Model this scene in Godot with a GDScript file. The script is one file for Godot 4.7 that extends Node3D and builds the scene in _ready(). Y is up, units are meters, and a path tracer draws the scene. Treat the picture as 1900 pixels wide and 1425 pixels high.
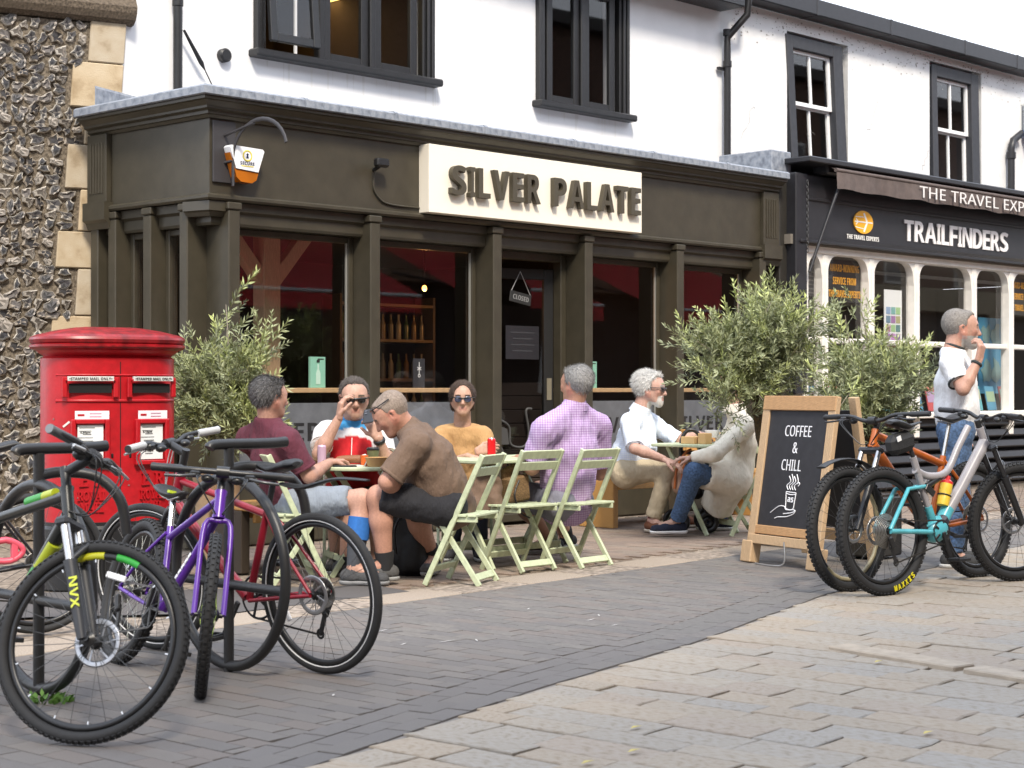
extends Node3D

var rng := RandomNumberGenerator.new()
var FB := Transform3D()      # the cafe front: x along it, y up, z out into the street

func _ready() -> void:
	rng.seed = 4711
	# camera
	var cam := Camera3D.new()
	cam.name = "camera"
	add_child(cam)
	cam.position = Vector3(0, 1.2, 0)
	cam.rotation_degrees = Vector3(0.176, 0, 0)
	cam.fov = 25.88
	cam.near = 0.1
	cam.far = 300.0
	cam.current = true
	var lens := CameraAttributesPhysical.new()
	lens.frustum_focal_length = 52.2
	lens.frustum_focus_distance = 11.3
	lens.exposure_aperture = 5.6
	lens.frustum_near = 0.1
	lens.frustum_far = 300.0
	cam.attributes = lens
	# sky: bright thin overcast
	var sm := ProceduralSkyMaterial.new()
	sm.sky_top_color = Color(0.86, 0.9, 0.97)
	sm.sky_horizon_color = Color(0.95, 0.96, 0.98)
	sm.sky_curve = 0.2
	sm.ground_bottom_color = Color(0.4, 0.38, 0.36)
	sm.ground_horizon_color = Color(0.6, 0.58, 0.56)
	sm.sun_angle_max = 60.0
	sm.sun_curve = 0.12
	var env := Environment.new()
	env.background_mode = Environment.BG_SKY
	env.sky = Sky.new()
	env.sky.sky_material = sm
	env.background_energy_multiplier = 1.0
	env.tonemap_mode = Environment.TONE_MAPPER_LINEAR
	env.tonemap_exposure = 2.7
	env.sdfgi_enabled = true
	env.ssao_enabled = true
	env.ssil_enabled = true
	var we := WorldEnvironment.new()
	we.name = "world"
	we.environment = env
	add_child(we)
	# sun behind thin cloud, high over the photographer's right shoulder
	var sun := DirectionalLight3D.new()
	sun.name = "sun"
	add_child(sun)
	sun.light_color = Color(1.0, 0.96, 0.9)
	sun.light_energy = 0.6
	sun.light_angular_distance = 11.0
	sun.shadow_enabled = true
	sun.look_at_from_position(Vector3(2.5, 12, 7.0), Vector3(0, 0, -3.5))

	FB = Transform3D(Basis(Vector3(0.7128, 0, -0.7013), Vector3.UP, Vector3(0.7013, 0, 0.7128)), Vector3(-2.245, 0, -12.39))
	build_ground()
	build_cafe()
	build_agency()
	build_flint_wall()
	build_street_opposite()
	build_post_box()
	build_racks()
	build_bikes()
	build_furniture()
	build_signboard()
	build_trees()
	build_people()
	build_small_things()

# ---------------------------------------------------------------- mesh builder
class Mb:
	var v := PackedVector3Array()
	var n := PackedVector3Array()
	var c := PackedColorArray()
	var t := PackedVector2Array()
	var ix := PackedInt32Array()
	var col := Color(1, 1, 1)
	var xf := Transform3D()
	var use_col := false
	var use_uv := false

	func tint(k: Color) -> Mb:
		col = k
		use_col = true
		return self

	func at(x: Transform3D) -> Mb:
		xf = x
		return self

	func vert(p: Vector3, nn: Vector3, uv := Vector2.ZERO) -> int:
		v.append(xf * p)
		n.append((xf.basis * nn).normalized())
		c.append(col)
		t.append(uv)
		return v.size() - 1

	# flat polygon (convex); hint says which way it faces
	func face(p: Array, hint: Vector3) -> void:
		var nn: Vector3 = (p[1] - p[0]).cross(p[2] - p[0])
		if nn.length_squared() < 1e-16 and p.size() > 3:
			nn = (p[2] - p[0]).cross(p[3] - p[0])
		nn = nn.normalized()
		var flip := nn.dot(hint) < 0.0
		if flip:
			nn = -nn
		var b := v.size()
		for q in p:
			vert(q, nn)
		for i in range(1, p.size() - 1):
			if flip:
				ix.append_array([b, b + i, b + i + 1])
			else:
				ix.append_array([b, b + i + 1, b + i])

	# quad with uv 0..1: a bottom left, b bottom right, c top right, d top left
	func pane(a: Vector3, b: Vector3, cc: Vector3, d: Vector3) -> void:
		use_uv = true
		var nn := (b - a).cross(d - a).normalized()
		var k := vert(a, nn, Vector2(0, 1))
		vert(b, nn, Vector2(1, 1))
		vert(cc, nn, Vector2(1, 0))
		vert(d, nn, Vector2(0, 0))
		ix.append_array([k, k + 2, k + 1, k, k + 3, k + 2])

	func box(ctr: Vector3, size: Vector3, bev := 0.0, bas := Basis()) -> Mb:
		var h := size * 0.5
		var b: float = min(bev, min(h.x, min(h.y, h.z)) * 0.95)
		if b <= 0.0:
			for ax in 3:
				for s in [-1.0, 1.0]:
					var p := []
					for q in [[-1, -1], [1, -1], [1, 1], [-1, 1]]:
						var w := Vector3()
						w[ax] = s * h[ax]
						w[(ax + 1) % 3] = q[0] * h[(ax + 1) % 3]
						w[(ax + 2) % 3] = q[1] * h[(ax + 2) % 3]
						p.append(ctr + bas * w)
					var hn := Vector3()
					hn[ax] = s
					face(p, bas * hn)
			return self
		for ax in 3:
			var a1 := (ax + 1) % 3
			var a2 := (ax + 2) % 3
			for s in [-1.0, 1.0]:
				var p := []
				for q in [[-1, -1], [1, -1], [1, 1], [-1, 1]]:
					var w := Vector3()
					w[ax] = s * h[ax]
					w[a1] = q[0] * (h[a1] - b)
					w[a2] = q[1] * (h[a2] - b)
					p.append(ctr + bas * w)
				var hn := Vector3()
				hn[ax] = s
				face(p, bas * hn)
				# edges between face a1=s and a2=r running along ax
				for r in [-1.0, 1.0]:
					var e := []
					for q in [[0, -1], [0, 1], [1, 1], [1, -1]]:
						var w := Vector3()
						w[ax] = q[1] * (h[ax] - b)
						w[a1] = s * (h[a1] if q[0] == 0 else h[a1] - b)
						w[a2] = r * (h[a2] - b if q[0] == 0 else h[a2])
						e.append(ctr + bas * w)
					var he := Vector3()
					he[a1] = s
					he[a2] = r
					face(e, bas * he)
		for sx in [-1.0, 1.0]:
			for sy in [-1.0, 1.0]:
				for sz in [-1.0, 1.0]:
					var s3 := Vector3(sx, sy, sz)
					var p := []
					for ax in 3:
						var w := Vector3()
						for k in 3:
							w[k] = s3[k] * (h[k] if k == ax else h[k] - b)
						p.append(ctr + bas * w)
					face(p, bas * s3)
		return self

	# straight rectangular bar from a to b; w across, d along "side"
	func bar(a: Vector3, b: Vector3, w: float, d: float, side := Vector3(0, 0, 1), bev := 0.003) -> Mb:
		var y := (b - a).normalized()
		var z := (side - y * side.dot(y)).normalized()
		var x := y.cross(z)
		return box((a + b) * 0.5, Vector3(w, a.distance_to(b), d), bev, Basis(x, y, z))

	func tube(p: Array, rad, sides := 8, caps := true, squash := 1.0, side := Vector3.ZERO) -> Mb:
		var m := p.size()
		var up := Vector3.UP
		var tan0: Vector3 = (p[1] - p[0]).normalized()
		if abs(tan0.dot(up)) > 0.95:
			up = Vector3.RIGHT
		if side != Vector3.ZERO:
			up = side
		var nx := (up - tan0 * up.dot(tan0)).normalized()
		var base := v.size()
		for i in m:
			var tg: Vector3 = (p[min(i + 1, m - 1)] - p[max(i - 1, 0)]).normalized()
			nx = (nx - tg * nx.dot(tg)).normalized()
			var ny := tg.cross(nx)
			var r: float = rad[i] if rad is Array or rad is PackedFloat32Array else rad
			for k in sides:
				var a := TAU * k / sides
				vert(p[i] + nx * cos(a) * r + ny * sin(a) * r * squash, nx * cos(a) * squash + ny * sin(a))
		for i in m - 1:
			for k in sides:
				var a := base + i * sides + k
				var b := base + i * sides + (k + 1) % sides
				ix.append_array([a, a + sides, b, b, a + sides, b + sides])
		if caps:
			for e in [0, m - 1]:
				var q := []
				for k in sides:
					q.append(xf.affine_inverse() * v[base + e * sides + k])
				face(q, tan0 * -1.0 if e == 0 else p[m - 1] - p[m - 2])
		return self

	# profile of (radius, height) turned about y; smooth joins the normals along it
	func lathe(prof: Array, sides := 20, smooth := false, scale := Vector3.ONE) -> Mb:
		var nn := []
		for i in prof.size() - 1:
			var e: Vector2 = prof[i + 1] - prof[i]
			nn.append(Vector2(e.y, -e.x).normalized())
		for i in prof.size() - 1:
			if prof[i].distance_to(prof[i + 1]) < 1e-6:
				continue
			var n0: Vector2 = nn[i]
			var n1: Vector2 = nn[i]
			if smooth:
				if i > 0 and nn[i - 1].dot(nn[i]) > 0.5:
					n0 = (nn[i - 1] + nn[i]).normalized()
				if i < nn.size() - 1 and nn[i + 1].dot(nn[i]) > 0.5:
					n1 = (nn[i + 1] + nn[i]).normalized()
			var b := v.size()
			for k in sides + 1:
				var a := TAU * k / sides
				var d := Vector3(cos(a), 0, -sin(a))
				vert((d * prof[i].x + Vector3(0, prof[i].y, 0)) * scale, d * n0.x + Vector3(0, n0.y, 0), Vector2(float(k) / sides, 0))
				vert((d * prof[i + 1].x + Vector3(0, prof[i + 1].y, 0)) * scale, d * n1.x + Vector3(0, n1.y, 0), Vector2(float(k) / sides, 1))
			for k in sides:
				var a := b + k * 2
				ix.append_array([a, a + 1, a + 2, a + 1, a + 3, a + 2])
		return self

	# flat outline (x, y), thickness along z from z0 to z1
	func prism(poly: PackedVector2Array, z0: float, z1: float) -> Mb:
		if Geometry2D.is_polygon_clockwise(poly):
			poly.reverse()
		var tr := Geometry2D.triangulate_polygon(poly)
		for s in 2:
			var z := z1 if s else z0
			var b := v.size()
			for q in poly:
				vert(Vector3(q.x, q.y, z), Vector3(0, 0, 1 if s else -1))
			for i in range(0, tr.size(), 3):
				var a := poly[tr[i]]
				var cw := (poly[tr[i + 1]] - a).cross(poly[tr[i + 2]] - a) < 0.0
				if cw == (s == 1):
					ix.append_array([b + tr[i], b + tr[i + 1], b + tr[i + 2]])
				else:
					ix.append_array([b + tr[i], b + tr[i + 2], b + tr[i + 1]])
		for i in poly.size():
			var a := poly[i]
			var b2 := poly[(i + 1) % poly.size()]
			face([Vector3(a.x, a.y, z0), Vector3(b2.x, b2.y, z0), Vector3(b2.x, b2.y, z1), Vector3(a.x, a.y, z1)], Vector3(b2.y - a.y, a.x - b2.x, 0))
		return self

	# ring about z
	func torus(rr: float, r: float, seg := 40, sides := 10, flat := 1.0, a0 := 0.0, a1 := TAU) -> Mb:
		var base := v.size()
		for i in seg + 1:
			var a := a0 + (a1 - a0) * i / seg
			var d := Vector3(cos(a), sin(a), 0)
			for k in sides:
				var b := TAU * k / sides
				vert(d * (rr + cos(b) * r) + Vector3(0, 0, sin(b) * r * flat), d * cos(b) * flat + Vector3(0, 0, sin(b)))
		for i in seg:
			for k in sides:
				var a := base + i * sides + k
				var b := base + i * sides + (k + 1) % sides
				ix.append_array([a, b, a + sides, b, b + sides, a + sides])
		return self

	func ball(ctr: Vector3, rad: Vector3, seg := 14, rings := 9, bas := Basis()) -> Mb:
		var base := v.size()
		for i in rings + 1:
			var th := PI * i / rings
			for k in seg + 1:
				var a := TAU * k / seg
				var d := Vector3(sin(th) * cos(a), cos(th), sin(th) * sin(a))
				vert(ctr + bas * (d * rad), bas * (d / rad))
		for i in rings:
			for k in seg:
				var a := base + i * (seg + 1) + k
				ix.append_array([a, a + seg + 1, a + 1, a + 1, a + seg + 1, a + seg + 2])
		return self

	# outline of (outwards, height), counter-clockwise, carried along a path of (s, n) with mitred corners
	func sweep(prof: Array, path: Array, caps := true) -> Mb:
		var m := []
		for i in path.size():
			var na := Vector2.ZERO
			var nb := Vector2.ZERO
			if i > 0:
				var d: Vector2 = (path[i] - path[i - 1]).normalized()
				na = Vector2(-d.y, d.x)
			if i < path.size() - 1:
				var d: Vector2 = (path[i + 1] - path[i]).normalized()
				nb = Vector2(-d.y, d.x)
			if i == 0:
				na = nb
			if i == path.size() - 1:
				nb = na
			m.append((na + nb) / (1.0 + na.dot(nb)))
		for i in path.size() - 1:
			var d: Vector2 = (path[i + 1] - path[i]).normalized()
			for k in prof.size():
				var p0: Vector2 = prof[k]
				var p1: Vector2 = prof[(k + 1) % prof.size()]
				var e := p1 - p0
				var q := []
				for w in [[i, p0], [i + 1, p0], [i + 1, p1], [i, p1]]:
					var a: Vector2 = path[w[0]] + m[w[0]] * w[1].x
					q.append(Vector3(a.x, w[1].y, a.y))
				face(q, Vector3(-d.y * e.y, -e.x, d.x * e.y))
		if caps:
			var poly := PackedVector2Array(prof)
			var tr := Geometry2D.triangulate_polygon(poly)
			for i in [0, path.size() - 1]:
				var d: Vector2 = path[1] - path[0] if i == 0 else path[i] - path[i - 1]
				var h := Vector3(d.x, 0, d.y) * (-1.0 if i == 0 else 1.0)
				for k in range(0, tr.size(), 3):
					var q := []
					for w in 3:
						var p: Vector2 = poly[tr[k + w]]
						var a: Vector2 = path[i] + m[i] * p.x
						q.append(Vector3(a.x, p.y, a.y))
					face(q, h)
		return self

	# wall with rectangular holes: r is (x0, y0, x1, y1), z0 back, z1 front
	func wall(x0: float, y0: float, x1: float, y1: float, z0: float, z1: float, holes: Array) -> Mb:
		var xs := [x0, x1]
		var ys := [y0, y1]
		for h in holes:
			xs.append_array([h[0], h[2]])
			ys.append_array([h[1], h[3]])
		xs.sort()
		ys.sort()
		var solid := func(i: int, j: int) -> bool:
			if i < 0 or j < 0 or i >= xs.size() - 1 or j >= ys.size() - 1:
				return false
			var cx: float = (xs[i] + xs[i + 1]) * 0.5
			var cy: float = (ys[j] + ys[j + 1]) * 0.5
			for h in holes:
				if cx > h[0] and cx < h[2] and cy > h[1] and cy < h[3]:
					return false
			return true
		for i in xs.size() - 1:
			for j in ys.size() - 1:
				if xs[i + 1] - xs[i] < 1e-5 or ys[j + 1] - ys[j] < 1e-5 or not solid.call(i, j):
					continue
				var a := Vector2(xs[i], ys[j])
				var b := Vector2(xs[i + 1], ys[j + 1])
				for z in [z0, z1]:
					face([Vector3(a.x, a.y, z), Vector3(b.x, a.y, z), Vector3(b.x, b.y, z), Vector3(a.x, b.y, z)], Vector3(0, 0, 1 if z == z1 else -1))
				if not solid.call(i - 1, j):
					face([Vector3(a.x, a.y, z0), Vector3(a.x, b.y, z0), Vector3(a.x, b.y, z1), Vector3(a.x, a.y, z1)], Vector3(-1, 0, 0))
				if not solid.call(i + 1, j):
					face([Vector3(b.x, a.y, z0), Vector3(b.x, b.y, z0), Vector3(b.x, b.y, z1), Vector3(b.x, a.y, z1)], Vector3(1, 0, 0))
				if not solid.call(i, j - 1):
					face([Vector3(a.x, a.y, z0), Vector3(b.x, a.y, z0), Vector3(b.x, a.y, z1), Vector3(a.x, a.y, z1)], Vector3(0, -1, 0))
				if not solid.call(i, j + 1):
					face([Vector3(a.x, b.y, z0), Vector3(b.x, b.y, z0), Vector3(b.x, b.y, z1), Vector3(a.x, b.y, z1)], Vector3(0, 1, 0))
		return self

	func mesh() -> ArrayMesh:
		var a := []
		a.resize(Mesh.ARRAY_MAX)
		a[Mesh.ARRAY_VERTEX] = v
		a[Mesh.ARRAY_NORMAL] = n
		if use_col:
			a[Mesh.ARRAY_COLOR] = c
		if use_uv:
			a[Mesh.ARRAY_TEX_UV] = t
		a[Mesh.ARRAY_INDEX] = ix
		var m := ArrayMesh.new()
		m.add_surface_from_arrays(Mesh.PRIMITIVE_TRIANGLES, a)
		return m

# ---------------------------------------------------------------- rounded bodies
# Capsules joined by a smooth minimum on a grid, meshed as surface nets.
class Body:
	var prims := []
	var cuts := []
	var amp := 0.0
	var ragged := 0.0
	var soft := 0.002      # how softly cuts meet the body
	var freq := 9.0
	var stretch := Vector3.ONE
	var noise: FastNoiseLite
	var paint: Callable

	# capsule from a to b, radii ra rb; k softness; wide/wf widen the section along one direction; flat cuts the far end square; sub carves
	func cap(a: Vector3, b: Vector3, ra: float, rb: float, k := 0.03, wide := Vector3.ZERO, wf := 1.0, flat := 0, sub := false) -> Body:
		prims.append([a, b, ra, rb, k, wide, wf, flat, sub])
		return self

	func cut(p: Vector3, d: Vector3) -> Body:
		cuts.append([p, d.normalized()])
		return self

	func build(mb: Mb, cell: float) -> void:
		var lo := Vector3(1e9, 1e9, 1e9)
		var hi := -lo
		for p in prims:
			if p[8]:
				continue
			var r: float = max(p[2], p[3]) * max(1.0, p[6]) + 0.02 + amp
			for q in [p[0], p[1]]:
				lo = lo.min(q - Vector3(r, r, r))
				hi = hi.max(q + Vector3(r, r, r))
		lo -= Vector3.ONE * cell * 2.0
		var dx := int((hi.x - lo.x) / cell) + 4
		var dy := int((hi.y - lo.y) / cell) + 4
		var dz := int((hi.z - lo.z) / cell) + 4
		var f := PackedFloat32Array()
		f.resize(dx * dy * dz)
		f.fill(1.0)
		var sx := dy * dz
		for p in prims:
			var a: Vector3 = p[0]
			var ba: Vector3 = p[1] - a
			var bb := ba.length_squared()
			var ib := 1.0 / bb if bb > 1e-12 else 0.0
			var ra: float = p[2]
			var dr: float = p[3] - ra
			var k: float = p[4]
			var wide: Vector3 = p[5]
			var wk := 1.0 - 1.0 / float(p[6])
			var isw := wk != 0.0
			var flat: int = p[7]
			var sub: bool = p[8]
			var dir := ba.normalized()
			var ln := sqrt(bb)
			var rr: float = max(p[2], p[3]) * max(1.0, p[6]) + k + cell * 3.0
			var l0: Vector3 = a.min(p[1]) - Vector3(rr, rr, rr)
			var h0: Vector3 = a.max(p[1]) + Vector3(rr, rr, rr)
			var i0 := maxi(0, int((l0.x - lo.x) / cell))
			var i1 := mini(dx - 1, int((h0.x - lo.x) / cell) + 1)
			var j0 := maxi(0, int((l0.y - lo.y) / cell))
			var j1 := mini(dy - 1, int((h0.y - lo.y) / cell) + 1)
			var k0 := maxi(0, int((l0.z - lo.z) / cell))
			var k1 := mini(dz - 1, int((h0.z - lo.z) / cell) + 1)
			for i in range(i0, i1 + 1):
				for j in range(j0, j1 + 1):
					var at := i * sx + j * dz
					var pa := Vector3(lo.x + i * cell - a.x, lo.y + j * cell - a.y, 0)
					for kk in range(k0, k1 + 1):
						pa.z = lo.z + kk * cell - a.z
						var hh := pa.dot(ba) * ib
						var h := clampf(hh, 0.0, 1.0)
						var q := pa - ba * h
						if isw:
							q -= wide * (q.dot(wide) * wk)
						var d := q.length() - ra - dr * h
						if flat & 1 and hh > 1.0:
							d = maxf(d, (hh - 1.0) * ln)
						if flat & 2 and hh < 0.0:
							d = maxf(d, -hh * ln)
						var o := f[at + kk]
						if sub:
							var e := k - absf(-d - o)
							f[at + kk] = maxf(o, -d) + (e * e * 0.25 / k if e > 0.0 else 0.0)
						else:
							var e := k - absf(d - o)
							f[at + kk] = minf(o, d) - (e * e * 0.25 / k if e > 0.0 else 0.0)
		var band := cell * 2.0 + amp
		var hits := PackedInt32Array()
		var total := f.size()
		for at in total:
			if absf(f[at]) < band:
				hits.append(at)
		if amp > 0.0 or cuts.size():
			for at in hits:
				var i := at / sx
				var j := (at - i * sx) / dz
				var p := Vector3(lo.x + i * cell, lo.y + j * cell, lo.z + (at - i * sx - j * dz) * cell)
				if amp > 0.0:
					f[at] += noise.get_noise_3dv(p * stretch * freq) * amp
			if cuts.size():
				hits.clear()
				for at in total:
					if f[at] < band:
						var i := at / sx
						var j := (at - i * sx) / dz
						var p := Vector3(lo.x + i * cell, lo.y + j * cell, lo.z + (at - i * sx - j * dz) * cell)
						for q in cuts:
							var cd: float = q[1].dot(p - q[0])
							if ragged > 0.0:
								cd += noise.get_noise_3dv(p * 60.0) * ragged
							var ce := soft - absf(cd - f[at])
							f[at] = maxf(f[at], cd) + (ce * ce * 0.25 / soft if ce > 0.0 else 0.0)
						if absf(f[at]) < band:
							hits.append(at)
		var ids := {}
		var base := mb.v.size()
		var off := [0, sx, dz, sx + dz, 1, sx + 1, dz + 1, sx + dz + 1]
		var pts := PackedVector3Array()
		for at in hits:
			var i := at / sx
			var j := (at - i * sx) / dz
			var kk := at - i * sx - j * dz
			if i >= dx - 1 or j >= dy - 1 or kk >= dz - 1:
				continue
			var neg := 0
			var vals := []
			for o in off:
				var val := f[at + o]
				vals.append(val)
				if val < 0.0:
					neg += 1
			if neg == 0 or neg == 8:
				continue
			var sum := Vector3()
			var cnt := 0
			for e in [[0, 1], [2, 3], [4, 5], [6, 7], [0, 2], [1, 3], [4, 6], [5, 7], [0, 4], [1, 5], [2, 6], [3, 7]]:
				var v0: float = vals[e[0]]
				var v1: float = vals[e[1]]
				if (v0 < 0.0) != (v1 < 0.0):
					var w := v0 / (v0 - v1)
					var c0 := Vector3(e[0] & 1, (e[0] >> 1) & 1, e[0] >> 2)
					var c1 := Vector3(e[1] & 1, (e[1] >> 1) & 1, e[1] >> 2)
					sum += c0.lerp(c1, w)
					cnt += 1
			ids[at] = pts.size()
			pts.append(lo + (Vector3(i, j, kk) + sum / cnt) * cell)
		var nrm := PackedVector3Array()
		nrm.resize(pts.size())
		for at in ids:
			var v0 := f[at]
			for ax in 3:
				var st: int = [sx, dz, 1][ax]
				var v1 := f[at + st]
				if (v0 < 0.0) == (v1 < 0.0):
					continue
				var u: int = [dz, 1, sx][ax]
				var w: int = [1, sx, dz][ax]
				if not (ids.has(at - u) and ids.has(at - w) and ids.has(at - u - w)):
					continue
				var q := [ids[at], ids[at - u], ids[at - u - w], ids[at - w]]
				if v0 < 0.0:
					q.reverse()
				mb.ix.append_array([base + q[0], base + q[1], base + q[2], base + q[0], base + q[2], base + q[3]])
				var fn: Vector3 = (pts[q[2]] - pts[q[0]]).cross(pts[q[1]] - pts[q[3]])
				for z in q:
					nrm[z] -= fn
		for i in pts.size():
			mb.v.append(pts[i])
			mb.n.append(-nrm[i].normalized())
			mb.c.append(paint.call(pts[i]) if paint.is_valid() else mb.col)
			mb.t.append(Vector2.ZERO)

# ---------------------------------------------------------------- scene helpers
func lin(r: float, g: float, b: float) -> Color:   # 0..255 as seen in a picture -> linear
	return Color(r / 255.0, g / 255.0, b / 255.0).srgb_to_linear()

func thing(called: String, label: String, category: String, at := Vector3.ZERO, group := "", bas := Basis()) -> Node3D:
	var o := Node3D.new()
	o.name = called
	add_child(o, true)
	o.transform = Transform3D(bas, at)
	o.set_meta("label", label)
	o.set_meta("category", category)
	if group:
		o.set_meta("group", group)
	return o

func part(par: Node, called: String, m, mat: Material, x := Transform3D(), label := "") -> MeshInstance3D:
	var o := MeshInstance3D.new()
	o.name = called
	o.mesh = m.mesh() if m is Mb else m
	o.material_override = mat
	par.add_child(o, true)
	o.transform = x
	if label:
		o.set_meta("label", label)
	return o

func single(called: String, label: String, category: String, m, mat: Material, x := Transform3D(), group := "") -> MeshInstance3D:
	var o := part(self, called, m, mat, x, label)
	o.set_meta("category", category)
	if group:
		o.set_meta("group", group)
	return o

func structure(called: String, m, mat: Material, x := Transform3D()) -> MeshInstance3D:
	var o := part(self, called, m, mat, x)
	o.set_meta("kind", "structure")
	return o

func sub(par: Node, called: String, at := Vector3.ZERO, bas := Basis()) -> Node3D:   # a part that holds sub-parts
	var o := Node3D.new()
	o.name = called
	par.add_child(o, true)
	o.transform = Transform3D(bas, at)
	return o

var mats := {}
var noises := {}

func noise_tex(kind: String) -> NoiseTexture2D:
	if noises.has(kind):
		return noises[kind]
	var t := NoiseTexture2D.new()
	t.width = 512
	t.height = 512
	t.seamless = true
	var f := FastNoiseLite.new()
	f.seed = noises.size() + 11
	f.fractal_octaves = 5
	f.frequency = 0.012
	var g := Gradient.new()
	g.set_color(0, Color(0.78, 0.78, 0.78))
	g.set_color(1, Color(1, 1, 1))
	match kind:
		"soft":
			g.set_color(0, Color(0.86, 0.86, 0.86))
		"faint":
			g.set_color(0, Color(0.94, 0.94, 0.94))
			f.frequency = 0.008
		"stone":
			g.set_color(0, Color(0.8, 0.76, 0.7))
			g.add_point(0.4, Color(0.95, 0.93, 0.9))
			f.frequency = 0.01
		"mottle":
			f.frequency = 0.02
			g.set_color(0, Color(0.5, 0.49, 0.47))
		"speck":
			f.frequency = 0.12
			f.fractal_octaves = 3
			g.set_color(0, Color(0.62, 0.61, 0.6))
		"bump":
			f.frequency = 0.03
			g.set_color(0, Color(0, 0, 0))
		"fine":
			f.frequency = 0.16
			f.fractal_octaves = 2
			g.set_color(0, Color(0, 0, 0))
		"lead":
			f.frequency = 0.015
			g.set_color(0, Color(0.62, 0.64, 0.68))
			g.add_point(0.5, Color(0.84, 0.86, 0.89))
		"moss":
			f.frequency = 0.02
			g.set_color(0, Color(0.45, 0.42, 0.4))
			g.add_point(0.45, Color(0.75, 0.72, 0.66))
			g.add_point(0.62, Color(0.85, 0.75, 0.45))
	t.noise = f
	t.color_ramp = g
	noises[kind] = t
	return t

func mat(c: Color, rough := 0.7, metal := 0.0, spec := 0.5) -> StandardMaterial3D:
	var key := "%s %s %s %s" % [c, rough, metal, spec]
	if mats.has(key):
		return mats[key]
	var m := StandardMaterial3D.new()
	m.albedo_color = c.linear_to_srgb()
	m.roughness = rough
	m.metallic = metal
	m.metallic_specular = spec
	mats[key] = m
	return m

# a surface with grain: tint texture, size of its repeat in metres, relief in centimetres
func nmat(c: Color, kind := "soft", size := 1.0, rough := 0.8, relief := 0.0, relief_kind := "fine", squeeze := Vector3.ONE, metal := 0.0) -> StandardMaterial3D:
	var key := "%s %s %s %s %s %s %s" % [c, kind, size, rough, relief, relief_kind, squeeze]
	if mats.has(key):
		return mats[key]
	var m := StandardMaterial3D.new()
	m.albedo_color = c.linear_to_srgb()
	m.albedo_texture = noise_tex(kind)
	m.roughness = rough
	m.metallic = metal
	m.uv1_triplanar = true
	m.uv1_scale = squeeze / size
	if relief > 0.0:
		m.heightmap_enabled = true
		m.heightmap_texture = noise_tex(relief_kind)
		m.heightmap_scale = relief
	mats[key] = m
	return m

func vmat(rough := 0.8, kind := "", size := 0.5, relief := 0.0) -> StandardMaterial3D:   # the mesh's own colours
	var m: StandardMaterial3D = (nmat(Color(1, 1, 1), kind, size, rough, relief) if kind else mat(Color(1, 1, 1), rough)).duplicate()
	var key := "v %s %s %s %s" % [rough, kind, size, relief]
	if mats.has(key):
		return mats[key]
	m.vertex_color_use_as_albedo = true
	mats[key] = m
	return m

func glow(c: Color, e: float) -> StandardMaterial3D:
	var m := StandardMaterial3D.new()
	m.albedo_color = Color(0.8, 0.8, 0.8)
	m.emission_enabled = true
	m.emission = c
	m.emission_energy_multiplier = e
	return m

func glass(tint := Color(1, 1, 1), a := 0.06, spec := 0.75) -> StandardMaterial3D:
	var m := StandardMaterial3D.new()
	m.transparency = BaseMaterial3D.TRANSPARENCY_ALPHA
	m.albedo_color = Color(0.02, 0.02, 0.02, a)
	m.roughness = 0.02
	m.clearcoat_enabled = true
	m.clearcoat = 1.0
	m.clearcoat_roughness = 0.02
	m.metallic_specular = spec
	return m

func word(s: String, h: float, depth := 0.002, face := "Droid Sans", bold := true) -> TextMesh:
	var t := TextMesh.new()
	var f := SystemFont.new()
	f.font_names = PackedStringArray([face])
	f.font_weight = 700 if bold else 400
	t.font = f
	t.text = s
	t.font_size = 64
	t.pixel_size = h / 64.0 / 0.71
	t.depth = depth
	t.curve_step = 2.0
	return t

# words fitted to a width and height; returns the node
func print_on(par: Node, called: String, s: String, w: float, h: float, x: Transform3D, m: Material, depth := 0.002, face := "Droid Sans", bold := true) -> MeshInstance3D:
	var t := word(s, h, depth, face, bold)
	var bb := t.get_aabb()
	var o := part(par, called, t, m)
	var sc := Vector3(w / maxf(bb.size.x, 1e-4), h / maxf(bb.size.y, 1e-4), 1)
	o.transform = x * Transform3D(Basis.from_scale(sc), -bb.get_center() * sc + Vector3(0, 0, bb.get_center().z))
	return o

func Z(a: Vector3, b := Basis()) -> Transform3D:
	return Transform3D(b, a)

func yaw(deg: float) -> Basis:
	return Basis(Vector3.UP, deg_to_rad(deg))

# a basis whose y runs along d and whose z is as near as can be to s
func aim(d: Vector3, s := Vector3(0, 0, 1)) -> Basis:
	var y := d.normalized()
	var z := (s - y * s.dot(y)).normalized()
	return Basis(y.cross(z), y, z)

func curve(p: Array, steps := 6) -> Array:   # smooth line through points
	var out := []
	for i in p.size() - 1:
		var a: Vector3 = p[max(i - 1, 0)]
		var d: Vector3 = p[min(i + 2, p.size() - 1)]
		for k in steps:
			out.append(p[i].cubic_interpolate(p[i + 1], a, d, float(k) / steps))
	out.append(p[p.size() - 1])
	return out

func heap(mb: Mb, src: Mb, x: Transform3D, tint: Color) -> void:   # adds a copy of src's triangles
	var b := mb.v.size()
	for i in src.v.size():
		mb.v.append(x * src.v[i])
		mb.n.append((x.basis * src.n[i]).normalized())
		mb.c.append(tint)
		mb.t.append(src.t[i])
	for i in src.ix:
		mb.ix.append(b + i)
	mb.use_col = true

# ---------------------------------------------------------------- the cafe
func S(s: float, y: float, n: float) -> Vector3:
	return FB * Vector3(s, y, n)

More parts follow.
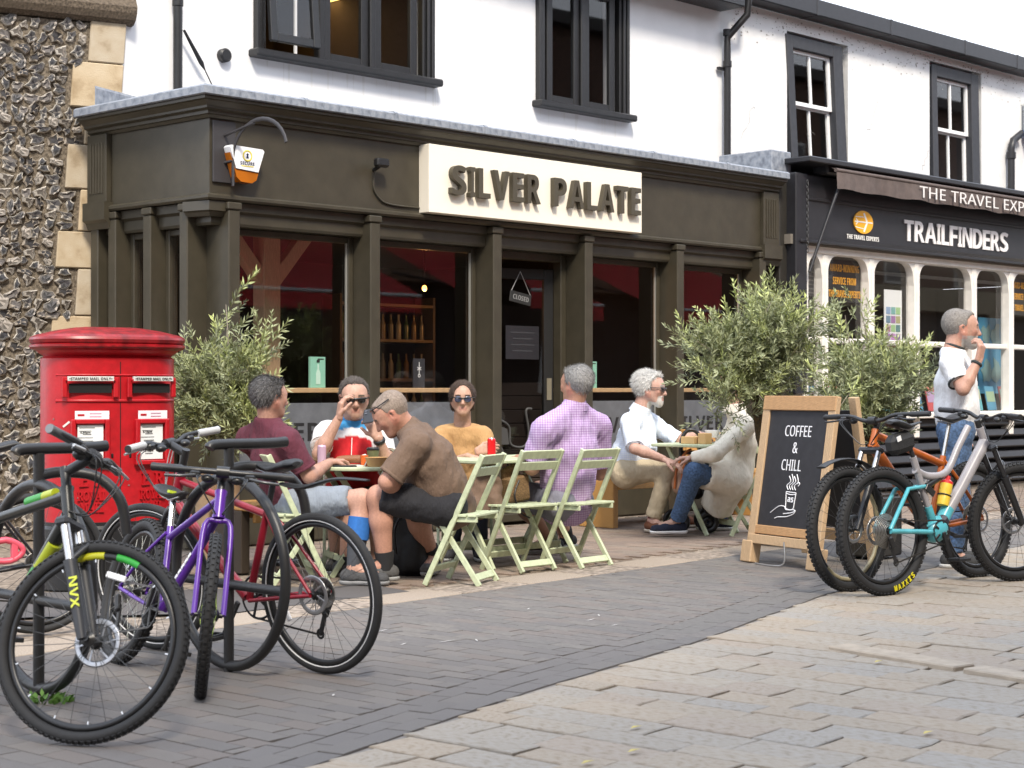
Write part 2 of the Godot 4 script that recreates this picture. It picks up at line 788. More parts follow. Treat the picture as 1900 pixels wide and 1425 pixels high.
func sash(par: Node3D, called: String, x0: float, y0: float, x1: float, y1: float, z: float, w: float, d: float, m: Material) -> Node3D:   # frame of four bars
	var mb := Mb.new()
	mb.box(Vector3(x0 + w / 2, (y0 + y1) / 2, z), Vector3(w, y1 - y0, d), 0.006)
	mb.box(Vector3(x1 - w / 2, (y0 + y1) / 2, z), Vector3(w, y1 - y0, d), 0.006)
	mb.box(Vector3((x0 + x1) / 2, y1 - w / 2, z), Vector3(x1 - x0 - 2 * w - 0.001, w, d - 0.006), 0.006)
	mb.box(Vector3((x0 + x1) / 2, y0 + w / 2, z), Vector3(x1 - x0 - 2 * w - 0.001, w, d - 0.006), 0.006)
	return part(par, called, mb, m)

func pane_of(par: Node3D, x0: float, y0: float, x1: float, y1: float, z: float, m: Material) -> void:
	var mb := Mb.new()
	mb.pane(Vector3(x0, y0, z), Vector3(x1, y0, z), Vector3(x1, y1, z), Vector3(x0, y1, z))
	part(par, "pane", mb, m)

func build_cafe() -> void:
	var olive := nmat(Color(0.056, 0.048, 0.032), "soft", 1.4, 0.42, 0.05, "bump")
	var lead := nmat(Color(0.33, 0.345, 0.37), "lead", 0.7, 0.55, 0.15, "bump", Vector3(1.5, 1, 1))
	var white := nmat(Color(0.76, 0.76, 0.765), "faint", 3.0, 0.9, 0.12, "bump")
	var black := nmat(Color(0.014, 0.014, 0.015), "soft", 0.5, 0.4, 0.1, "fine")
	var gl := glass(Color(1, 1, 1), 0.05, 0.95)
	var glu := glass(Color(1, 1, 1), 0.05, 0.6)
	var b := thing("cafe_building", "white rendered cafe with olive green timber shopfront and black casement windows", "building", FB.origin, "", FB.basis)
	# upper wall, set back behind the shopfront, with two window openings
	var wz := -1.55
	var w1 := [1.55, 4.16, 3.55, 5.9]
	var w2 := [5.05, 4.14, 6.36, 5.9]
	part(b, "upper_wall", Mb.new().wall(0.17, 2.75, 8.02, 5.52, wz - 0.3, wz, [[w1[0], w1[1], w1[2], 5.52], [w2[0], w2[1], w2[2], 5.52]]), white)
	part(b, "upper_wall", Mb.new().box(Vector3(4.06, 5.8, wz - 0.15), Vector3(7.92, 0.56, 0.3)), white)
	# rain streaks below sills and along the lead
	var rs := Mb.new()
	for k in 46:
		var hx: float = rng.randf_range(1.5, 3.7) if k < 18 else rng.randf_range(5.0, 6.5) if k < 32 else rng.randf_range(0.4, 7.8)
		var y1 := 4.12 if k < 32 else 3.62 + rng.randf() * 0.1
		var ln := rng.randf_range(0.08, 0.4) if k < 32 else 0.16
		var hw := rng.randf_range(0.004, 0.016)
		rs.face([Vector3(hx - hw, y1, wz + 0.002), Vector3(hx + hw, y1, wz + 0.002), Vector3(hx + hw * 0.7, y1 - ln * 0.7, wz + 0.002), Vector3(hx, y1 - ln, wz + 0.002), Vector3(hx - hw * 0.8, y1 - ln * 0.6, wz + 0.002)], Vector3(0, 0, 1))
	part(b, "rain_streaks", rs, mat(Color(0.66, 0.655, 0.64), 0.95)).set_meta("kind", "stuff")
	# eaves at the right-hand end, gutter
	var ev := Mb.new()
	ev.box(Vector3(4.06, 5.62, wz + 0.18), Vector3(7.92, 0.2, 0.36), 0.01)
	part(b, "eaves_board", ev, black)
	# side of the upper storey and roof
	var rf := Mb.new()
	rf.face([Vector3(0.1, 5.74, wz + 0.3), Vector3(8.02, 5.74, wz + 0.3), Vector3(8.02, 8.2, wz - 3.4), Vector3(0.1, 8.2, wz - 3.4)], Vector3(0, 1, 1))
	rf.face([Vector3(0.1, 5.7, wz - 0.3), Vector3(8.02, 5.7, wz - 0.3), Vector3(8.02, 5.7, -6.6), Vector3(0.1, 5.7, -6.6)], Vector3(0, 1, 0))
	part(b, "roof", rf, nmat(Color(0.09, 0.06, 0.045), "mottle", 0.6, 0.9))
	# casement windows
	for wi in 2:
		var r: Array = [w1, w2][wi]
		var n_lights: int = [3, 2][wi]
		var win := sub(b, "window")
		win.set_meta("label", ["wide black three-light casement with its first sash open", "black two-light casement"][wi])
		var top: float = 5.5
		var fr := Mb.new()
		# moulded surround standing proud of the wall
		for k in 3:
			var g: float = [0.0, 0.045, 0.085][k]
			var z: float = [0.06, 0.045, 0.02][k]
			for sx in 2:
				var x: float = (r[0] - 0.02 + g if sx == 0 else r[2] + 0.02 - g)
				fr.box(Vector3(x, (r[1] + top) / 2, wz + z / 2 - 0.03), Vector3(0.04, top - r[1], z + 0.06), 0.008)
		fr.box(Vector3((r[0] + r[2]) / 2, top - 0.04, wz - 0.02), Vector3(r[2] - r[0], 0.08, 0.1), 0.008)
		part(win, "frame", fr, black)
		part(win, "sill", Mb.new().box(Vector3((r[0] + r[2]) / 2, r[1] - 0.035, wz + 0.03), Vector3(r[2] - r[0] + 0.18, 0.07, 0.2), 0.015), black)
		var x0: float = r[0] + 0.1
		var lw: float = (r[2] - r[0] - 0.2) / n_lights
		for k in n_lights:
			var a := x0 + lw * k
			if k > 0:
				part(win, "mullion", Mb.new().box(Vector3(a, (r[1] + top) / 2, wz - 0.02), Vector3(0.07, top - r[1] - 0.01, 0.09), 0.01), black)
			if wi == 0 and k == 0:
				# open sash hinged at the top, its foot pushed outwards
				var bas := Basis(Vector3.RIGHT, deg_to_rad(-5))
				var hold := sub(win, "open_sash", Vector3(a + lw / 2 - 0.08, top - 0.05, wz + 0.02), bas)
				sash(hold, "stile", -lw / 2 + 0.03, -1.22, lw / 2 - 0.03, 0.0, 0.0, 0.075, 0.05, black)
				pane_of(hold, -lw / 2 + 0.1, -1.15, lw / 2 - 0.1, -0.07, 0.0, glass(Color(1, 1, 1), 0.05, 1.0))
				part(win, "stay", Mb.new().box(Vector3(a + lw * 0.68, 4.75, wz - 0.12), Vector3(0.022, 1.3, 0.022)), mat(Color(0.7, 0.7, 0.7), 0.5))
			else:
				sash(win, "sash", a + 0.035, r[1] + 0.005, a + lw - 0.035, top - 0.085, wz - 0.03, 0.085, 0.05, black)
				pane_of(win, a + 0.11, r[1] + 0.08, a + lw - 0.11, top - 0.15, wz - 0.035, glu)
	# rooms upstairs: dark back walls
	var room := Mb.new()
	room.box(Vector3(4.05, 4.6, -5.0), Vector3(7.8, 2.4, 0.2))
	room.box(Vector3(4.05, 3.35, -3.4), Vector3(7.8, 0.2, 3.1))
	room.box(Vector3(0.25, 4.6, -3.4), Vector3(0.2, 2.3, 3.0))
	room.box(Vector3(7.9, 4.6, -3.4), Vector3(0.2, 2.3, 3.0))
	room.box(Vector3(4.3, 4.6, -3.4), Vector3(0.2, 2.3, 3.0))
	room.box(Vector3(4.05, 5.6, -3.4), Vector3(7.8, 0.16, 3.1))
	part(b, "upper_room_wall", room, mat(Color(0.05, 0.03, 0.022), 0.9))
	# shopfront: fascia, mouldings, lead capping follow the corner
	var path := [Vector2(-0.093, -1.5), Vector2(0, 0), Vector2(6.98, 0)]
	part(b, "fascia", Mb.new().sweep([Vector2(-0.12, 2.62), Vector2(0, 2.62), Vector2(0, 3.26), Vector2(-0.12, 3.26)], path), olive)
	part(b, "fascia_moulding", Mb.new().sweep([Vector2(0.003, 2.605), Vector2(0.03, 2.605), Vector2(0.045, 2.62), Vector2(0.045, 2.64), Vector2(0.02, 2.655), Vector2(0.003, 2.655)], path), olive)
	part(b, "cornice", Mb.new().sweep([Vector2(0.003, 3.215), Vector2(0.02, 3.215), Vector2(0.035, 3.235), Vector2(0.05, 3.24), Vector2(0.05, 3.262), Vector2(0.085, 3.275), Vector2(0.085, 3.292), Vector2(0.125, 3.325), Vector2(0.15, 3.33), Vector2(0.15, 3.352), Vector2(0.003, 3.352)], path), olive)
	part(b, "lead_capping", Mb.new().sweep([Vector2(-0.02, 3.356), Vector2(0.17, 3.356), Vector2(0.18, 3.362), Vector2(0.18, 3.415), Vector2(0.16, 3.43), Vector2(-0.02, 3.452)], path), lead)
	for x in [0.75, 1.65, 2.65, 3.75, 4.85, 5.95]:   # rolls where the lead sheets lap
		part(b, "lead_lap", Mb.new().sweep([Vector2(-0.02, 3.36), Vector2(0.186, 3.36), Vector2(0.186, 3.42), Vector2(0.166, 3.436), Vector2(-0.02, 3.458)], [Vector2(x, 0), Vector2(x + 0.035, 0)]), lead)
	var lr := Mb.new()
	lr.face([Vector3(-0.1, 3.442, -1.53), Vector3(6.98, 3.442, -1.53), Vector3(6.98, 3.442, -0.01), Vector3(0.02, 3.442, -0.01)], Vector3.UP)
	part(b, "lead_roof", lr, lead)
	part(b, "lead_flashing", Mb.new().sweep([Vector2(0.0, 3.44), Vector2(0.012, 3.44), Vector2(0.012, 3.58), Vector2(0.0, 3.6)], [Vector2(-0.18, -1.32), Vector2(0.34, -1.53), Vector2(0.8, -1.53)]), lead)
	part(b, "ceiling_board", Mb.new().wall(0, 0, 6.9, 1.4, 0, 0.1, []), olive, Transform3D(Basis(Vector3.RIGHT, PI / 2), Vector3(0.03, 2.72, -1.5)))
	# fluted pilasters and corbels at both ends
	for e in 2:
		var pb := Basis() if e == 0 else Basis(Vector3(0.062, 0, 0.998), Vector3.UP, Vector3(-0.998, 0, 0.062))
		var po := Vector3(6.84, 0, 0) if e == 0 else Vector3(-0.088, 0, -1.37)
		var pil := sub(b, "fascia_pilaster", po, pb)
		part(pil, "shaft", Mb.new().box(Vector3(0, 2.95, 0.025), Vector3(0.26, 0.54, 0.05), 0.004), olive)
		for k in 5:
			part(pil, "flute", Mb.new().box(Vector3(-0.08 + k * 0.04, 2.95, 0.055), Vector3(0.018, 0.4, 0.008), 0.003), olive)
		part(pil, "corbel", Mb.new().sweep([Vector2(0.0, 2.47), Vector2(0.03, 2.47), Vector2(0.05, 2.52), Vector2(0.08, 2.54), Vector2(0.08, 2.68), Vector2(0.0, 2.68)], [Vector2(-0.15, 0), Vector2(0.15, 0)]), olive)
	part(b, "corner_corbel", Mb.new().sweep([Vector2(-0.2, 2.49), Vector2(-0.02, 2.49), Vector2(0.0, 2.52), Vector2(0.02, 2.53), Vector2(0.02, 2.6), Vector2(-0.2, 2.6)], [Vector2(-0.06, -0.24), Vector2(0, 0), Vector2(0.16, 0)]), olive)
	# beam under the fascia, posts, plinth
	part(b, "lintel", Mb.new().sweep([Vector2(-0.28, 2.43), Vector2(-0.06, 2.43), Vector2(-0.05, 2.45), Vector2(-0.05, 2.52), Vector2(-0.02, 2.54), Vector2(-0.02, 2.603), Vector2(-0.28, 2.603)], path), olive)
	var front_posts := [0.19, 1.56, 2.93, 4.09, 5.39, 6.7]
	for s in front_posts:
		var p := Mb.new().box(Vector3(s, 1.27, -0.1), Vector3(0.105, 2.54, 0.3), 0.008)
		p.box(Vector3(s, 2.57, -0.095), Vector3(0.13, 0.055, 0.31), 0.008)
		part(b, "post", p, olive)
	for t in [0.28, 0.74, 1.2, 1.44]:
		var rb := Basis(Vector3(0.062, 0, 0.998), Vector3.UP, Vector3(-0.998, 0, 0.062))
		var p := Mb.new().box(Vector3(0, 1.27, -0.1), Vector3(0.1, 2.54, 0.26), 0.008)
		p.box(Vector3(0, 2.57, -0.095), Vector3(0.125, 0.055, 0.27), 0.008)
		part(b, "post", p, olive, Transform3D(rb, Vector3(-0.062 * t, 0, -0.998 * t)))
	# shop windows
	var bays := [[0.2425, 1.5075], [1.6125, 2.8775], [4.1425, 5.3375], [5.4425, 6.6475]]
	var film := nmat(Color(0.17, 0.18, 0.2), "soft", 1.0, 0.5)
	var ink := mat(Color(0.02, 0.02, 0.022), 0.5)
	var blackp := mat(Color(0.01, 0.01, 0.01), 0.4)
	var zg := -0.2
	for k in bays.size():
		var a: float = bays[k][0]
		var c: float = bays[k][1]
		var win := sub(b, "shop_window")
		sash(win, "frame", a, 0.46, c, 2.43, zg, 0.05, 0.06, olive)
		pane_of(win, a + 0.04, 0.5, c - 0.04, 2.39, zg, gl)
		part(win, "frosted_film", Mb.new().box(Vector3((a + c) / 2, 0.78, zg - 0.012), Vector3(c - a - 0.102, 0.62, 0.004)), film)
		part(win, "window_shelf", Mb.new().box(Vector3((a + c) / 2, 1.19, zg - 0.17), Vector3(c - a, 0.04, 0.28), 0.004), nmat(Color(0.55, 0.36, 0.19), "soft", 0.4, 0.6, 0.0, "fine", Vector3(1, 8, 8)))
		part(win, "stall_riser", Mb.new().box(Vector3((a + c) / 2, 0.23, zg), Vector3(c - a - 0.002, 0.46, 0.09), 0.01), olive)
		part(win, "handrail_strip", Mb.new().box(Vector3(c - 0.065, 1.45, zg + 0.018), Vector3(0.014, 1.86, 0.014)), mat(Color(0.5, 0.5, 0.47), 0.35, 0.6))
		if k != 1:
			print_on(win, "lettering", "SILVER", 0.78, 0.15, Transform3D(Basis(), Vector3((a + c) / 2 - 0.06, 0.86, zg - 0.009)), ink)
	for k in 3:
		var t0: float = [0.33, 0.79, 1.25][k]
		var t1: float = [0.69, 1.15, 1.39][k]
		var rb := Basis(Vector3(0.062, 0, 0.998), Vector3.UP, Vector3(-0.998, 0, 0.062))
		var win := sub(b, "side_window", Vector3.ZERO, rb)
		sash(win, "frame", -t1, 0.46, -t0, 2.43, -0.14, 0.05, 0.06, olive)
		pane_of(win, -t1 + 0.04, 0.5, -t0 - 0.04, 2.39, -0.14, gl)
		part(win, "stall_riser", Mb.new().box(Vector3(-(t0 + t1) / 2, 0.23, -0.14), Vector3(t1 - t0 - 0.002, 0.46, 0.09), 0.01), olive)
		part(win, "sash_wire", Mb.new().box(Vector3(-t1 + 0.2, 1.5, -0.125), Vector3(0.018, 1.85, 0.012)), mat(Color(0.35, 0.35, 0.33), 0.4))
	# door, standing open into the dark
	var door := sub(b, "door")
	sash(door, "frame", 2.985, 0.02, 4.035, 2.43, -0.24, 0.07, 0.1, olive)
	var leaf := sub(b, "open_door", Vector3(3.965, 0, -0.3), yaw(-14))
	sash(leaf, "stile", -0.9, 0.03, 0.0, 2.3, 0, 0.1, 0.045, mat(Color(0.012, 0.012, 0.012), 0.5))
	pane_of(leaf, -0.82, 0.5, -0.08, 2.2, 0.0, glass(Color(0.3, 0.3, 0.3), 0.5, 0.4))
	var leafboards := nmat(Color(0.028, 0.015, 0.009), "soft", 0.4, 0.7, 0.0, "fine", Vector3(1, 8, 8))
	for k in 9:
		part(leaf, "board", Mb.new().box(Vector3(-0.45, 0.2 + k * 0.125, -0.035), Vector3(0.7, 0.118, 0.02), 0.004), leafboards)
	part(leaf, "handle", Mb.new().box(Vector3(-0.84, 1.18, 0.05), Vector3(0.02, 0.16, 0.04), 0.008), mat(Color(0.6, 0.45, 0.2), 0.3, 0.8))
	part(leaf, "lock_plate", Mb.new().box(Vector3(-0.05, 1.2, 0.026), Vector3(0.05, 0.2, 0.006)), mat(Color(0.3, 0.27, 0.2), 0.4, 0.5))
	# outline of a scooter printed on the dark door
	var sc := Mb.new()
	var grey := mat(Color(0.055, 0.055, 0.055), 0.6)
	for k in 2:
		sc.at(Z(Vector3(-0.62 + k * 0.42, 0.62, 0.03))).torus(0.075, 0.012, 20, 6)
	sc.at(Transform3D())
	sc.tube(curve([Vector3(-0.72, 0.7, 0.03), Vector3(-0.72, 0.86, 0.03), Vector3(-0.6, 0.92, 0.03), Vector3(-0.48, 0.86, 0.03), Vector3(-0.46, 0.7, 0.03), Vector3(-0.32, 0.68, 0.03), Vector3(-0.27, 0.8, 0.03), Vector3(-0.3, 1.0, 0.03), Vector3(-0.24, 1.02, 0.03)]), 0.012, 6)
	sc.prism(PackedVector2Array([Vector2(-0.7, 0.7), Vector2(-0.68, 0.84), Vector2(-0.6, 0.88), Vector2(-0.5, 0.84), Vector2(-0.48, 0.7)]), 0.028, 0.034)
	part(leaf, "scooter_print", sc, grey)
	# inside
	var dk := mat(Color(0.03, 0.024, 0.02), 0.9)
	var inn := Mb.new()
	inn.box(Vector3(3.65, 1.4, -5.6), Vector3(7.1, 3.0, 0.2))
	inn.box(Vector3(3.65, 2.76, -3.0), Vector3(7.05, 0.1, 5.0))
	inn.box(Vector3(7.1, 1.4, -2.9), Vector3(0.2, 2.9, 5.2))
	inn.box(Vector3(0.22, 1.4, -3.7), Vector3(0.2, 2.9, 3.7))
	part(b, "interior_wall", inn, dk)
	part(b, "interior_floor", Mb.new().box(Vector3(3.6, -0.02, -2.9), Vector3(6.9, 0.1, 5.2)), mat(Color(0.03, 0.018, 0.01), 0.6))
	# pale timber frame just inside the windows
	var oak := nmat(Color(0.5, 0.34, 0.2), "soft", 0.5, 0.6, 0.05, "fine", Vector3(6, 1, 6))
	var tf := thing("timber_frame", "pale timber post with braces carrying a beam inside the first cafe window", "timber post", S(1.18, 0.0, -0.9), "", FB.basis)
	part(tf, "post", Mb.new().box(Vector3(0, 1.3, 0), Vector3(0.17, 2.6, 0.16), 0.008), oak)
	part(tf, "beam", Mb.new().box(Vector3(2.35, 2.56, 0.0), Vector3(5.9, 0.17, 0.15), 0.008), oak)
	part(tf, "brace", Mb.new().bar(Vector3(-0.06, 2.1, 0), Vector3(-0.4, 2.5, 0), 0.11, 0.1).bar(Vector3(0.06, 2.1, 0), Vector3(0.4, 2.5, 0), 0.11, 0.1), oak)
	var pp := thing("interior_pipe", "pale grey boxed pipe inside the second cafe window", "pipe", S(2.35, 0.0, -1.0), "", FB.basis)
	part(pp, "casing", Mb.new().box(Vector3(0, 1.3, 0), Vector3(0.15, 2.6, 0.15), 0.01), mat(Color(0.25, 0.24, 0.26), 0.6))
	part(pp, "black_pipe", Mb.new().tube([Vector3(-0.05, 1.6, 0.1), Vector3(-0.05, 2.6, 0.1)], 0.03, 8), blackp)
	# things on and in the cafe
	var sx := Transform3D(FB.basis, FB.origin)
	var sg := thing("shop_sign", "cream board with raised SILVER PALATE letters on the olive fascia", "sign", S(3.395, 2.94, 0.0), "", FB.basis)
	part(sg, "board", Mb.new().box(Vector3(0, 0, 0.065), Vector3(2.66, 0.565, 0.13), 0.004), mat(Color(0.83, 0.77, 0.65), 0.6))
	var lm := mat(Color(0.062, 0.052, 0.034), 0.5)
	var widths := {"I": 0.055, "L": 0.125, "E": 0.125, "T": 0.14, "S": 0.15, "V": 0.17, "R": 0.15, "P": 0.145, "A": 0.17}
	var x := -1.12
	for ch in "SILVER PALATE":
		if ch == " ":
			x += 0.13
			continue
		var wd: float = widths[ch] * 1.09
		print_on(sg, "letter", ch, wd, 0.25, Z(Vector3(x + wd / 2, 0.0, 0.158)), lm, 0.05)
		x += wd + 0.041
	# iron bracket of a former hanging sign
	var iron := mat(Color(0.05, 0.047, 0.05), 0.6, 0.3)
	var br := thing("iron_bracket", "dark iron sign bracket with curved stay on the fascia corner", "bracket", S(0.12, 2.95, 0.0), "", FB.basis)
	part(br, "back_plate", Mb.new().box(Vector3(0, 0.02, 0.012), Vector3(0.2, 0.46, 0.02), 0.003), iron)
	part(br, "top_rod", Mb.new().tube([Vector3(0.0, 0.14, 0.02), Vector3(0.02, 0.2, 0.36)], 0.011, 8), iron)
	part(br, "lower_rod", Mb.new().tube([Vector3(0.0, -0.06, 0.02), Vector3(0.02, -0.05, 0.1)], 0.01, 8), iron)
	var hp := []
	for k in 15:
		var a := PI * (0.06 + 0.94 * k / 14.0)
		hp.append(Vector3(0.02, -0.03 + sin(a) * 0.25, 0.43 + cos(a) * 0.33))
	hp.append(Vector3(0.02, -0.24, 0.1))
	part(br, "hoop", Mb.new().tube(hp, 0.016, 8, true, 0.5), iron)
	# alarm box
	var al := thing("alarm_box", "white alarm box with amber base and SECURE printed under a keyhole badge", "alarm box", S(0.26, 2.9, 0.03), "", FB.basis)
	var hs := PackedVector2Array([Vector2(-0.14, 0.115), Vector2(0.14, 0.105), Vector2(0.155, 0.09), Vector2(0.1, -0.07), Vector2(-0.1, -0.055), Vector2(-0.155, 0.1)])
	part(al, "white_cover", Mb.new().prism(hs, 0.0, 0.085), mat(Color(0.85, 0.85, 0.86), 0.35))
	var amber := mat(Color(0.42, 0.12, 0.008), 0.2)
	part(al, "amber_lens", Mb.new().prism(PackedVector2Array([Vector2(-0.148, 0.06), Vector2(-0.105, -0.06), Vector2(0.105, -0.075), Vector2(0.148, 0.05), Vector2(0.09, -0.13), Vector2(0.05, -0.155), Vector2(-0.05, -0.15), Vector2(-0.09, -0.12)]), 0.0, 0.075), amber)
	var navy := mat(Color(0.015, 0.02, 0.06), 0.5)
	part(al, "badge", Mb.new().at(Z(Vector3(0, 0.045, 0.087))).torus(0.038, 0.006, 24, 6, 0.3), mat(Color(0.75, 0.6, 0.08), 0.5))
	part(al, "badge_keyhole", Mb.new().at(Z(Vector3(0, 0.045, 0.086))).prism(PackedVector2Array([Vector2(-0.012, -0.018), Vector2(0.012, -0.018), Vector2(0.006, 0.002), Vector2(0.011, 0.012), Vector2(0, 0.02), Vector2(-0.011, 0.012), Vector2(-0.006, 0.002)]), 0, 0.002), navy)
	print_on(al, "lettering", "SECURE", 0.13, 0.026, Z(Vector3(0, -0.012, 0.086)), navy)
	part(al, "yellow_line", Mb.new().box(Vector3(0, -0.033, 0.086), Vector3(0.11, 0.007, 0.002)), mat(Color(0.75, 0.6, 0.08), 0.5))
	# little floodlight with its cable
	var cm := thing("sign_floodlight", "small black floodlight with drooping cable beside the cream sign", "light fitting", S(1.58, 2.99, 0.0), "", FB.basis)
	part(cm, "head", Mb.new().box(Vector3(0, 0.03, 0.1), Vector3(0.13, 0.07, 0.07), 0.015), black)
	part(cm, "arm", Mb.new().tube([Vector3(0, -0.02, 0.0), Vector3(0, 0.01, 0.08)], 0.018, 8), black)
	part(cm, "cable", Mb.new().tube(curve([Vector3(0, -0.02, 0.02), Vector3(-0.01, -0.16, 0.012), Vector3(0.06, -0.25, 0.012), Vector3(0.18, -0.285, 0.012), Vector3(0.48, -0.29, 0.012)]), 0.008, 6), olive)
	# downpipe and vent on the white wall
	var dp := thing("downpipe", "black rainwater pipe on white wall above the shopfront corner", "downpipe", S(0.7, 3.5, wz + 0.06), "rainwater pipes on the white walls", FB.basis)
	part(dp, "pipe", Mb.new().tube([Vector3(0, -0.06, 0), Vector3(0, 2.0, 0)], 0.038, 10), black)
	part(dp, "joint", Mb.new().tube([Vector3(0, 0.9, 0), Vector3(0, 1.0, 0)], 0.046, 10), black)
	part(dp, "stay_cable", Mb.new().tube([Vector3(0.04, 0.7, 0.03), Vector3(0.22, 0.45, 0.02), Vector3(0.27, 0.4, 0.0), Vector3(0.5, 0.02, 0.0)], [0.012, 0.022, 0.006, 0.006], 6), black)
	single("wall_vent", "round black vent cap on white wall beside the wide window", "vent", Mb.new().at(Transform3D(Basis(Vector3.RIGHT, PI / 2), Vector3.ZERO)).lathe([Vector2(0, -0.02), Vector2(0.055, -0.02), Vector2(0.06, 0.0), Vector2(0.06, 0.05), Vector2(0.045, 0.065), Vector2(0, 0.065)], 20), black, Transform3D(FB.basis, S(1.19, 4.06, wz)))
	var dp2 := thing("downpipe", "long black rainwater pipe with a swan-neck where the two white houses meet", "downpipe", S(8.05, 3.5, wz + 0.08), "rainwater pipes on the white walls", FB.basis)
	part(dp2, "pipe", Mb.new().tube([Vector3(0, 0.25, 0), Vector3(0.0, 1.55, 0), Vector3(0.0, 1.72, 0.0), Vector3(0.16, 1.98, 0.16), Vector3(0.17, 2.2, 0.18)], 0.042, 10), black)
	for y in [0.3, 1.38, 1.74]:
		part(dp2, "joint", Mb.new().tube([Vector3(0, y, 0), Vector3(0, y + 0.07, 0)], 0.052, 10), black)
	part(dp2, "bracket", Mb.new().box(Vector3(-0.05, 1.36, -0.04), Vector3(0.14, 0.03, 0.04)), black)
	# inside: pendant bulbs, shelves of bottles, ceiling lamp upstairs
	var fil := glow(Color(1.0, 0.62, 0.25), 4.0)
	for q in [[3.9, 2.2, -2.0, "highest bare warm bulb, hanging behind the second cafe window"], [3.3, 1.98, -2.2, "lower bare warm bulb behind the second cafe window, nearer the pole"], [5.2, 1.95, -2.6, "bare warm bulb deepest in the cafe, above the bottle shelf"]]:
		var pl := thing("pendant_lamp", q[3], "lamp", S(q[0], q[1], q[2]), "bare bulbs hanging in the cafe", FB.basis)
		part(pl, "bulb", Mb.new().ball(Vector3.ZERO, Vector3(0.024, 0.03, 0.024), 10, 8), fil)
		part(pl, "flex", Mb.new().tube([Vector3(0, 0.05, 0), Vector3(0, 2.7 - q[1], 0)], 0.006, 5), black)
		var ol := OmniLight3D.new()
		ol.name = "bulb_light"
		ol.light_color = Color(1.0, 0.7, 0.4)
		ol.light_energy = 0.05
		ol.light_size = 0.04
		ol.omni_range = 9.0
		ol.omni_attenuation = 2.0
		ol.shadow_enabled = true
		pl.add_child(ol)
		ol.position = Vector3(0, -0.06, 0)
	var tube := thing("strip_lamp", "lit yellow strip lamp on the ceiling behind the wide upstairs window", "lamp", S(3.2, 5.42, -3.6), "", FB.basis * yaw(12))
	part(tube, "diffuser", Mb.new().box(Vector3(0, 0, 0), Vector3(2.2, 0.05, 0.24), 0.01), glow(Color(1.0, 0.83, 0.45), 1.1))
	part(tube, "housing", Mb.new().box(Vector3(0, 0.045, 0), Vector3(2.24, 0.035, 0.28), 0.005), mat(Color(0.3, 0.28, 0.22)))
	var al2 := AreaLight3D.new()
	al2.name = "strip_light"
	tube.add_child(al2)
	al2.position = Vector3(0, -0.04, 0)
	al2.rotation_degrees = Vector3(-90, 0, 0)
	al2.area_size = Vector2(2.2, 0.24)
	al2.light_color = Color(1.0, 0.85, 0.55)
	al2.light_energy = 0.25
	al2.shadow_enabled = true
	var sh := thing("bottle_shelf", "tall back-bar shelf stacked with bottles seen through the cafe window", "shelf", S(4.5, 0.0, -3.4), "", FB.basis)
	for y in [0.9, 1.3, 1.72, 2.1]:
		part(sh, "shelf", Mb.new().box(Vector3(0, y, 0), Vector3(1.3, 0.03, 0.3)), mat(Color(0.16, 0.12, 0.08), 0.5))
	for q in [-0.65, 0.65]:
		part(sh, "side", Mb.new().box(Vector3(q, 1.1, 0), Vector3(0.03, 2.2, 0.3)), mat(Color(0.1, 0.08, 0.06), 0.5))
	for k in 33:
		var bm: Material = mat([Color(0.14, 0.13, 0.1), Color(0.3, 0.29, 0.25), Color(0.05, 0.09, 0.04), Color(0.16, 0.1, 0.04)][k % 4], 0.25)
		part(sh, "bottle", Mb.new().lathe([Vector2(0.03, 0), Vector2(0.03, 0.16), Vector2(0.012, 0.21), Vector2(0.012, 0.27), Vector2(0, 0.27)], 8), bm, Z(Vector3(-0.55 + (k % 11) * 0.11, [0.915, 1.315, 1.735][k / 11], 0.05)))
	# window-shelf cards
	var mint := mat(Color(0.25, 0.52, 0.4), 0.6)
	for q in [[1.23, 0], [4.47, 1], [5.6, 2]]:
		var cd := thing("display_card", ["mint green bottle card in the first cafe window", "mint green bottle card in the window next to the doorway", "mint green bottle card half behind the olive tree"][q[1]], "display card", S(q[0], 1.21, zg - 0.09), "mint green cards on the window shelf", FB.basis)
		part(cd, "card", Mb.new().box(Vector3(0, 0.125, 0), Vector3(0.15, 0.25, 0.03), 0.002), mint)
		part(cd, "bottle_print", Mb.new().prism(PackedVector2Array([Vector2(-0.022, 0.03), Vector2(0.022, 0.03), Vector2(0.022, 0.12), Vector2(0.008, 0.15), Vector2(0.008, 0.19), Vector2(-0.008, 0.19), Vector2(-0.008, 0.15), Vector2(-0.022, 0.12)]), 0.0155, 0.0175), mat(Color(0.5, 0.7, 0.6)))
		part(cd, "pump_print", Mb.new().box(Vector3(0.0, 0.215, 0.0165), Vector3(0.03, 0.022, 0.002)), ink)
		part(cd, "spout_print", Mb.new().box(Vector3(0.025, 0.232, 0.0165), Vector3(0.06, 0.008, 0.002)), ink)
	var pk := thing("dark_poster", "small dark poster with white drop emblem in the second cafe window", "poster", S(2.32, 1.21, zg - 0.09), "", FB.basis)
	part(pk, "card", Mb.new().box(Vector3(0, 0.125, 0), Vector3(0.13, 0.25, 0.01)), mat(Color(0.03, 0.03, 0.035), 0.5))
	var wi2 := mat(Color(0.7, 0.7, 0.7), 0.6)
	part(pk, "emblem_stem", Mb.new().box(Vector3(0, 0.17, 0.007), Vector3(0.006, 0.1, 0.002)), wi2)
	part(pk, "emblem_cross", Mb.new().box(Vector3(0, 0.165, 0.0075), Vector3(0.05, 0.006, 0.002), 0, Basis(Vector3(0, 0, 1), 0.5)), wi2)
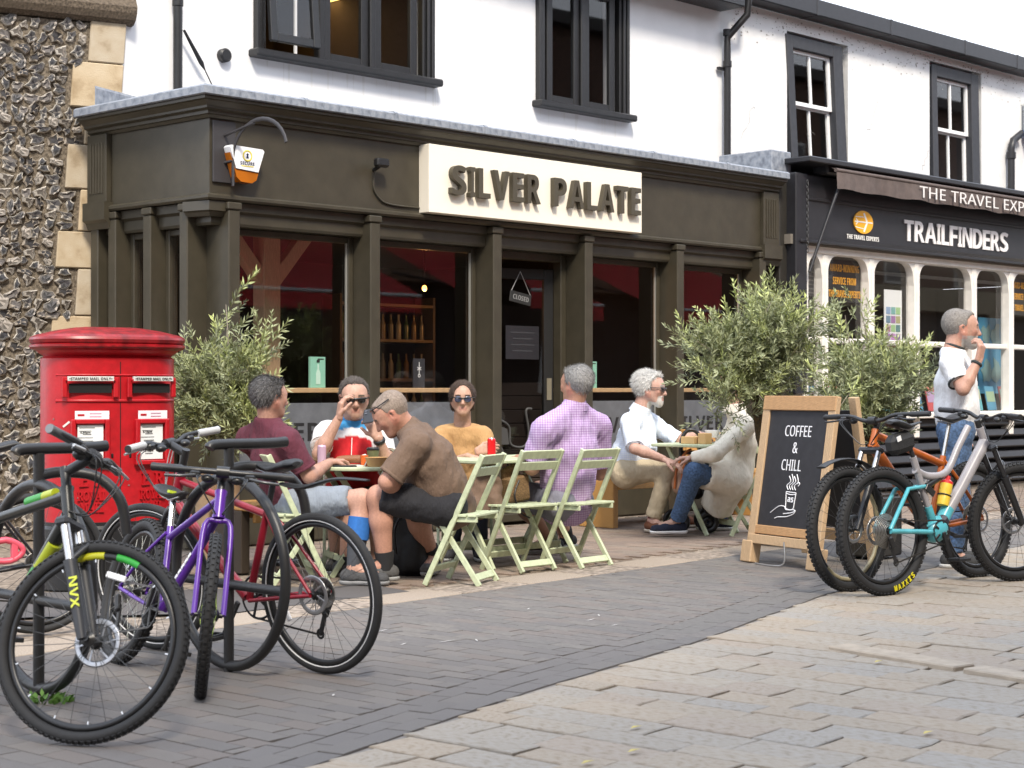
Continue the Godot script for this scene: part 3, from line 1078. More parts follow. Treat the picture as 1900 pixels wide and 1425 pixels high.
	part(pk, "emblem_cross", Mb.new().box(Vector3(0, 0.165, 0.008), Vector3(0.05, 0.006, 0.002), 0, Basis(Vector3(0, 0, 1), -0.5)), wi2)
	part(pk, "emblem_drop", Mb.new().at(Z(Vector3(0, 0.105, 0.007))).torus(0.012, 0.0035, 14, 5, 0.4), wi2)
	single("broom_handle", "pale wooden pole standing in the second cafe window", "pole", Mb.new().tube([Vector3(0, 0, 0), Vector3(0, 0.42, 0)], 0.014, 8), mat(Color(0.62, 0.42, 0.24)), Transform3D(FB.basis, S(1.82, 1.21, zg - 0.1)))
	# CLOSED notice on the door
	var cl := thing("closed_sign", "tilted CLOSED notice hanging by a string in the cafe doorway", "sign", S(3.52, 2.02, -0.27), "", FB.basis)
	var tilt := Basis(Vector3(0, 0, 1), deg_to_rad(-9))
	part(cl, "plate", Mb.new().box(Vector3(0, 0, 0), Vector3(0.27, 0.1, 0.012), 0.003, tilt), mat(Color(0.02, 0.02, 0.02), 0.6))
	print_on(cl, "lettering", "CLOSED", 0.2, 0.045, Transform3D(tilt, Vector3(0, 0, 0.008)), mat(Color(0.22, 0.22, 0.22)))
	part(cl, "string", Mb.new().tube([tilt * Vector3(-0.12, 0.05, 0), Vector3(0, 0.24, 0), tilt * Vector3(0.12, 0.05, 0)], 0.0035, 5), mat(Color(0.4, 0.4, 0.4)))
	var ob := thing("notice_panel", "dark printed notice on the cafe door", "notice", S(3.55, 1.62, -0.275), "", FB.basis)
	part(ob, "panel", Mb.new().box(Vector3.ZERO, Vector3(0.42, 0.3, 0.008)), mat(Color(0.02, 0.02, 0.024), 0.4))
	for k in 4:
		part(ob, "print_line", Mb.new().box(Vector3(0, 0.09 - k * 0.055, 0.005), Vector3(0.3 - 0.05 * (k % 2), 0.012, 0.002)), mat(Color(0.035, 0.035, 0.04)))

# ---------------------------------------------------------------- travel agency next door
func build_agency() -> void:
	var wz := -1.55
	var white := nmat(Color(0.74, 0.74, 0.735), "faint", 2.0, 0.9, 0.3, "bump")
	var grey := nmat(Color(0.04, 0.042, 0.05), "soft", 0.6, 0.6)
	var slate := nmat(Color(0.02, 0.02, 0.024), "soft", 0.9, 0.45)
	var wood := nmat(Color(0.8, 0.77, 0.72), "faint", 0.6, 0.5)
	var wood_w := mat(Color(0.8, 0.8, 0.8), 0.5)
	var gl := glass(Color(1, 1, 1), 0.05, 0.7)
	var b := thing("travel_agency_building", "white rendered house with black travel agency shopfront and white arched shop windows", "building", FB.origin, "", FB.basis)
	var w1 := [9.42, 4.02, 10.5, 5.46]
	var w2 := [12.6, 4.06, 13.72, 5.54]
	part(b, "upper_wall", Mb.new().wall(8.02, 2.7, 19.0, 5.68, wz - 0.3, wz, [[9.3, 3.6, 10.58, 5.5], [12.48, 3.6, 13.82, 5.58]]), white)
	var ev := Mb.new()
	ev.box(Vector3(13.5, 5.79, wz + 0.11), Vector3(11.0, 0.2, 0.26), 0.012)
	part(b, "gutter_board", ev, slate)
	for x in [9.6, 11.2, 13.0, 14.4]:
		part(b, "gutter_joint", Mb.new().box(Vector3(x, 5.79, wz + 0.112), Vector3(0.05, 0.206, 0.266), 0.006), slate)
	var rf := Mb.new()
	rf.face([Vector3(8.02, 5.89, wz + 0.2), Vector3(19, 5.89, wz + 0.2), Vector3(19, 6.9, wz - 4), Vector3(8.02, 6.9, wz - 4)], Vector3(0, 1, 1))
	part(b, "roof", rf, slate)
	# dirt specks and hairline cracks under the gutter
	var dirt := Mb.new()
	for k in 420:
		var hx := rng.randf_range(8.1, 15.0)
		var drop := absf(rng.randfn()) * 0.16 + 0.02
		var q := Vector3(hx, 5.66 - drop, wz + 0.003)
		var sz := rng.randf_range(0.004, 0.02)
		var sp := []
		for i in 5:
			sp.append(q + Vector3(cos(TAU * i / 5) * sz * rng.randf_range(0.5, 1.4), sin(TAU * i / 5) * sz * rng.randf_range(0.3, 0.8), 0))
		dirt.face(sp, Vector3(0, 0, 1))
	part(b, "dirt_specks", dirt, mat(Color(0.3, 0.28, 0.26), 0.95)).set_meta("kind", "stuff")
	var crk := Mb.new()
	for k in 5:
		var q := Vector3(8.4 + k * 1.3, 4.1 + 0.2 * (k % 3), wz + 0.002)
		var line := [q]
		for i in 7:
			q += Vector3(rng.randf_range(-0.04, 0.09), rng.randf_range(-0.03, 0.1), 0)
			line.append(q)
		crk.tube(line, 0.0022, 4)
	part(b, "hairline_crack", crk, mat(Color(0.35, 0.34, 0.33), 0.95))
	# sash windows in crooked dark surrounds
	for wi in 2:
		var r: Array = [w1, w2][wi]
		var win := sub(b, "window")
		var lean: float = [0.12, 0.05][wi]
		var sh := Transform3D(Basis(Vector3(1, 0, 0), Vector3(-lean / 1.5, 1, 0), Vector3(0, 0, 1)), Vector3(lean * r[1] / 1.5, 0, wz))
		var fr := Mb.new().at(sh)
		var by := 3.62
		fr.box(Vector3(r[0] + 0.02, (by + r[3]) / 2, -0.06), Vector3(0.13, r[3] - by, 0.16), 0.006)
		fr.box(Vector3(r[2] - 0.06, (by + r[3]) / 2, -0.06), Vector3(0.2, r[3] - by, 0.16), 0.006)
		fr.box(Vector3((r[0] + r[2]) / 2 - 0.035, r[3] - 0.075, -0.06), Vector3(r[2] - r[0] - 0.235, 0.15, 0.155), 0.006)
		part(win, "surround", fr, grey)
		var x0: float = r[0] + 0.085
		var x1: float = r[2] - 0.16
		var yt: float = r[3] - 0.15
		var ym: float = r[1] + 0.62
		for k in 2:
			var y0: float = [ym, by][k]
			var y1: float = [yt, ym + 0.02][k]
			var z: float = [-0.06, -0.1][k]
			var s := Mb.new().at(sh)
			s.box(Vector3(x0 + 0.02, (y0 + y1) / 2, z), Vector3(0.045, y1 - y0, 0.04), 0.004)
			s.box(Vector3(x1 - 0.02, (y0 + y1) / 2, z), Vector3(0.045, y1 - y0, 0.04), 0.004)
			s.box(Vector3((x0 + x1) / 2, (y0 + y1) / 2, z), Vector3(0.03, y1 - y0 - 0.09, 0.034), 0.004)
			s.box(Vector3((x0 + x1) / 2, y1 - 0.022, z), Vector3(x1 - x0 - 0.09, 0.044, 0.038), 0.004)
			s.box(Vector3((x0 + x1) / 2, y0 + 0.022, z), Vector3(x1 - x0 - 0.09, 0.05, 0.038), 0.004)
			part(win, "sash", s, wood_w)
			for h in 2:
				var p := Mb.new().at(sh)
				var a := lerpf(x0, x1, 0.5 * h)
				p.pane(Vector3(a, y0, z - 0.005), Vector3(a + (x1 - x0) / 2, y0, z - 0.005), Vector3(a + (x1 - x0) / 2, y1, z - 0.005), Vector3(a, y1, z - 0.005))
				part(win, "pane", p, gl)
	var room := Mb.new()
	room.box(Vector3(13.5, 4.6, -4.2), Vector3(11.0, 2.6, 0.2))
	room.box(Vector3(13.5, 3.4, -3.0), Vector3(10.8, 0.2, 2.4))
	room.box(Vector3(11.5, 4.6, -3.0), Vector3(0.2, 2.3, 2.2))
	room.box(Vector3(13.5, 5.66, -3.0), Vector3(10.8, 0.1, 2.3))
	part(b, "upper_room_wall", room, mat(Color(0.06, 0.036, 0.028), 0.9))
	# shopfront
	part(b, "fascia", Mb.new().box(Vector3(11.1, 3.09, 0.0), Vector3(7.8, 0.72, 0.2), 0.006), slate)
	part(b, "fascia_lip", Mb.new().box(Vector3(11.1, 2.745, 0.12), Vector3(7.8, 0.03, 0.08), 0.006), slate)
	part(b, "fascia_rib", Mb.new().box(Vector3(11.1, 3.2, 0.106), Vector3(7.8, 0.035, 0.02), 0.006), slate)
	part(b, "end_panel", Mb.new().box(Vector3(7.24, 2.3, 0.02), Vector3(0.2, 2.3, 0.24), 0.01), slate)
	part(b, "end_panel", Mb.new().box(Vector3(7.12, 1.72, -0.1), Vector3(0.2, 3.44, 0.24), 0.01), nmat(Color(0.03, 0.027, 0.022), "soft", 1.0, 0.5))
	part(b, "flat_roof", Mb.new().box(Vector3(11.1, 3.585, -0.62), Vector3(7.8, 0.06, 1.8), 0.01), slate)
	part(b, "lead_upstand", Mb.new().box(Vector3(7.15, 3.56, -0.4), Vector3(0.34, 0.26, 0.7), 0.01), nmat(Color(0.33, 0.345, 0.37), "lead", 0.7, 0.55))
	# awning
	var cloth := nmat(Color(0.12, 0.092, 0.083), "soft", 0.8, 0.9, 0.1, "bump")
	var aw := thing("shop_awning", "retracted brown awning with THE TRAVEL EXPERTS on its valance", "awning", S(7.62, 3.42, 0.1), "", FB.basis)
	part(aw, "roller_box", Mb.new().box(Vector3(3.6, 0.11, 0.0), Vector3(7.2, 0.12, 0.2), 0.02), slate)
	var vl := Mb.new()
	var n := 60
	for k in n:
		var a := 7.2 * k / n
		var c := 7.2 * (k + 1) / n
		var za := 0.22 + 0.012 * sin(a * 5.0) + 0.008 * sin(a * 13.0)
		var zc := 0.22 + 0.012 * sin(c * 5.0) + 0.008 * sin(c * 13.0)
		var ya := -0.12 + 0.008 * sin(a * 9.0)
		var yc := -0.12 + 0.008 * sin(c * 9.0)
		vl.face([Vector3(a, ya, za), Vector3(c, yc, zc), Vector3(c, 0.08, 0.21), Vector3(a, 0.08, 0.21)], Vector3(0, 0, 1))
		vl.face([Vector3(a, 0.08, 0.21), Vector3(c, 0.08, 0.21), Vector3(c, 0.14, 0.08), Vector3(a, 0.14, 0.08)], Vector3(0, 1, 1))
	part(aw, "valance", vl, cloth)
	part(aw, "front_bar", Mb.new().tube([Vector3(0, 0.08, 0.2), Vector3(7.2, 0.08, 0.2)], 0.022, 8), cloth)
	print_on(aw, "lettering", "THE TRAVEL EXPERTS", 3.05, 0.125, Z(Vector3(3.08, -0.02, 0.246)), mat(Color(0.7, 0.68, 0.66)), 0.002, "Droid Sans", false)
	part(aw, "folding_arm", Mb.new().tube([Vector3(0.12, 0.02, 0.2), Vector3(-0.22, -0.8, 0.1), Vector3(-0.3, -1.0, 0.08)], 0.017, 8), slate)
	var ch := thing("hanging_chain", "thin iron chain hanging at the edge of the black fascia", "chain", S(7.3, 3.36, 0.17), "", FB.basis)
	for k in 22:
		part(ch, "link", Mb.new().at(Transform3D(yaw(90.0 * (k % 2)) * Basis.from_scale(Vector3(0.6, 1, 1)), Vector3.ZERO)).torus(0.021, 0.0045, 10, 5), mat(Color(0.09, 0.09, 0.09), 0.5, 0.5), Z(Vector3(0, -k * 0.034, 0)))
	var sgl := thing("agency_sign", "white TRAILFINDERS lettering on the black fascia", "sign", S(10.36, 2.99, 0.101), "", FB.basis)
	var xx := -1.12
	var wl := {"T": 0.19, "R": 0.2, "A": 0.23, "I": 0.075, "L": 0.16, "F": 0.165, "N": 0.21, "D": 0.21, "E": 0.165, "S": 0.185}
	for c in "TRAILFINDERS":
		print_on(sgl, "letter", c, wl[c], 0.235, Z(Vector3(xx + wl[c] / 2, 0, 0.006)), mat(Color(0.82, 0.8, 0.8), 0.5), 0.012)
		xx += wl[c] + 0.022
	var lg := thing("round_logo", "round orange aeroplane logo above small THE TRAVEL EXPERTS lettering", "sign", S(8.42, 3.02, 0.101), "", FB.basis)
	var disc := PackedVector2Array()
	for k in 36:
		disc.append(Vector2(cos(TAU * k / 36) * 0.185, sin(TAU * k / 36) * 0.125))
	part(lg, "disc", Mb.new().at(Z(Vector3(0, 0.0, 0))).prism(disc, 0.0, 0.012), mat(Color(0.85, 0.42, 0.02), 0.5))
	var lw := mat(Color(0.85, 0.84, 0.8), 0.5)
	var pl := Mb.new()
	pl.at(Transform3D(Basis.from_scale(Vector3(1, 0.66, 1)), Vector3(0, -0.046, 0)))
	pl.bar(Vector3(-0.17, 0.07, 0.014), Vector3(0.17, 0.07, 0.014), 0.022, 0.004)
	pl.bar(Vector3(0.06, 0.08, 0.0145), Vector3(-0.0, 0.22, 0.0145), 0.03, 0.004)
	pl.bar(Vector3(0.06, 0.06, 0.0145), Vector3(-0.0, -0.09, 0.0145), 0.03, 0.004)
	pl.bar(Vector3(-0.11, 0.07, 0.015), Vector3(-0.15, 0.12, 0.015), 0.016, 0.004)
	pl.bar(Vector3(-0.11, 0.07, 0.015), Vector3(-0.15, 0.02, 0.015), 0.016, 0.004)
	part(lg, "aeroplane", pl, lw)
	var ar := Mb.new().at(Transform3D(Basis.from_scale(Vector3(1, 0.66, 1)), Vector3(0, -0.046, 0)))
	ar.bar(Vector3(-0.16, 0.15, 0.014), Vector3(0.0, 0.155, 0.014), 0.014, 0.004)
	ar.bar(Vector3(-0.16, -0.02, 0.014), Vector3(0.0, -0.04, 0.014), 0.014, 0.004)
	part(lg, "stripe", ar, lw)
	print_on(lg, "lettering", "THE TRAVEL EXPERTS", 0.62, 0.05, Z(Vector3(0, -0.17, 0.004)), lw)
	# white timber shop windows with arched heads
	var cols := [7.42, 7.78, 8.66, 9.58, 10.84, 11.72, 12.6, 13.5]
	var zc := 0.0
	part(b, "head_rail", Mb.new().box(Vector3(10.9, 2.69, zc), Vector3(7.3, 0.1, 0.14), 0.008), wood)
	for x in cols:
		var cp := Mb.new().box(Vector3(x, 1.64, zc), Vector3(0.1, 1.998, 0.13), 0.012)
		cp.box(Vector3(x, 1.64, zc + 0.06), Vector3(0.05, 1.8, 0.05), 0.012)
		part(b, "column", cp, wood)
		for s in [-1.0, 1.0]:
			var q := PackedVector2Array([Vector2(0, 0), Vector2(0, -0.26)])
			for k in 7:
				var a := PI / 2 * k / 6.0
				q.append(Vector2(0.16 - 0.15 * cos(a), -0.2 + 0.19 * sin(a)))
			q.append(Vector2(0.18, 0))
			for i in q.size():
				q[i].x *= s
			part(b, "arch_bracket", Mb.new().at(Z(Vector3(x + s * 0.05, 2.639, 0))).prism(q, zc - 0.04, zc + 0.05), wood)
	part(b, "transom", Mb.new().box(Vector3(10.9, 1.72, zc - 0.012), Vector3(7.2, 0.06, 0.08), 0.01), wood)
	part(b, "window_sill", Mb.new().box(Vector3(10.9, 0.9, zc + 0.03), Vector3(7.3, 0.07, 0.22), 0.01), wood)
	for k in cols.size() - 1:
		pane_of(b, cols[k] + 0.04, 0.93, cols[k + 1] - 0.04, 2.65, zc - 0.03, gl)
	for k in 6:
		part(b, "riser_slat", Mb.new().box(Vector3(10.9, 0.12 + k * 0.135, zc), Vector3(7.2, 0.09, 0.1), 0.01, Basis(Vector3.RIGHT, -0.35)), slate)
	part(b, "riser_back", Mb.new().box(Vector3(10.9, 0.44, zc - 0.1), Vector3(7.2, 0.88, 0.04)), mat(Color(0.008, 0.008, 0.009)))
	part(b, "door_frame", Mb.new().box(Vector3(9.76, 1.4, zc - 0.12), Vector3(0.12, 2.5, 0.1), 0.01), wood)
	var inn := Mb.new()
	inn.box(Vector3(11.2, 1.4, -3.2), Vector3(8.4, 2.8, 0.2))
	inn.box(Vector3(11.2, 2.76, -1.5), Vector3(8.2, 0.1, 3.2))
	inn.box(Vector3(11.2, 0.0, -1.6), Vector3(8.2, 0.1, 3.2))
	inn.box(Vector3(15.3, 1.4, -1.6), Vector3(0.2, 2.6, 3.0))
	part(b, "interior_wall", inn, mat(Color(0.17, 0.15, 0.125), 0.9))
	# posters and boards in the windows
	var oc := thing("window_lettering", "orange AWARD-WINNING SERVICE lettering on black in the arched window", "window sign", S(8.31, 2.38, -0.06), "window lettering of the travel agency", FB.basis)
	part(oc, "panel", Mb.new().box(Vector3(0, 0, -0.006), Vector3(0.72, 0.46, 0.006)), mat(Color(0.01, 0.01, 0.012), 0.4))
	var orange := mat(Color(0.75, 0.36, 0.03), 0.5)
	for k in 3:
		print_on(oc, "lettering", ["AWARD-WINNING", "SERVICE FROM", "THE TRAVEL EXPERTS"][k], [0.56, 0.44, 0.6][k], 0.08, Z(Vector3(0, 0.14 - k * 0.14, 0.0)), orange)
	var oc2 := thing("window_lettering", "orange AWARD-WINNING lettering cut off by the picture edge", "window sign", S(12.2, 2.36, -0.06), "window lettering of the travel agency", FB.basis)
	part(oc2, "panel", Mb.new().box(Vector3(0, 0, -0.006), Vector3(0.72, 0.46, 0.006)), mat(Color(0.01, 0.01, 0.012), 0.4))
	for k in 3:
		print_on(oc2, "lettering", ["AWARD-WINNING", "SERVICE FROM", "THE TRAVEL EXPERTS"][k], [0.56, 0.44, 0.6][k], 0.08, Z(Vector3(0, 0.14 - k * 0.14, 0.0)), orange)
	var wp := thing("white_poster", "tall white poster with a grid of small colour pictures in the arched window", "poster", S(9.28, 1.85, -0.07), "", FB.basis)
	part(wp, "sheet", Mb.new().box(Vector3.ZERO, Vector3(0.36, 0.95, 0.006)), mat(Color(0.7, 0.72, 0.72), 0.6))
	for k in 18:
		var col := Color.from_hsv(rng.randf(), 0.5, rng.randf_range(0.2, 0.5))
		part(wp, "picture", Mb.new().box(Vector3(-0.1 + (k % 3) * 0.1, 0.24 - (k / 3) * 0.1, 0.005), Vector3(0.085, 0.08, 0.004)), mat(col))
	var wbd := thing("fare_board", "white board of small printed cards on a dark stand behind the window", "notice board", S(7.98, 2.36, -0.25), "", FB.basis * Basis(Vector3(0, 0, 1), -0.05))
	part(wbd, "board", Mb.new().box(Vector3.ZERO, Vector3(0.42, 0.3, 0.02)), mat(Color(0.3, 0.3, 0.31)))
	for k in 6:
		part(wbd, "print_line", Mb.new().box(Vector3(0, 0.11 - k * 0.045, 0.012), Vector3(0.34, 0.014, 0.003)), mat(Color(0.6, 0.6, 0.6)))
	var sea := mat(Color(0.05, 0.22, 0.36), 0.5)
	for q in [[11.28, 0], [11.95, 1]]:
		var mp := thing("map_poster", ["large blue wall map with grey-green land behind the shop window", "second blue wall map by the picture edge"][q[1]], "map", S(q[0], 1.62, -0.35), "wall maps in the travel agency", FB.basis)
		part(mp, "sheet", Mb.new().box(Vector3.ZERO, Vector3(0.62, 0.95, 0.006)), sea)
		for k in 4:
			var land := PackedVector2Array()
			for i in 12:
				land.append(Vector2(cos(TAU * i / 12) * 0.13, sin(TAU * i / 12) * 0.16) * rng.randf_range(0.5, 1.2))
			part(mp, "land", Mb.new().at(Z(Vector3(-0.13 + (k % 2) * 0.25, 0.24 - (k / 2) * 0.42, 0.004 + k * 0.001))).prism(land, 0.0, 0.003), mat(Color(0.16, 0.27, 0.27), 0.6))
	for k in 12:
		var x: float = 7.95 + k * 0.34 + (0.3 if k > 4 else 0.0)
		var col2: Color = [Color(0.1, 0.3, 0.45), Color(0.5, 0.1, 0.1), Color(0.2, 0.4, 0.25), Color(0.55, 0.45, 0.3), Color(0.12, 0.4, 0.45)][k % 5]
		var bc := thing("brochure", "%s travel brochure, %s along the agency window sill" % [["blue", "red", "green", "sand-coloured", "turquoise"][k % 5], ["first", "second", "third", "fourth", "fifth", "sixth", "seventh", "eighth", "ninth", "tenth", "eleventh", "last"][k]], "brochure", S(x, 0.94, -0.16), "brochures along the agency window", FB.basis * Basis(Vector3.RIGHT, -0.2))
		part(bc, "cover", Mb.new().box(Vector3(0, 0.15, 0), Vector3(0.22, 0.3, 0.01)), mat(col2, 0.3))
		part(bc, "photo", Mb.new().box(Vector3(0, 0.17 + 0.03 * (k % 2), 0.007), Vector3(0.19, 0.13, 0.003)), mat(Color.from_hsv(0.13 * k - floorf(0.13 * k), 0.35, 0.45), 0.3))
	var wb2 := thing("blue_wall_lamp", "blue and white projecting box on the far white wall", "sign", S(15.05, 5.1, wz + 0.2), "", FB.basis)
	part(wb2, "box", Mb.new().box(Vector3.ZERO, Vector3(0.3, 0.5, 0.3), 0.01), mat(Color(0.6, 0.65, 0.7)))
	part(wb2, "blue_base", Mb.new().box(Vector3(0, -0.24, 0), Vector3(0.31, 0.1, 0.31), 0.01), mat(Color(0.03, 0.12, 0.4)))
	var dp := thing("downpipe", "black rainwater pipe with an elbow at the far end of the white wall", "downpipe", S(14.5, 3.6, wz + 0.08), "rainwater pipes on the white walls", FB.basis)
	part(dp, "pipe", Mb.new().tube([Vector3(0, 0, 0), Vector3(0, 1.0, 0), Vector3(0.05, 1.12, 0), Vector3(0.3, 1.25, 0)], 0.05, 10), slate)
	part(dp, "joint", Mb.new().tube([Vector3(0, 0.86, 0), Vector3(0, 0.95, 0)], 0.065, 10), slate)

# ---------------------------------------------------------------- flint wall
func build_flint_wall() -> void:
	var o := Vector3(-3.397, -0.411, -13.5)
	o.y = 0
	var bx := Vector3(0.89, 0, -0.456)
	var lean := 0.066
	var bas := Basis(bx, Vector3(-0.0, 1, 0) + bx * lean, Vector3(0.456, 0, 0.89))
	var w := thing("flint_wall", "old knapped flint wall with squared sandstone corner blocks and a moulded coping", "wall", o, "", bas)
	part(w, "mortar", Mb.new().box(Vector3(-0.95, 2.08, -0.25), Vector3(1.88, 4.16, 0.5)), nmat(Color(0.42, 0.35, 0.265), "mottle", 0.35, 0.95, 1.0, "fine"))
	# corner blocks, alternately long and short
	var stone := [nmat(Color(0.46, 0.385, 0.275), "stone", 0.9, 0.9, 0.15), nmat(Color(0.49, 0.4, 0.275), "stone", 1.3, 0.9, 0.15), nmat(Color(0.43, 0.37, 0.28), "stone", 1.1, 0.9, 0.15)]
	var heights := [0.34, 0.36, 0.4, 0.33, 0.36, 0.38, 0.3, 0.34, 0.36, 0.3, 0.37, 0.34]
	var y := 0.0
	var edges := []
	for k in heights.size():
		var h: float = heights[k]
		var ln: float = [0.42, 0.27][k % 2] + rng.randf_range(-0.02, 0.02)
		part(w, "corner_stone", Mb.new().box(Vector3(-ln / 2 + 0.0, y + h / 2, -0.235), Vector3(ln, h - 0.008, 0.53), 0.008), stone[k % 3])
		edges.append([y, y + h, ln])
		y += h
	part(w, "coping", Mb.new().sweep([Vector2(-0.5, 4.17), Vector2(0.0, 4.17), Vector2(0.06, 4.2), Vector2(0.09, 4.25), Vector2(0.09, 4.3), Vector2(0.0, 4.4), Vector2(-0.5, 4.6)], [Vector2(-1.9, 0.02), Vector2(0.06, 0.02)]), nmat(Color(0.26, 0.2, 0.14), "mottle", 0.3, 0.95, 1.0))
	# knapped flints: dark split faces with pale rinds
	var kinds := []
	var raw := []
	var rest := Mb.new()
	rest.use_col = true
	var fmats := vmat(0.9, "soft", 0.1)
	for v in 10:
		var mb := Mb.new()
		mb.use_col = true
		var nn := 9 + v % 3
		var rad := []
		for i in nn:
			rad.append(rng.randf_range(0.5, 1.15))
		var dark: Color = [Color(0.03, 0.03, 0.034), Color(0.06, 0.058, 0.06), Color(0.11, 0.1, 0.095), Color(0.04, 0.038, 0.04), Color(0.16, 0.14, 0.12)][v % 5]
		var rind: Color = [Color(0.5, 0.46, 0.4), Color(0.4, 0.36, 0.31), Color(0.32, 0.275, 0.225)][v % 3]
		var rings := [[1.0, -0.3], [1.06, 0.2], [0.9, 0.62], [0.62, 0.6]]
		var tilt := Vector2(rng.randf_range(-0.25, 0.25), rng.randf_range(-0.25, 0.25))
		var pts := []
		for r in rings.size():
			var row := []
			for i in nn:
				var a := TAU * i / nn
				var q: Vector2 = Vector2(cos(a), sin(a)) * rad[i] * rings[r][0] * (1.0 + (rng.randf_range(-0.12, 0.12) if r > 1 else 0.0))
				row.append(Vector3(q.x, q.y, rings[r][1] + (q.dot(tilt) if r > 1 else 0.0) + (rng.randf_range(-0.12, 0.12) if r > 1 else 0.0)))
			pts.append(row)
		for r in rings.size() - 1:
			for i in nn:
				mb.col = [rind, rind, rind.lerp(dark, 0.85)][r] * rng.randf_range(0.7, 1.25)
				if r == 2 and rng.randf() < 0.3:
					mb.col = rind
				mb.face([pts[r][i], pts[r][(i + 1) % nn], pts[r + 1][(i + 1) % nn]], pts[r][i] * Vector3(1, 1, 0) + Vector3(0, 0, 0.3))
				mb.face([pts[r][i], pts[r + 1][(i + 1) % nn], pts[r + 1][i]], pts[r][i] * Vector3(1, 1, 0) + Vector3(0, 0, 0.3))
		mb.col = dark
		var cen := Vector3(rng.randf_range(-0.2, 0.2), rng.randf_range(-0.2, 0.2), 0.62 + rng.randf_range(-0.15, 0.1))
		for i in nn:
			mb.col = dark * rng.randf_range(0.5, 2.2) if rng.randf() > 0.12 else rind
			mb.face([pts[3][i], pts[3][(i + 1) % nn], cen], Vector3(0, 0, 1))
		kinds.append(mb.mesh())
		raw.append(mb)
	var fy := 0.05
	while fy < 4.14:
		var row_h := rng.randf_range(0.065, 0.105)
		var ln := 0.3
		for e in edges:
			if fy + 0.05 >= e[0] and fy + 0.05 < e[1]:
				ln = e[2]
		var fx := -ln - 0.03
		while fx > -1.8:
			var fw := rng.randf_range(0.06, 0.15)
			var bs := Basis(Vector3(0, 0, 1), rng.randf_range(-0.6, 0.6)) * Basis.from_scale(Vector3(fw * 0.54, row_h * rng.randf_range(0.46, 0.64), rng.randf_range(0.03, 0.065)))
			var kd := rng.randi() % kinds.size()
			var fx3 := Transform3D(bs, Vector3(fx - fw / 2, fy + row_h / 2 + rng.randf_range(-0.025, 0.025), 0.0))
			if fx > -0.9:
				part(w, "flint", kinds[kd], fmats, fx3)
			else:
				var src: Mb = raw[kd]
				var nb := bs.inverse().transposed()
				var b0 := rest.v.size()
				for i in src.v.size():
					rest.v.append(fx3 * src.v[i])
					rest.n.append((nb * src.n[i]).normalized())
					rest.c.append(src.c[i])
					rest.t.append(Vector2.ZERO)
				for i in src.ix:
					rest.ix.append(b0 + i)
			fx -= fw + rng.randf_range(-0.004, 0.016)
		fy += row_h
	part(w, "far_flints", rest, fmats).set_meta("kind", "stuff")

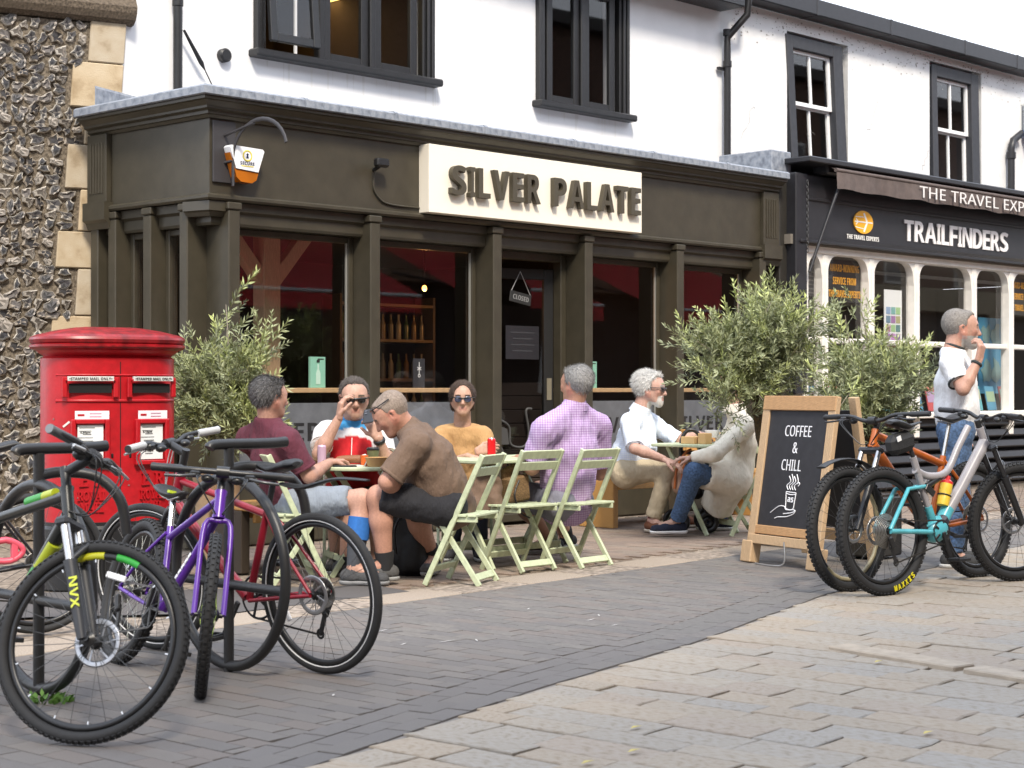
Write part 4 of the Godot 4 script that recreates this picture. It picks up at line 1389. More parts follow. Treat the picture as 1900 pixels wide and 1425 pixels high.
# ---------------------------------------------------------------- what the shop windows mirror: the other side of the street
func build_street_opposite() -> void:
	var brick := nmat(Color(0.24, 0.14, 0.1), "mottle", 1.5, 0.9)
	var pale := nmat(Color(0.4, 0.33, 0.22), "soft", 1.5, 0.9)
	var b := thing("opposite_terrace", "brown brick shops across the street mirrored in the cafe windows", "building", S(0, 0, 13.2), "", FB.basis)
	part(b, "wall", Mb.new().wall(-24, 0, 46, 9.6, 0, 0.3, [[2, 0.4, 40, 3.2]]), brick)
	part(b, "shopfront", Mb.new().box(Vector3(21, 1.8, 0.42), Vector3(38.6, 3.7, 0.22)), mat(Color(0.07, 0.06, 0.055)))
	part(b, "fascia_band", Mb.new().box(Vector3(21, 3.55, -0.06), Vector3(38, 0.62, 0.14), 0.01), pale)
	for k in 9:
		part(b, "pier", Mb.new().box(Vector3(4.0 + k * 4.4, 1.7, -0.05), Vector3(0.55, 3.3, 0.16), 0.01), pale)
	for k in 12:
		for j in 2:
			var win := sub(b, "window", Vector3(-4 + k * 3.4, 4.7 + j * 2.4, -0.02))
			part(win, "frame", Mb.new().box(Vector3.ZERO, Vector3(1.1, 1.6, 0.06)), mat(Color(0.6, 0.58, 0.53)))
			part(win, "pane", Mb.new().box(Vector3(0, 0, -0.035), Vector3(0.95, 1.44, 0.02)), mat(Color(0.03, 0.03, 0.035), 0.1))
	part(b, "roof", Mb.new().box(Vector3(11, 9.75, 0.3), Vector3(70, 0.3, 1.2)), mat(Color(0.05, 0.045, 0.04)))
	var red := mat(Color(0.9, 0.05, 0.06), 0.8)
	red.backlight_enabled = true
	red.backlight = Color(1.0, 0.9, 0.9)
	for q in [[9.4, 4.6, 0], [14.6, 3.4, 1], [20.2, 4.8, 2]]:
		var aw := thing("red_awning", ["wide red awning mirrored in the first cafe window", "red awning with a folding arm mirrored beside the doorway", "red awning mirrored in the last cafe window"][q[2]], "awning", S(q[0], 3.9, 13.1), "red awnings across the street", FB.basis)
		var cl := Mb.new()
		cl.face([Vector3(-q[1] / 2, 0, 0), Vector3(q[1] / 2, 0, 0), Vector3(q[1] / 2, -1.1, -2.6), Vector3(-q[1] / 2, -1.1, -2.6)], Vector3(0, 1, -0.2))
		part(aw, "canopy", cl, red)
		part(aw, "front_bar", Mb.new().tube([Vector3(-q[1] / 2, -1.12, -2.6), Vector3(q[1] / 2, -1.12, -2.6)], 0.03, 8), mat(Color(0.75, 0.73, 0.7)))
		part(aw, "valance", Mb.new().box(Vector3(0, -1.28, -2.6), Vector3(q[1], 0.26, 0.012)), red)
		for s in [-1.0, 1.0]:
			part(aw, "folding_arm", Mb.new().tube([Vector3(s * q[1] * 0.4, -0.5, 0), Vector3(s * q[1] * 0.15, -0.85, -1.3), Vector3(s * q[1] * 0.4, -1.12, -2.5)], 0.03, 6), mat(Color(0.08, 0.08, 0.08)))
	var um := thing("closed_parasol", "closed white parasol mirrored in the first cafe window", "parasol", S(7.2, 0, 9.6), "", FB.basis)
	part(um, "cloth", Mb.new().lathe([Vector2(0.05, 1.1), Vector2(0.26, 1.15), Vector2(0.2, 1.9), Vector2(0.13, 2.15), Vector2(0.15, 2.16), Vector2(0.03, 2.65), Vector2(0, 2.65)], 16), mat(Color(0.75, 0.74, 0.7)))
	part(um, "pole", Mb.new().tube([Vector3(0, 0, 0), Vector3(0, 2.7, 0)], 0.03, 8), mat(Color(0.4, 0.3, 0.2)))

# ---------------------------------------------------------------- ground
func kerb_n(s: float) -> float:      # where the pale terrace edge lies
	return 3.17 - 0.0945 * s

func sett_n(s: float) -> float:      # where the dark paving meets the stone setts
	var p := [Vector2(-9, 7.6), Vector2(-3.85, 6.17), Vector2(-2.29, 5.69), Vector2(-0.87, 5.35), Vector2(0.11, 5.03), Vector2(1.0, 4.74), Vector2(4.79, 3.98), Vector2(12, 2.7)]
	for i in p.size() - 1:
		if s <= p[i + 1].x or i == p.size() - 2:
			return lerpf(p[i].y, p[i + 1].y, (s - p[i].x) / (p[i + 1].x - p[i].x))
	return 4.0

# an uneven block of unit size, its top at y = 0
func block(jit: float, bev: float, dome: float) -> Mb:
	var mb := Mb.new()
	var o := []
	for q in [[-1, -1], [0, -1], [1, -1], [1, 0], [1, 1], [0, 1], [-1, 1], [-1, 0]]:
		o.append(Vector2(q[0] * 0.5, q[1] * 0.5) + Vector2(rng.randf_range(-jit, jit), rng.randf_range(-jit, jit)))
	var top := []
	var shoulder := []
	for q in o:
		shoulder.append(Vector3(q.x, -dome * rng.randf_range(0.5, 1.2), q.y))
		top.append(Vector3(q.x * (1 - bev * 2), rng.randf_range(-0.3, 0.1) * dome, q.y * (1 - bev * 2)))
	for i in 8:
		var j := (i + 1) % 8
		mb.face([Vector3(o[i].x, -0.06, o[i].y), Vector3(o[j].x, -0.06, o[j].y), shoulder[j], shoulder[i]], Vector3(o[i].x, 0, o[i].y))
		mb.face([shoulder[i], shoulder[j], top[j], top[i]], Vector3(o[i].x, 1, o[i].y))
		mb.face([top[i], top[j], Vector3(0, dome * 0.2, 0)], Vector3.UP)
	return mb

func in_view(p: Vector3) -> bool:
	return p.z < -4.9 and absf(p.x) < -p.z * 0.33 + 0.2

# lays blocks: the nearest 300 as parts, the rest as one mass
func lay(par: Node3D, called: String, rest: String, spots: Array, kinds: Array, tones: Array, ms: Array, vm: Material, most := 300) -> void:
	var near := []
	for q in spots:
		var w: Vector3 = FB * q[0].origin
		if in_view(w):
			near.append([-w.z, q])
	near.sort_custom(func(a, b): return a[0] < b[0])
	var heapm := Mb.new()
	var meshes := []
	for k in kinds:
		meshes.append(k.mesh())
	for i in near.size():
		var q: Array = near[i][1]
		if i < most:
			part(par, called, meshes[q[1]], ms[q[2]], q[0])
		else:
			heap(heapm, kinds[q[1]], q[0], tones[q[2]])
	for q in spots:
		if not in_view(FB * q[0].origin) and (FB * q[0].origin).z < -3.0 and absf((FB * q[0].origin).x) < 9.0:
			heap(heapm, kinds[q[1]], q[0], tones[q[2]])
	if heapm.v.size():
		var o := part(par, rest, heapm, vm)
		o.set_meta("kind", "stuff")

func flat_poly(mb: Mb, pts: Array, y: float) -> void:
	var poly := PackedVector2Array()
	for p in pts:
		poly.append(p)
	var tr := Geometry2D.triangulate_polygon(poly)
	for k in range(0, tr.size(), 3):
		var q := []
		for w in 3:
			q.append(Vector3(poly[tr[k + w]].x, y, poly[tr[k + w]].y))
		mb.face(q, Vector3.UP)

func build_ground() -> void:
	var earth := nmat(Color(0.1, 0.09, 0.08), "mottle", 1.0, 0.95)
	structure("ground", Mb.new().box(Vector3(0, -0.08, -40), Vector3(260, 0.08, 260)), earth)
	var alpha := atan(0.0945)
	var t := Vector2(cos(alpha), -sin(alpha))
	var p := Vector2(sin(alpha), cos(alpha))
	var turn := Basis(Vector3.UP, alpha)
	# bricks of the dark pavement
	var pave_base := Mb.new()
	var edge_a := []
	var edge_b := []
	for k in 43:
		var s := -9.0 + k * 0.5
		edge_a.append(Vector2(s, kerb_n(s) - 0.1))
		edge_b.append(Vector2(s, sett_n(s) + 0.02))
	edge_b.reverse()
	flat_poly(pave_base, edge_a + edge_b, -0.008)
	var pave := structure("pavement", pave_base, nmat(Color(0.23, 0.205, 0.185), "soft", 0.4, 0.95), FB)
	var tones := [Color(0.158, 0.143, 0.131), Color(0.145, 0.132, 0.123), Color(0.172, 0.154, 0.139), Color(0.152, 0.138, 0.129), Color(0.166, 0.142, 0.126)]
	var ms := []
	for c in tones:
		ms.append(nmat(c, "soft", 0.3, 0.78, 0.05))
	var kinds := []
	for k in 6:
		kinds.append(block(0.006, 0.012, 0.002))
	var spots := []
	var pw := 0.104
	var pl := 0.208
	for i in range(-70, 90):
		for j in range(-4, 26):
			var c := t * (i * pw) + p * (j * pl + (pl / 2 if i % 2 else 0.0) + 3.0)
			var lo := maxf(c.y - pl / 2, kerb_n(c.x) + 0.002)
			var hi := minf(c.y + pl / 2, sett_n(c.x) - 0.335)
			if hi - lo < 0.025 or c.x < -7:
				continue
			c.y = (lo + hi) / 2
			var bs := turn * Basis(Vector3(1, 0, 0), rng.randf_range(-0.006, 0.006)) * Basis.from_scale(Vector3(pw - 0.005, 1, hi - lo - 0.005))
			spots.append([Transform3D(bs, Vector3(c.x, rng.randf_range(-0.002, 0.001), c.y)), rng.randi() % 6, rng.randi() % 5])
	# three courses running along the edge of the setts
	for row in 3:
		var s := -7.0 + row * 0.07
		while s < 9.0:
			var a := Vector2(s, sett_n(s) - 0.056 - row * 0.109)
			var d := (Vector2(s + 0.1, sett_n(s + 0.1)) - Vector2(s, sett_n(s))).normalized()
			var bs := Basis(Vector3.UP, -atan2(d.y, d.x)) * Basis.from_scale(Vector3(0.204, 1, 0.102))
			spots.append([Transform3D(bs, Vector3(a.x, rng.randf_range(-0.002, 0.002), a.y)), rng.randi() % 6, [1, 3, 3, 0][rng.randi() % 4]])
			s += 0.211 * d.x
	lay(pave, "paver", "far_pavers", spots, kinds, tones, ms, vmat(0.78, "soft", 0.3, 0.05))
	# pale scuffs on the bricks
	var scm := mat(Color(0.5, 0.48, 0.46), 0.9)
	for q in [[-0.64, -8.3, 0.09], [-0.31, -7.95, 0.11], [-0.17, -7.98, 0.07], [0.41, -8.69, 0.1], [0.46, -8.86, 0.08], [-0.18, -9.07, 0.09], [0.09, -9.12, 0.06], [-0.7, -6.55, 0.05], [0.52, -8.49, 0.07], [-0.51, -7.86, 0.08]]:
		var mk := Mb.new()
		var w0 := FB.affine_inverse() * Vector3(q[0], 0.0025, q[1])
		var dd := Vector3(rng.randf_range(0.6, 1), 0, rng.randf_range(-1, 0.2)).normalized()
		var pd := Vector3(-dd.z, 0, dd.x)
		var hl: float = q[2] * 0.5
		mk.face([w0 - dd * hl, w0 - dd * hl * 0.3 + pd * 0.006, w0 + dd * hl, w0 + dd * hl * 0.2 - pd * 0.005], Vector3.UP)
		part(pave, "scuff", mk, scm)
	# stone setts of the roadway
	var road_base := Mb.new()
	var far_edge := [Vector2(12.0, 13.0), Vector2(-9, 13.0)]
	var near_edge := []
	for k in 43:
		var s := -9.0 + k * 0.5
		near_edge.append(Vector2(s, sett_n(s) + 0.02))
	flat_poly(road_base, near_edge + far_edge, -0.014)
	var road := structure("road", road_base, nmat(Color(0.24, 0.2, 0.155), "soft", 0.3, 0.95), FB)
	var rt := [Color(0.345, 0.3, 0.246), Color(0.33, 0.302, 0.265), Color(0.36, 0.308, 0.248), Color(0.322, 0.302, 0.275), Color(0.352, 0.314, 0.265), Color(0.34, 0.292, 0.244)]
	var rm := []
	for c in rt:
		rm.append(nmat(c, "stone", 0.7, 0.85, 0.1))
	var rk := []
	for k in 9:
		rk.append(block(0.022, 0.022, 0.005))
	spots = []
	var i0 := -6.0
	while i0 < 9.0:
		var w := rng.randf_range(0.145, 0.225)
		var j0 := 3.0 + rng.randf() * 0.4
		while j0 < 11.0:
			var ln := rng.randf_range(0.24, 0.46)
			var step := ln
			var c := t * (i0 + w / 2) + p * (j0 + ln / 2)
			if c.y + ln / 2 > sett_n(c.x) + 0.06:
				if c.y - ln * 0.5 < sett_n(c.x) + 0.22:   # the first stone of each course is cut to the edge
					var lead_n := sett_n(c.x) + 0.02
					var end_n := c.y + ln / 2
					ln = end_n - lead_n
					c.y = (end_n + lead_n) / 2
				if ln > 0.1:
					var bs := turn * Basis(Vector3(1, 0, 0), rng.randf_range(-0.008, 0.008)) * Basis(Vector3(0, 0, 1), rng.randf_range(-0.012, 0.012)) * Basis.from_scale(Vector3(w - 0.004, 1, ln - 0.004))
					spots.append([Transform3D(bs, Vector3(c.x, rng.randf_range(-0.004, 0.004), c.y)), rng.randi() % 9, rng.randi() % 6])
			j0 += step
		i0 += w
	lay(road, "sett", "far_setts", spots, rk, rt, rm, vmat(0.85, "stone", 0.7, 0.1))
	var lit := mat(Color(0.5, 0.4, 0.12), 0.9)
	for q in [[0.435, -5.88], [0.24, -5.33], [1.44, -5.79], [0.4, -5.5], [1.6, -7.3]]:
		var mk := Mb.new()
		var w0 := FB.affine_inverse() * Vector3(q[0], 0.01, q[1])
		mk.face([w0 + Vector3(-0.03, 0, 0), w0 + Vector3(0, 0.006, 0.012), w0 + Vector3(0.035, 0.002, 0.002), w0 + Vector3(0, 0.004, -0.012)], Vector3.UP)
		part(road, "fallen_leaf", mk, lit)
	# a run of long pale slabs among the setts
	var slabm := nmat(Color(0.42, 0.35, 0.27), "soft", 0.6, 0.85, 0.1)
	for k in 3:
		var a := Vector3(1.509, 0, -7.734).lerp(Vector3(1.938, 0, -7.154), 0.0 + k * 1.06)
		var c := Vector3(1.509, 0, -7.734).lerp(Vector3(1.938, 0, -7.154), 1.0 + k * 1.06)
		part(road, "kerb_slab", Mb.new().bar(FB.affine_inverse() * a + Vector3(0, 0.004, 0), FB.affine_inverse() * c + Vector3(0, 0.004, 0), 0.14, 0.03, Vector3.UP, 0.006), slabm)
	# terrace of small pinkish bricks, dark slabs and a pale edge band
	var tb := Mb.new()
	var ta := [Vector2(-9, -3), Vector2(14, -3)]
	var te := []
	for k in 47:
		var s := 14.0 - k * 0.5
		te.append(Vector2(s, kerb_n(s)))
	flat_poly(tb, ta + te, -0.012)
	var terr := structure("terrace", tb, nmat(Color(0.37, 0.3, 0.235), "mottle", 0.8, 0.92), FB)
	var bt := [Color(0.34, 0.255, 0.2), Color(0.3, 0.235, 0.19), Color(0.38, 0.29, 0.225), Color(0.33, 0.27, 0.215)]
	var bk := []
	for k in 4:
		bk.append(block(0.006, 0.015, 0.002))
	spots = []
	for i in range(-12, 110):
		for j in range(-4, 16):
			var c := t * (i * pw) + p * (j * pl + (pl / 2 if i % 2 else 0.0))
			if c.y > kerb_n(c.x) - 0.47 or c.y < 0.0 or (c.x < -0.55 and c.y > 1.1):
				continue
			spots.append([Transform3D(turn * Basis.from_scale(Vector3(pw - 0.006, 1, pl - 0.006)), Vector3(c.x, rng.randf_range(-0.003, 0.001), c.y)), rng.randi() % 4, rng.randi() % 4])
	lay(terr, "brick", "terrace_bricks", spots, bk, bt, [], vmat(0.85, "speck", 0.5, 0.1), 0)
	var bandm := [nmat(Color(0.47, 0.39, 0.31), "speck", 0.6, 0.9, 0.15), nmat(Color(0.44, 0.365, 0.3), "mottle", 0.7, 0.9, 0.15)]
	for k in 22:
		var s := -6.0 + k * 0.62
		var a := Vector2(s, kerb_n(s) - 0.17)
		part(terr, "edge_slab", Mb.new().box(Vector3(a.x + 0.305, -0.028, a.y - 0.03), Vector3(0.605, 0.06, 0.34), 0.004, turn), bandm[k % 2])
	var gp := Mb.new()
	flat_poly(gp, [Vector2(-2.259, 1.389), Vector2(-0.527, 2.565), Vector2(-0.583, 2.929), Vector2(-1.887, 2.980), Vector2(-2.732, 2.386), Vector2(-3.379, 2.143), Vector2(-2.900, 1.078)], 0.003)
	part(terr, "grey_slab", gp, nmat(Color(0.13, 0.12, 0.115), "speck", 0.5, 0.85, 0.1))

# ---------------------------------------------------------------- post box
func build_post_box() -> void:
	var a := 0.4
	var bb := 0.262
	var pw := 2.7
	var red := nmat(Color(0.46, 0.006, 0.012), "soft", 0.5, 0.4, 0.06, "bump")
	var blk := mat(Color(0.012, 0.012, 0.013), 0.4)
	var root := thing("post_box", "wide red oval double post box on a black base in front of the flint wall", "post box", Vector3(-2.492, 0.007, -10.3), "", yaw(30))
	root.position.y = 0
	var outline := func(f: float, g: float) -> PackedVector2Array:
		var o := PackedVector2Array()
		for k in 64:
			var th := TAU * k / 64
			o.append(Vector2(signf(cos(th)) * pow(absf(cos(th)), 2.0 / pw) * (a + f), signf(sin(th)) * pow(absf(sin(th)), 2.0 / pw) * (bb + g)))
		return o
	var stack := func(prof: Array) -> Mb:   # prof of (offset, height)
		var mb := Mb.new()
		var rings := []
		for q in prof:
			rings.append(outline.call(q.x, q.x))
		for i in prof.size() - 1:
			var e: Vector2 = prof[i + 1] - prof[i]
			var base := mb.v.size()
			for k in 65:
				var kk := k % 64
				var tg: Vector2 = rings[i][(kk + 1) % 64] - rings[i][(kk + 63) % 64]
				var nr := Vector3(tg.y, 0, -tg.x).normalized()
				var nn := (nr * e.y + Vector3.UP * -e.x).normalized()
				nn.z = nn.z
				mb.vert(Vector3(rings[i][kk].x, prof[i].y, rings[i][kk].y), nn)
				mb.vert(Vector3(rings[i + 1][kk].x, prof[i + 1].y, rings[i + 1][kk].y), nn)
			for k in 64:
				var b := base + k * 2
				mb.ix.append_array([b, b + 2, b + 1, b + 1, b + 2, b + 3])
		return mb
	part(root, "base", stack.call([Vector2(0.02, 0), Vector2(0.02, 0.36), Vector2(0.012, 0.38), Vector2(0.012, 0.4), Vector2(-0.02, 0.405)]), blk)
	part(root, "body", stack.call([Vector2(0.0, 0.4), Vector2(0.0, 1.385), Vector2(-0.02, 1.4), Vector2(0.01, 1.42), Vector2(0.03, 1.44)]), red)
	part(root, "cap", stack.call([Vector2(0.03, 1.435), Vector2(0.055, 1.445), Vector2(0.065, 1.455), Vector2(0.065, 1.468), Vector2(0.05, 1.474), Vector2(0.06, 1.482), Vector2(0.066, 1.5), Vector2(0.06, 1.515), Vector2(0.03, 1.53), Vector2(-0.08, 1.558), Vector2(-0.18, 1.575), Vector2(-0.26, 1.582)]), nmat(Color(0.42, 0.008, 0.014), "mottle", 0.9, 0.38))
	# a spot on the front: position and basis
	var on := func(x: float, y: float, off: float) -> Transform3D:
		var z: float = bb * pow(1.0 - pow(absf(x / a), pw), 1.0 / pw)
		var x2 := x + 0.004
		var z2: float = bb * pow(1.0 - pow(absf(x2 / a), pw), 1.0 / pw)
		var tx := Vector3(0.004, 0, z2 - z).normalized()
		var nz := tx.cross(Vector3.UP)
		return Transform3D(Basis(tx, Vector3.UP, nz), Vector3(x, y, z) + nz * off)
	# beads and ribs bent to the front
	var rib := func(x0: float, x1: float, y: float, w: float, h: float) -> Mb:
		var pts := []
		for k in 13:
			var x := lerpf(x0, x1, k / 12.0)
			pts.append((on.call(x, y, 0.0) as Transform3D).origin)
		return Mb.new().tube(pts, h / 2, 6, true, w / h)
	part(root, "seam", rib.call(-0.001, 0.001, 0.9, 0.01, 0.01), blk)
	part(root, "seam", Mb.new().box(Vector3(0.0, 0.89, bb), Vector3(0.006, 0.95, 0.003)), mat(Color(0.03, 0, 0)))
	part(root, "rib", rib.call(-0.36, 0.36, 1.13, 0.02, 0.022), red)
	part(root, "rib", rib.call(-0.36, 0.36, 1.285, 0.012, 0.014), red)
	for k in 2:
		var cx: float = [-0.18, 0.193][k]
		var door := sub(root, "door")
		var q: Transform3D = on.call(cx, 1.21, 0.004)
		part(door, "slot", Mb.new().box(Vector3(0, -0.005, 0), Vector3(0.25, 0.055, 0.012)), mat(Color(0.003, 0.003, 0.003), 0.9), q)
		part(door, "hood", Mb.new().box(Vector3(0, 0.045, 0.015), Vector3(0.29, 0.012, 0.03), 0.003), red, q)
		part(door, "slot_cheek", Mb.new().box(Vector3(-0.15, 0, 0.004), Vector3(0.03, 0.12, 0.02), 0.004), red, q)
		part(door, "slot_cheek", Mb.new().box(Vector3(0.15, 0, 0.004), Vector3(0.03, 0.12, 0.02), 0.004), red, q)
		part(door, "name_plate", Mb.new().box(Vector3(0, 0.052, 0.022), Vector3(0.27, 0.028, 0.02), 0.002), mat(Color(0.55, 0.55, 0.52), 0.5), q)
		print_on(door, "lettering", "•STAMPED MAIL ONLY•", 0.25, 0.016, q * Z(Vector3(0, 0.052, 0.033)), blk, 0.002)
		var st: Transform3D = on.call(cx + 0.01, 1.045, 0.004)
		part(door, "sticker", Mb.new().box(Vector3.ZERO, Vector3(0.2, 0.05, 0.004)), mat(Color(0.75, 0.74, 0.76), 0.4), st)
		part(door, "sticker_print", Mb.new().box(Vector3(-0.065, 0, 0.003), Vector3(0.04, 0.012, 0.002)), red, st)
		for r in 2:
			part(door, "sticker_line", Mb.new().box(Vector3(0.02, 0.009 - r * 0.018, 0.003), Vector3(0.07, 0.005, 0.002)), mat(Color(0.5, 0.25, 0.35)), st)
		var nf: Transform3D = on.call(cx, 0.88, 0.004)
		var fr := Mb.new()
		for e in [[-0.1, 0, 0.03, 0.28], [0.1, 0, 0.03, 0.28], [0, 0.125, 0.17, 0.03], [0, -0.125, 0.17, 0.03]]:
			fr.box(Vector3(e[0], e[1], 0.01), Vector3(e[2], e[3], 0.035), 0.006)
		part(door, "notice_frame", fr, red, nf)
		part(door, "notice", Mb.new().box(Vector3(0, 0, 0.004), Vector3(0.15, 0.21, 0.006)), mat(Color(0.72, 0.74, 0.73), 0.5), nf)
		for r in 9:
			part(door, "notice_line", Mb.new().box(Vector3(-0.02 - 0.01 * (r % 2), 0.09 - r * 0.02, 0.008), Vector3(0.09 - 0.02 * (r % 3), [0.006, 0.004][r % 2], 0.002)), mat(Color(0.2, 0.21, 0.21)), nf)
		print_on(door, "notice_time", ["4.30pm", "5.15pm"][k], 0.06, 0.014, nf * Z(Vector3(-0.03, 0.06, 0.009)), blk)
		print_on(door, "notice_time", "12.15pm", 0.07, 0.015, nf * Z(Vector3(-0.025, -0.055, 0.009)), blk)
		part(door, "keyhole", Mb.new().box(Vector3.ZERO, Vector3(0.014, 0.026, 0.01), 0.004), blk, on.call([-0.05, 0.06][k], 0.8, 0.002))
		for r in 3:
			var ht: float = [0.075, 0.055, 0.055][r]
			print_on(door, "raised_letters", ["E R", "ROYAL", "MAIL"][r], [0.15, 0.17, 0.14][r], ht, (on.call(cx + 0.01, [0.655, 0.56, 0.49][r], 0.003) as Transform3D), red, 0.012, "Droid Serif")
	for q in [[-0.33, 1.2], [-0.36, 0.72], [-0.25, 0.55], [-0.3, 0.9], [0.05, 0.62], [-0.08, 1.2], [-0.37, 1.02], [0.12, 0.95], [-0.28, 0.47]]:
		part(root, "paint_chip", Mb.new().prism(PackedVector2Array([Vector2(-0.006, -0.003), Vector2(0.005, -0.006), Vector2(0.008, 0.002), Vector2(0.0, 0.007)]), 0, 0.0015), mat(Color(0.2, 0.1, 0.09)), on.call(q[0], q[1], 0.001))
	part(root, "scuff", Mb.new().box(Vector3.ZERO, Vector3(0.012, 0.05, 0.002), 0, Basis(Vector3(0, 0, 1), -0.9)), mat(Color(0.6, 0.58, 0.55)), on.call(-0.31, 0.99, 0.002))

# ---------------------------------------------------------------- bicycle racks shaped like a wheel with handlebars
func build_racks() -> void:
	var iron := nmat(Color(0.017, 0.017, 0.018), "soft", 0.3, 0.42, 0.05)
	var r0: Node3D = null
	for k in 2:
		var at: Vector3 = [Vector3(-1.205, 0, -7.113), Vector3(-1.861, 0, -6.572)][k]
		if k == 0:
			r0 = thing("bicycle_rack", "black ring rack with worn handlebars standing behind the purple bicycle", "bicycle rack", at, "wheel-shaped bicycle racks", FB.basis * yaw(90))
			part(r0, "ring", Mb.new().at(Z(Vector3(0, 0.425, 0))).torus(0.4, 0.023, 56, 10), iron)
			part(r0, "post", Mb.new().tube([Vector3(0, -0.02, 0), Vector3(0, 0.95, 0)], 0.022, 12), iron)
			part(r0, "crossbar", Mb.new().tube([Vector3(-0.4, 0.37, 0), Vector3(0.4, 0.37, 0)], 0.021, 10), iron)
			part(r0, "handlebar", Mb.new().tube(curve([Vector3(0.0, 0.97, 0.3), Vector3(0, 0.965, 0.2), Vector3(0, 0.965, -0.06), Vector3(0, 0.95, -0.1)], 4), 0.023, 10), iron)
			part(r0, "drop_bar", Mb.new().tube(curve([Vector3(0, 0.86, 0.0), Vector3(0.0, 0.87, 0.1), Vector3(-0.06, 0.85, 0.22), Vector3(-0.12, 0.76, 0.29), Vector3(-0.14, 0.62, 0.31)], 5), 0.022, 10), iron)
		else:
			var r1 := r0.duplicate()
			r1.name = "bicycle_rack_001"
			add_child(r1)
			r1.position = at
			r1.set_meta("label", "black ring rack beside the front wheel of the green and black bicycle")
	# a tuft of weeds at the foot of the left rack
	var gm := nmat(Color(0.1, 0.22, 0.03), "soft", 0.2, 0.7)
	var g := thing("weed_tuft", "small bright green weeds at the foot of the black rack", "weeds", Vector3(-1.804, 0, -6.414))
	g.set_meta("kind", "stuff")
	var mb := Mb.new()
	for k in 90:
		var a := rng.randf() * TAU
		var rr := sqrt(rng.randf()) * 0.085
		var q := Vector3(cos(a) * rr * 1.3, 0, sin(a) * rr)
		var d := Vector3(cos(a), rng.randf_range(0.3, 1.4), sin(a)).normalized()
		var ln := rng.randf_range(0.02, 0.055)
		var sd := d.cross(Vector3(rng.randf_range(-1, 1), 0.3, rng.randf_range(-1, 1))).normalized() * rng.randf_range(0.006, 0.013)
		mb.face([q, q + d * ln * 0.5 + sd, q + d * ln, q + d * ln * 0.5 - sd], Vector3.UP)
	var leaves := part(g, "leaves", mb, gm)
	leaves.set_meta("kind", "stuff")

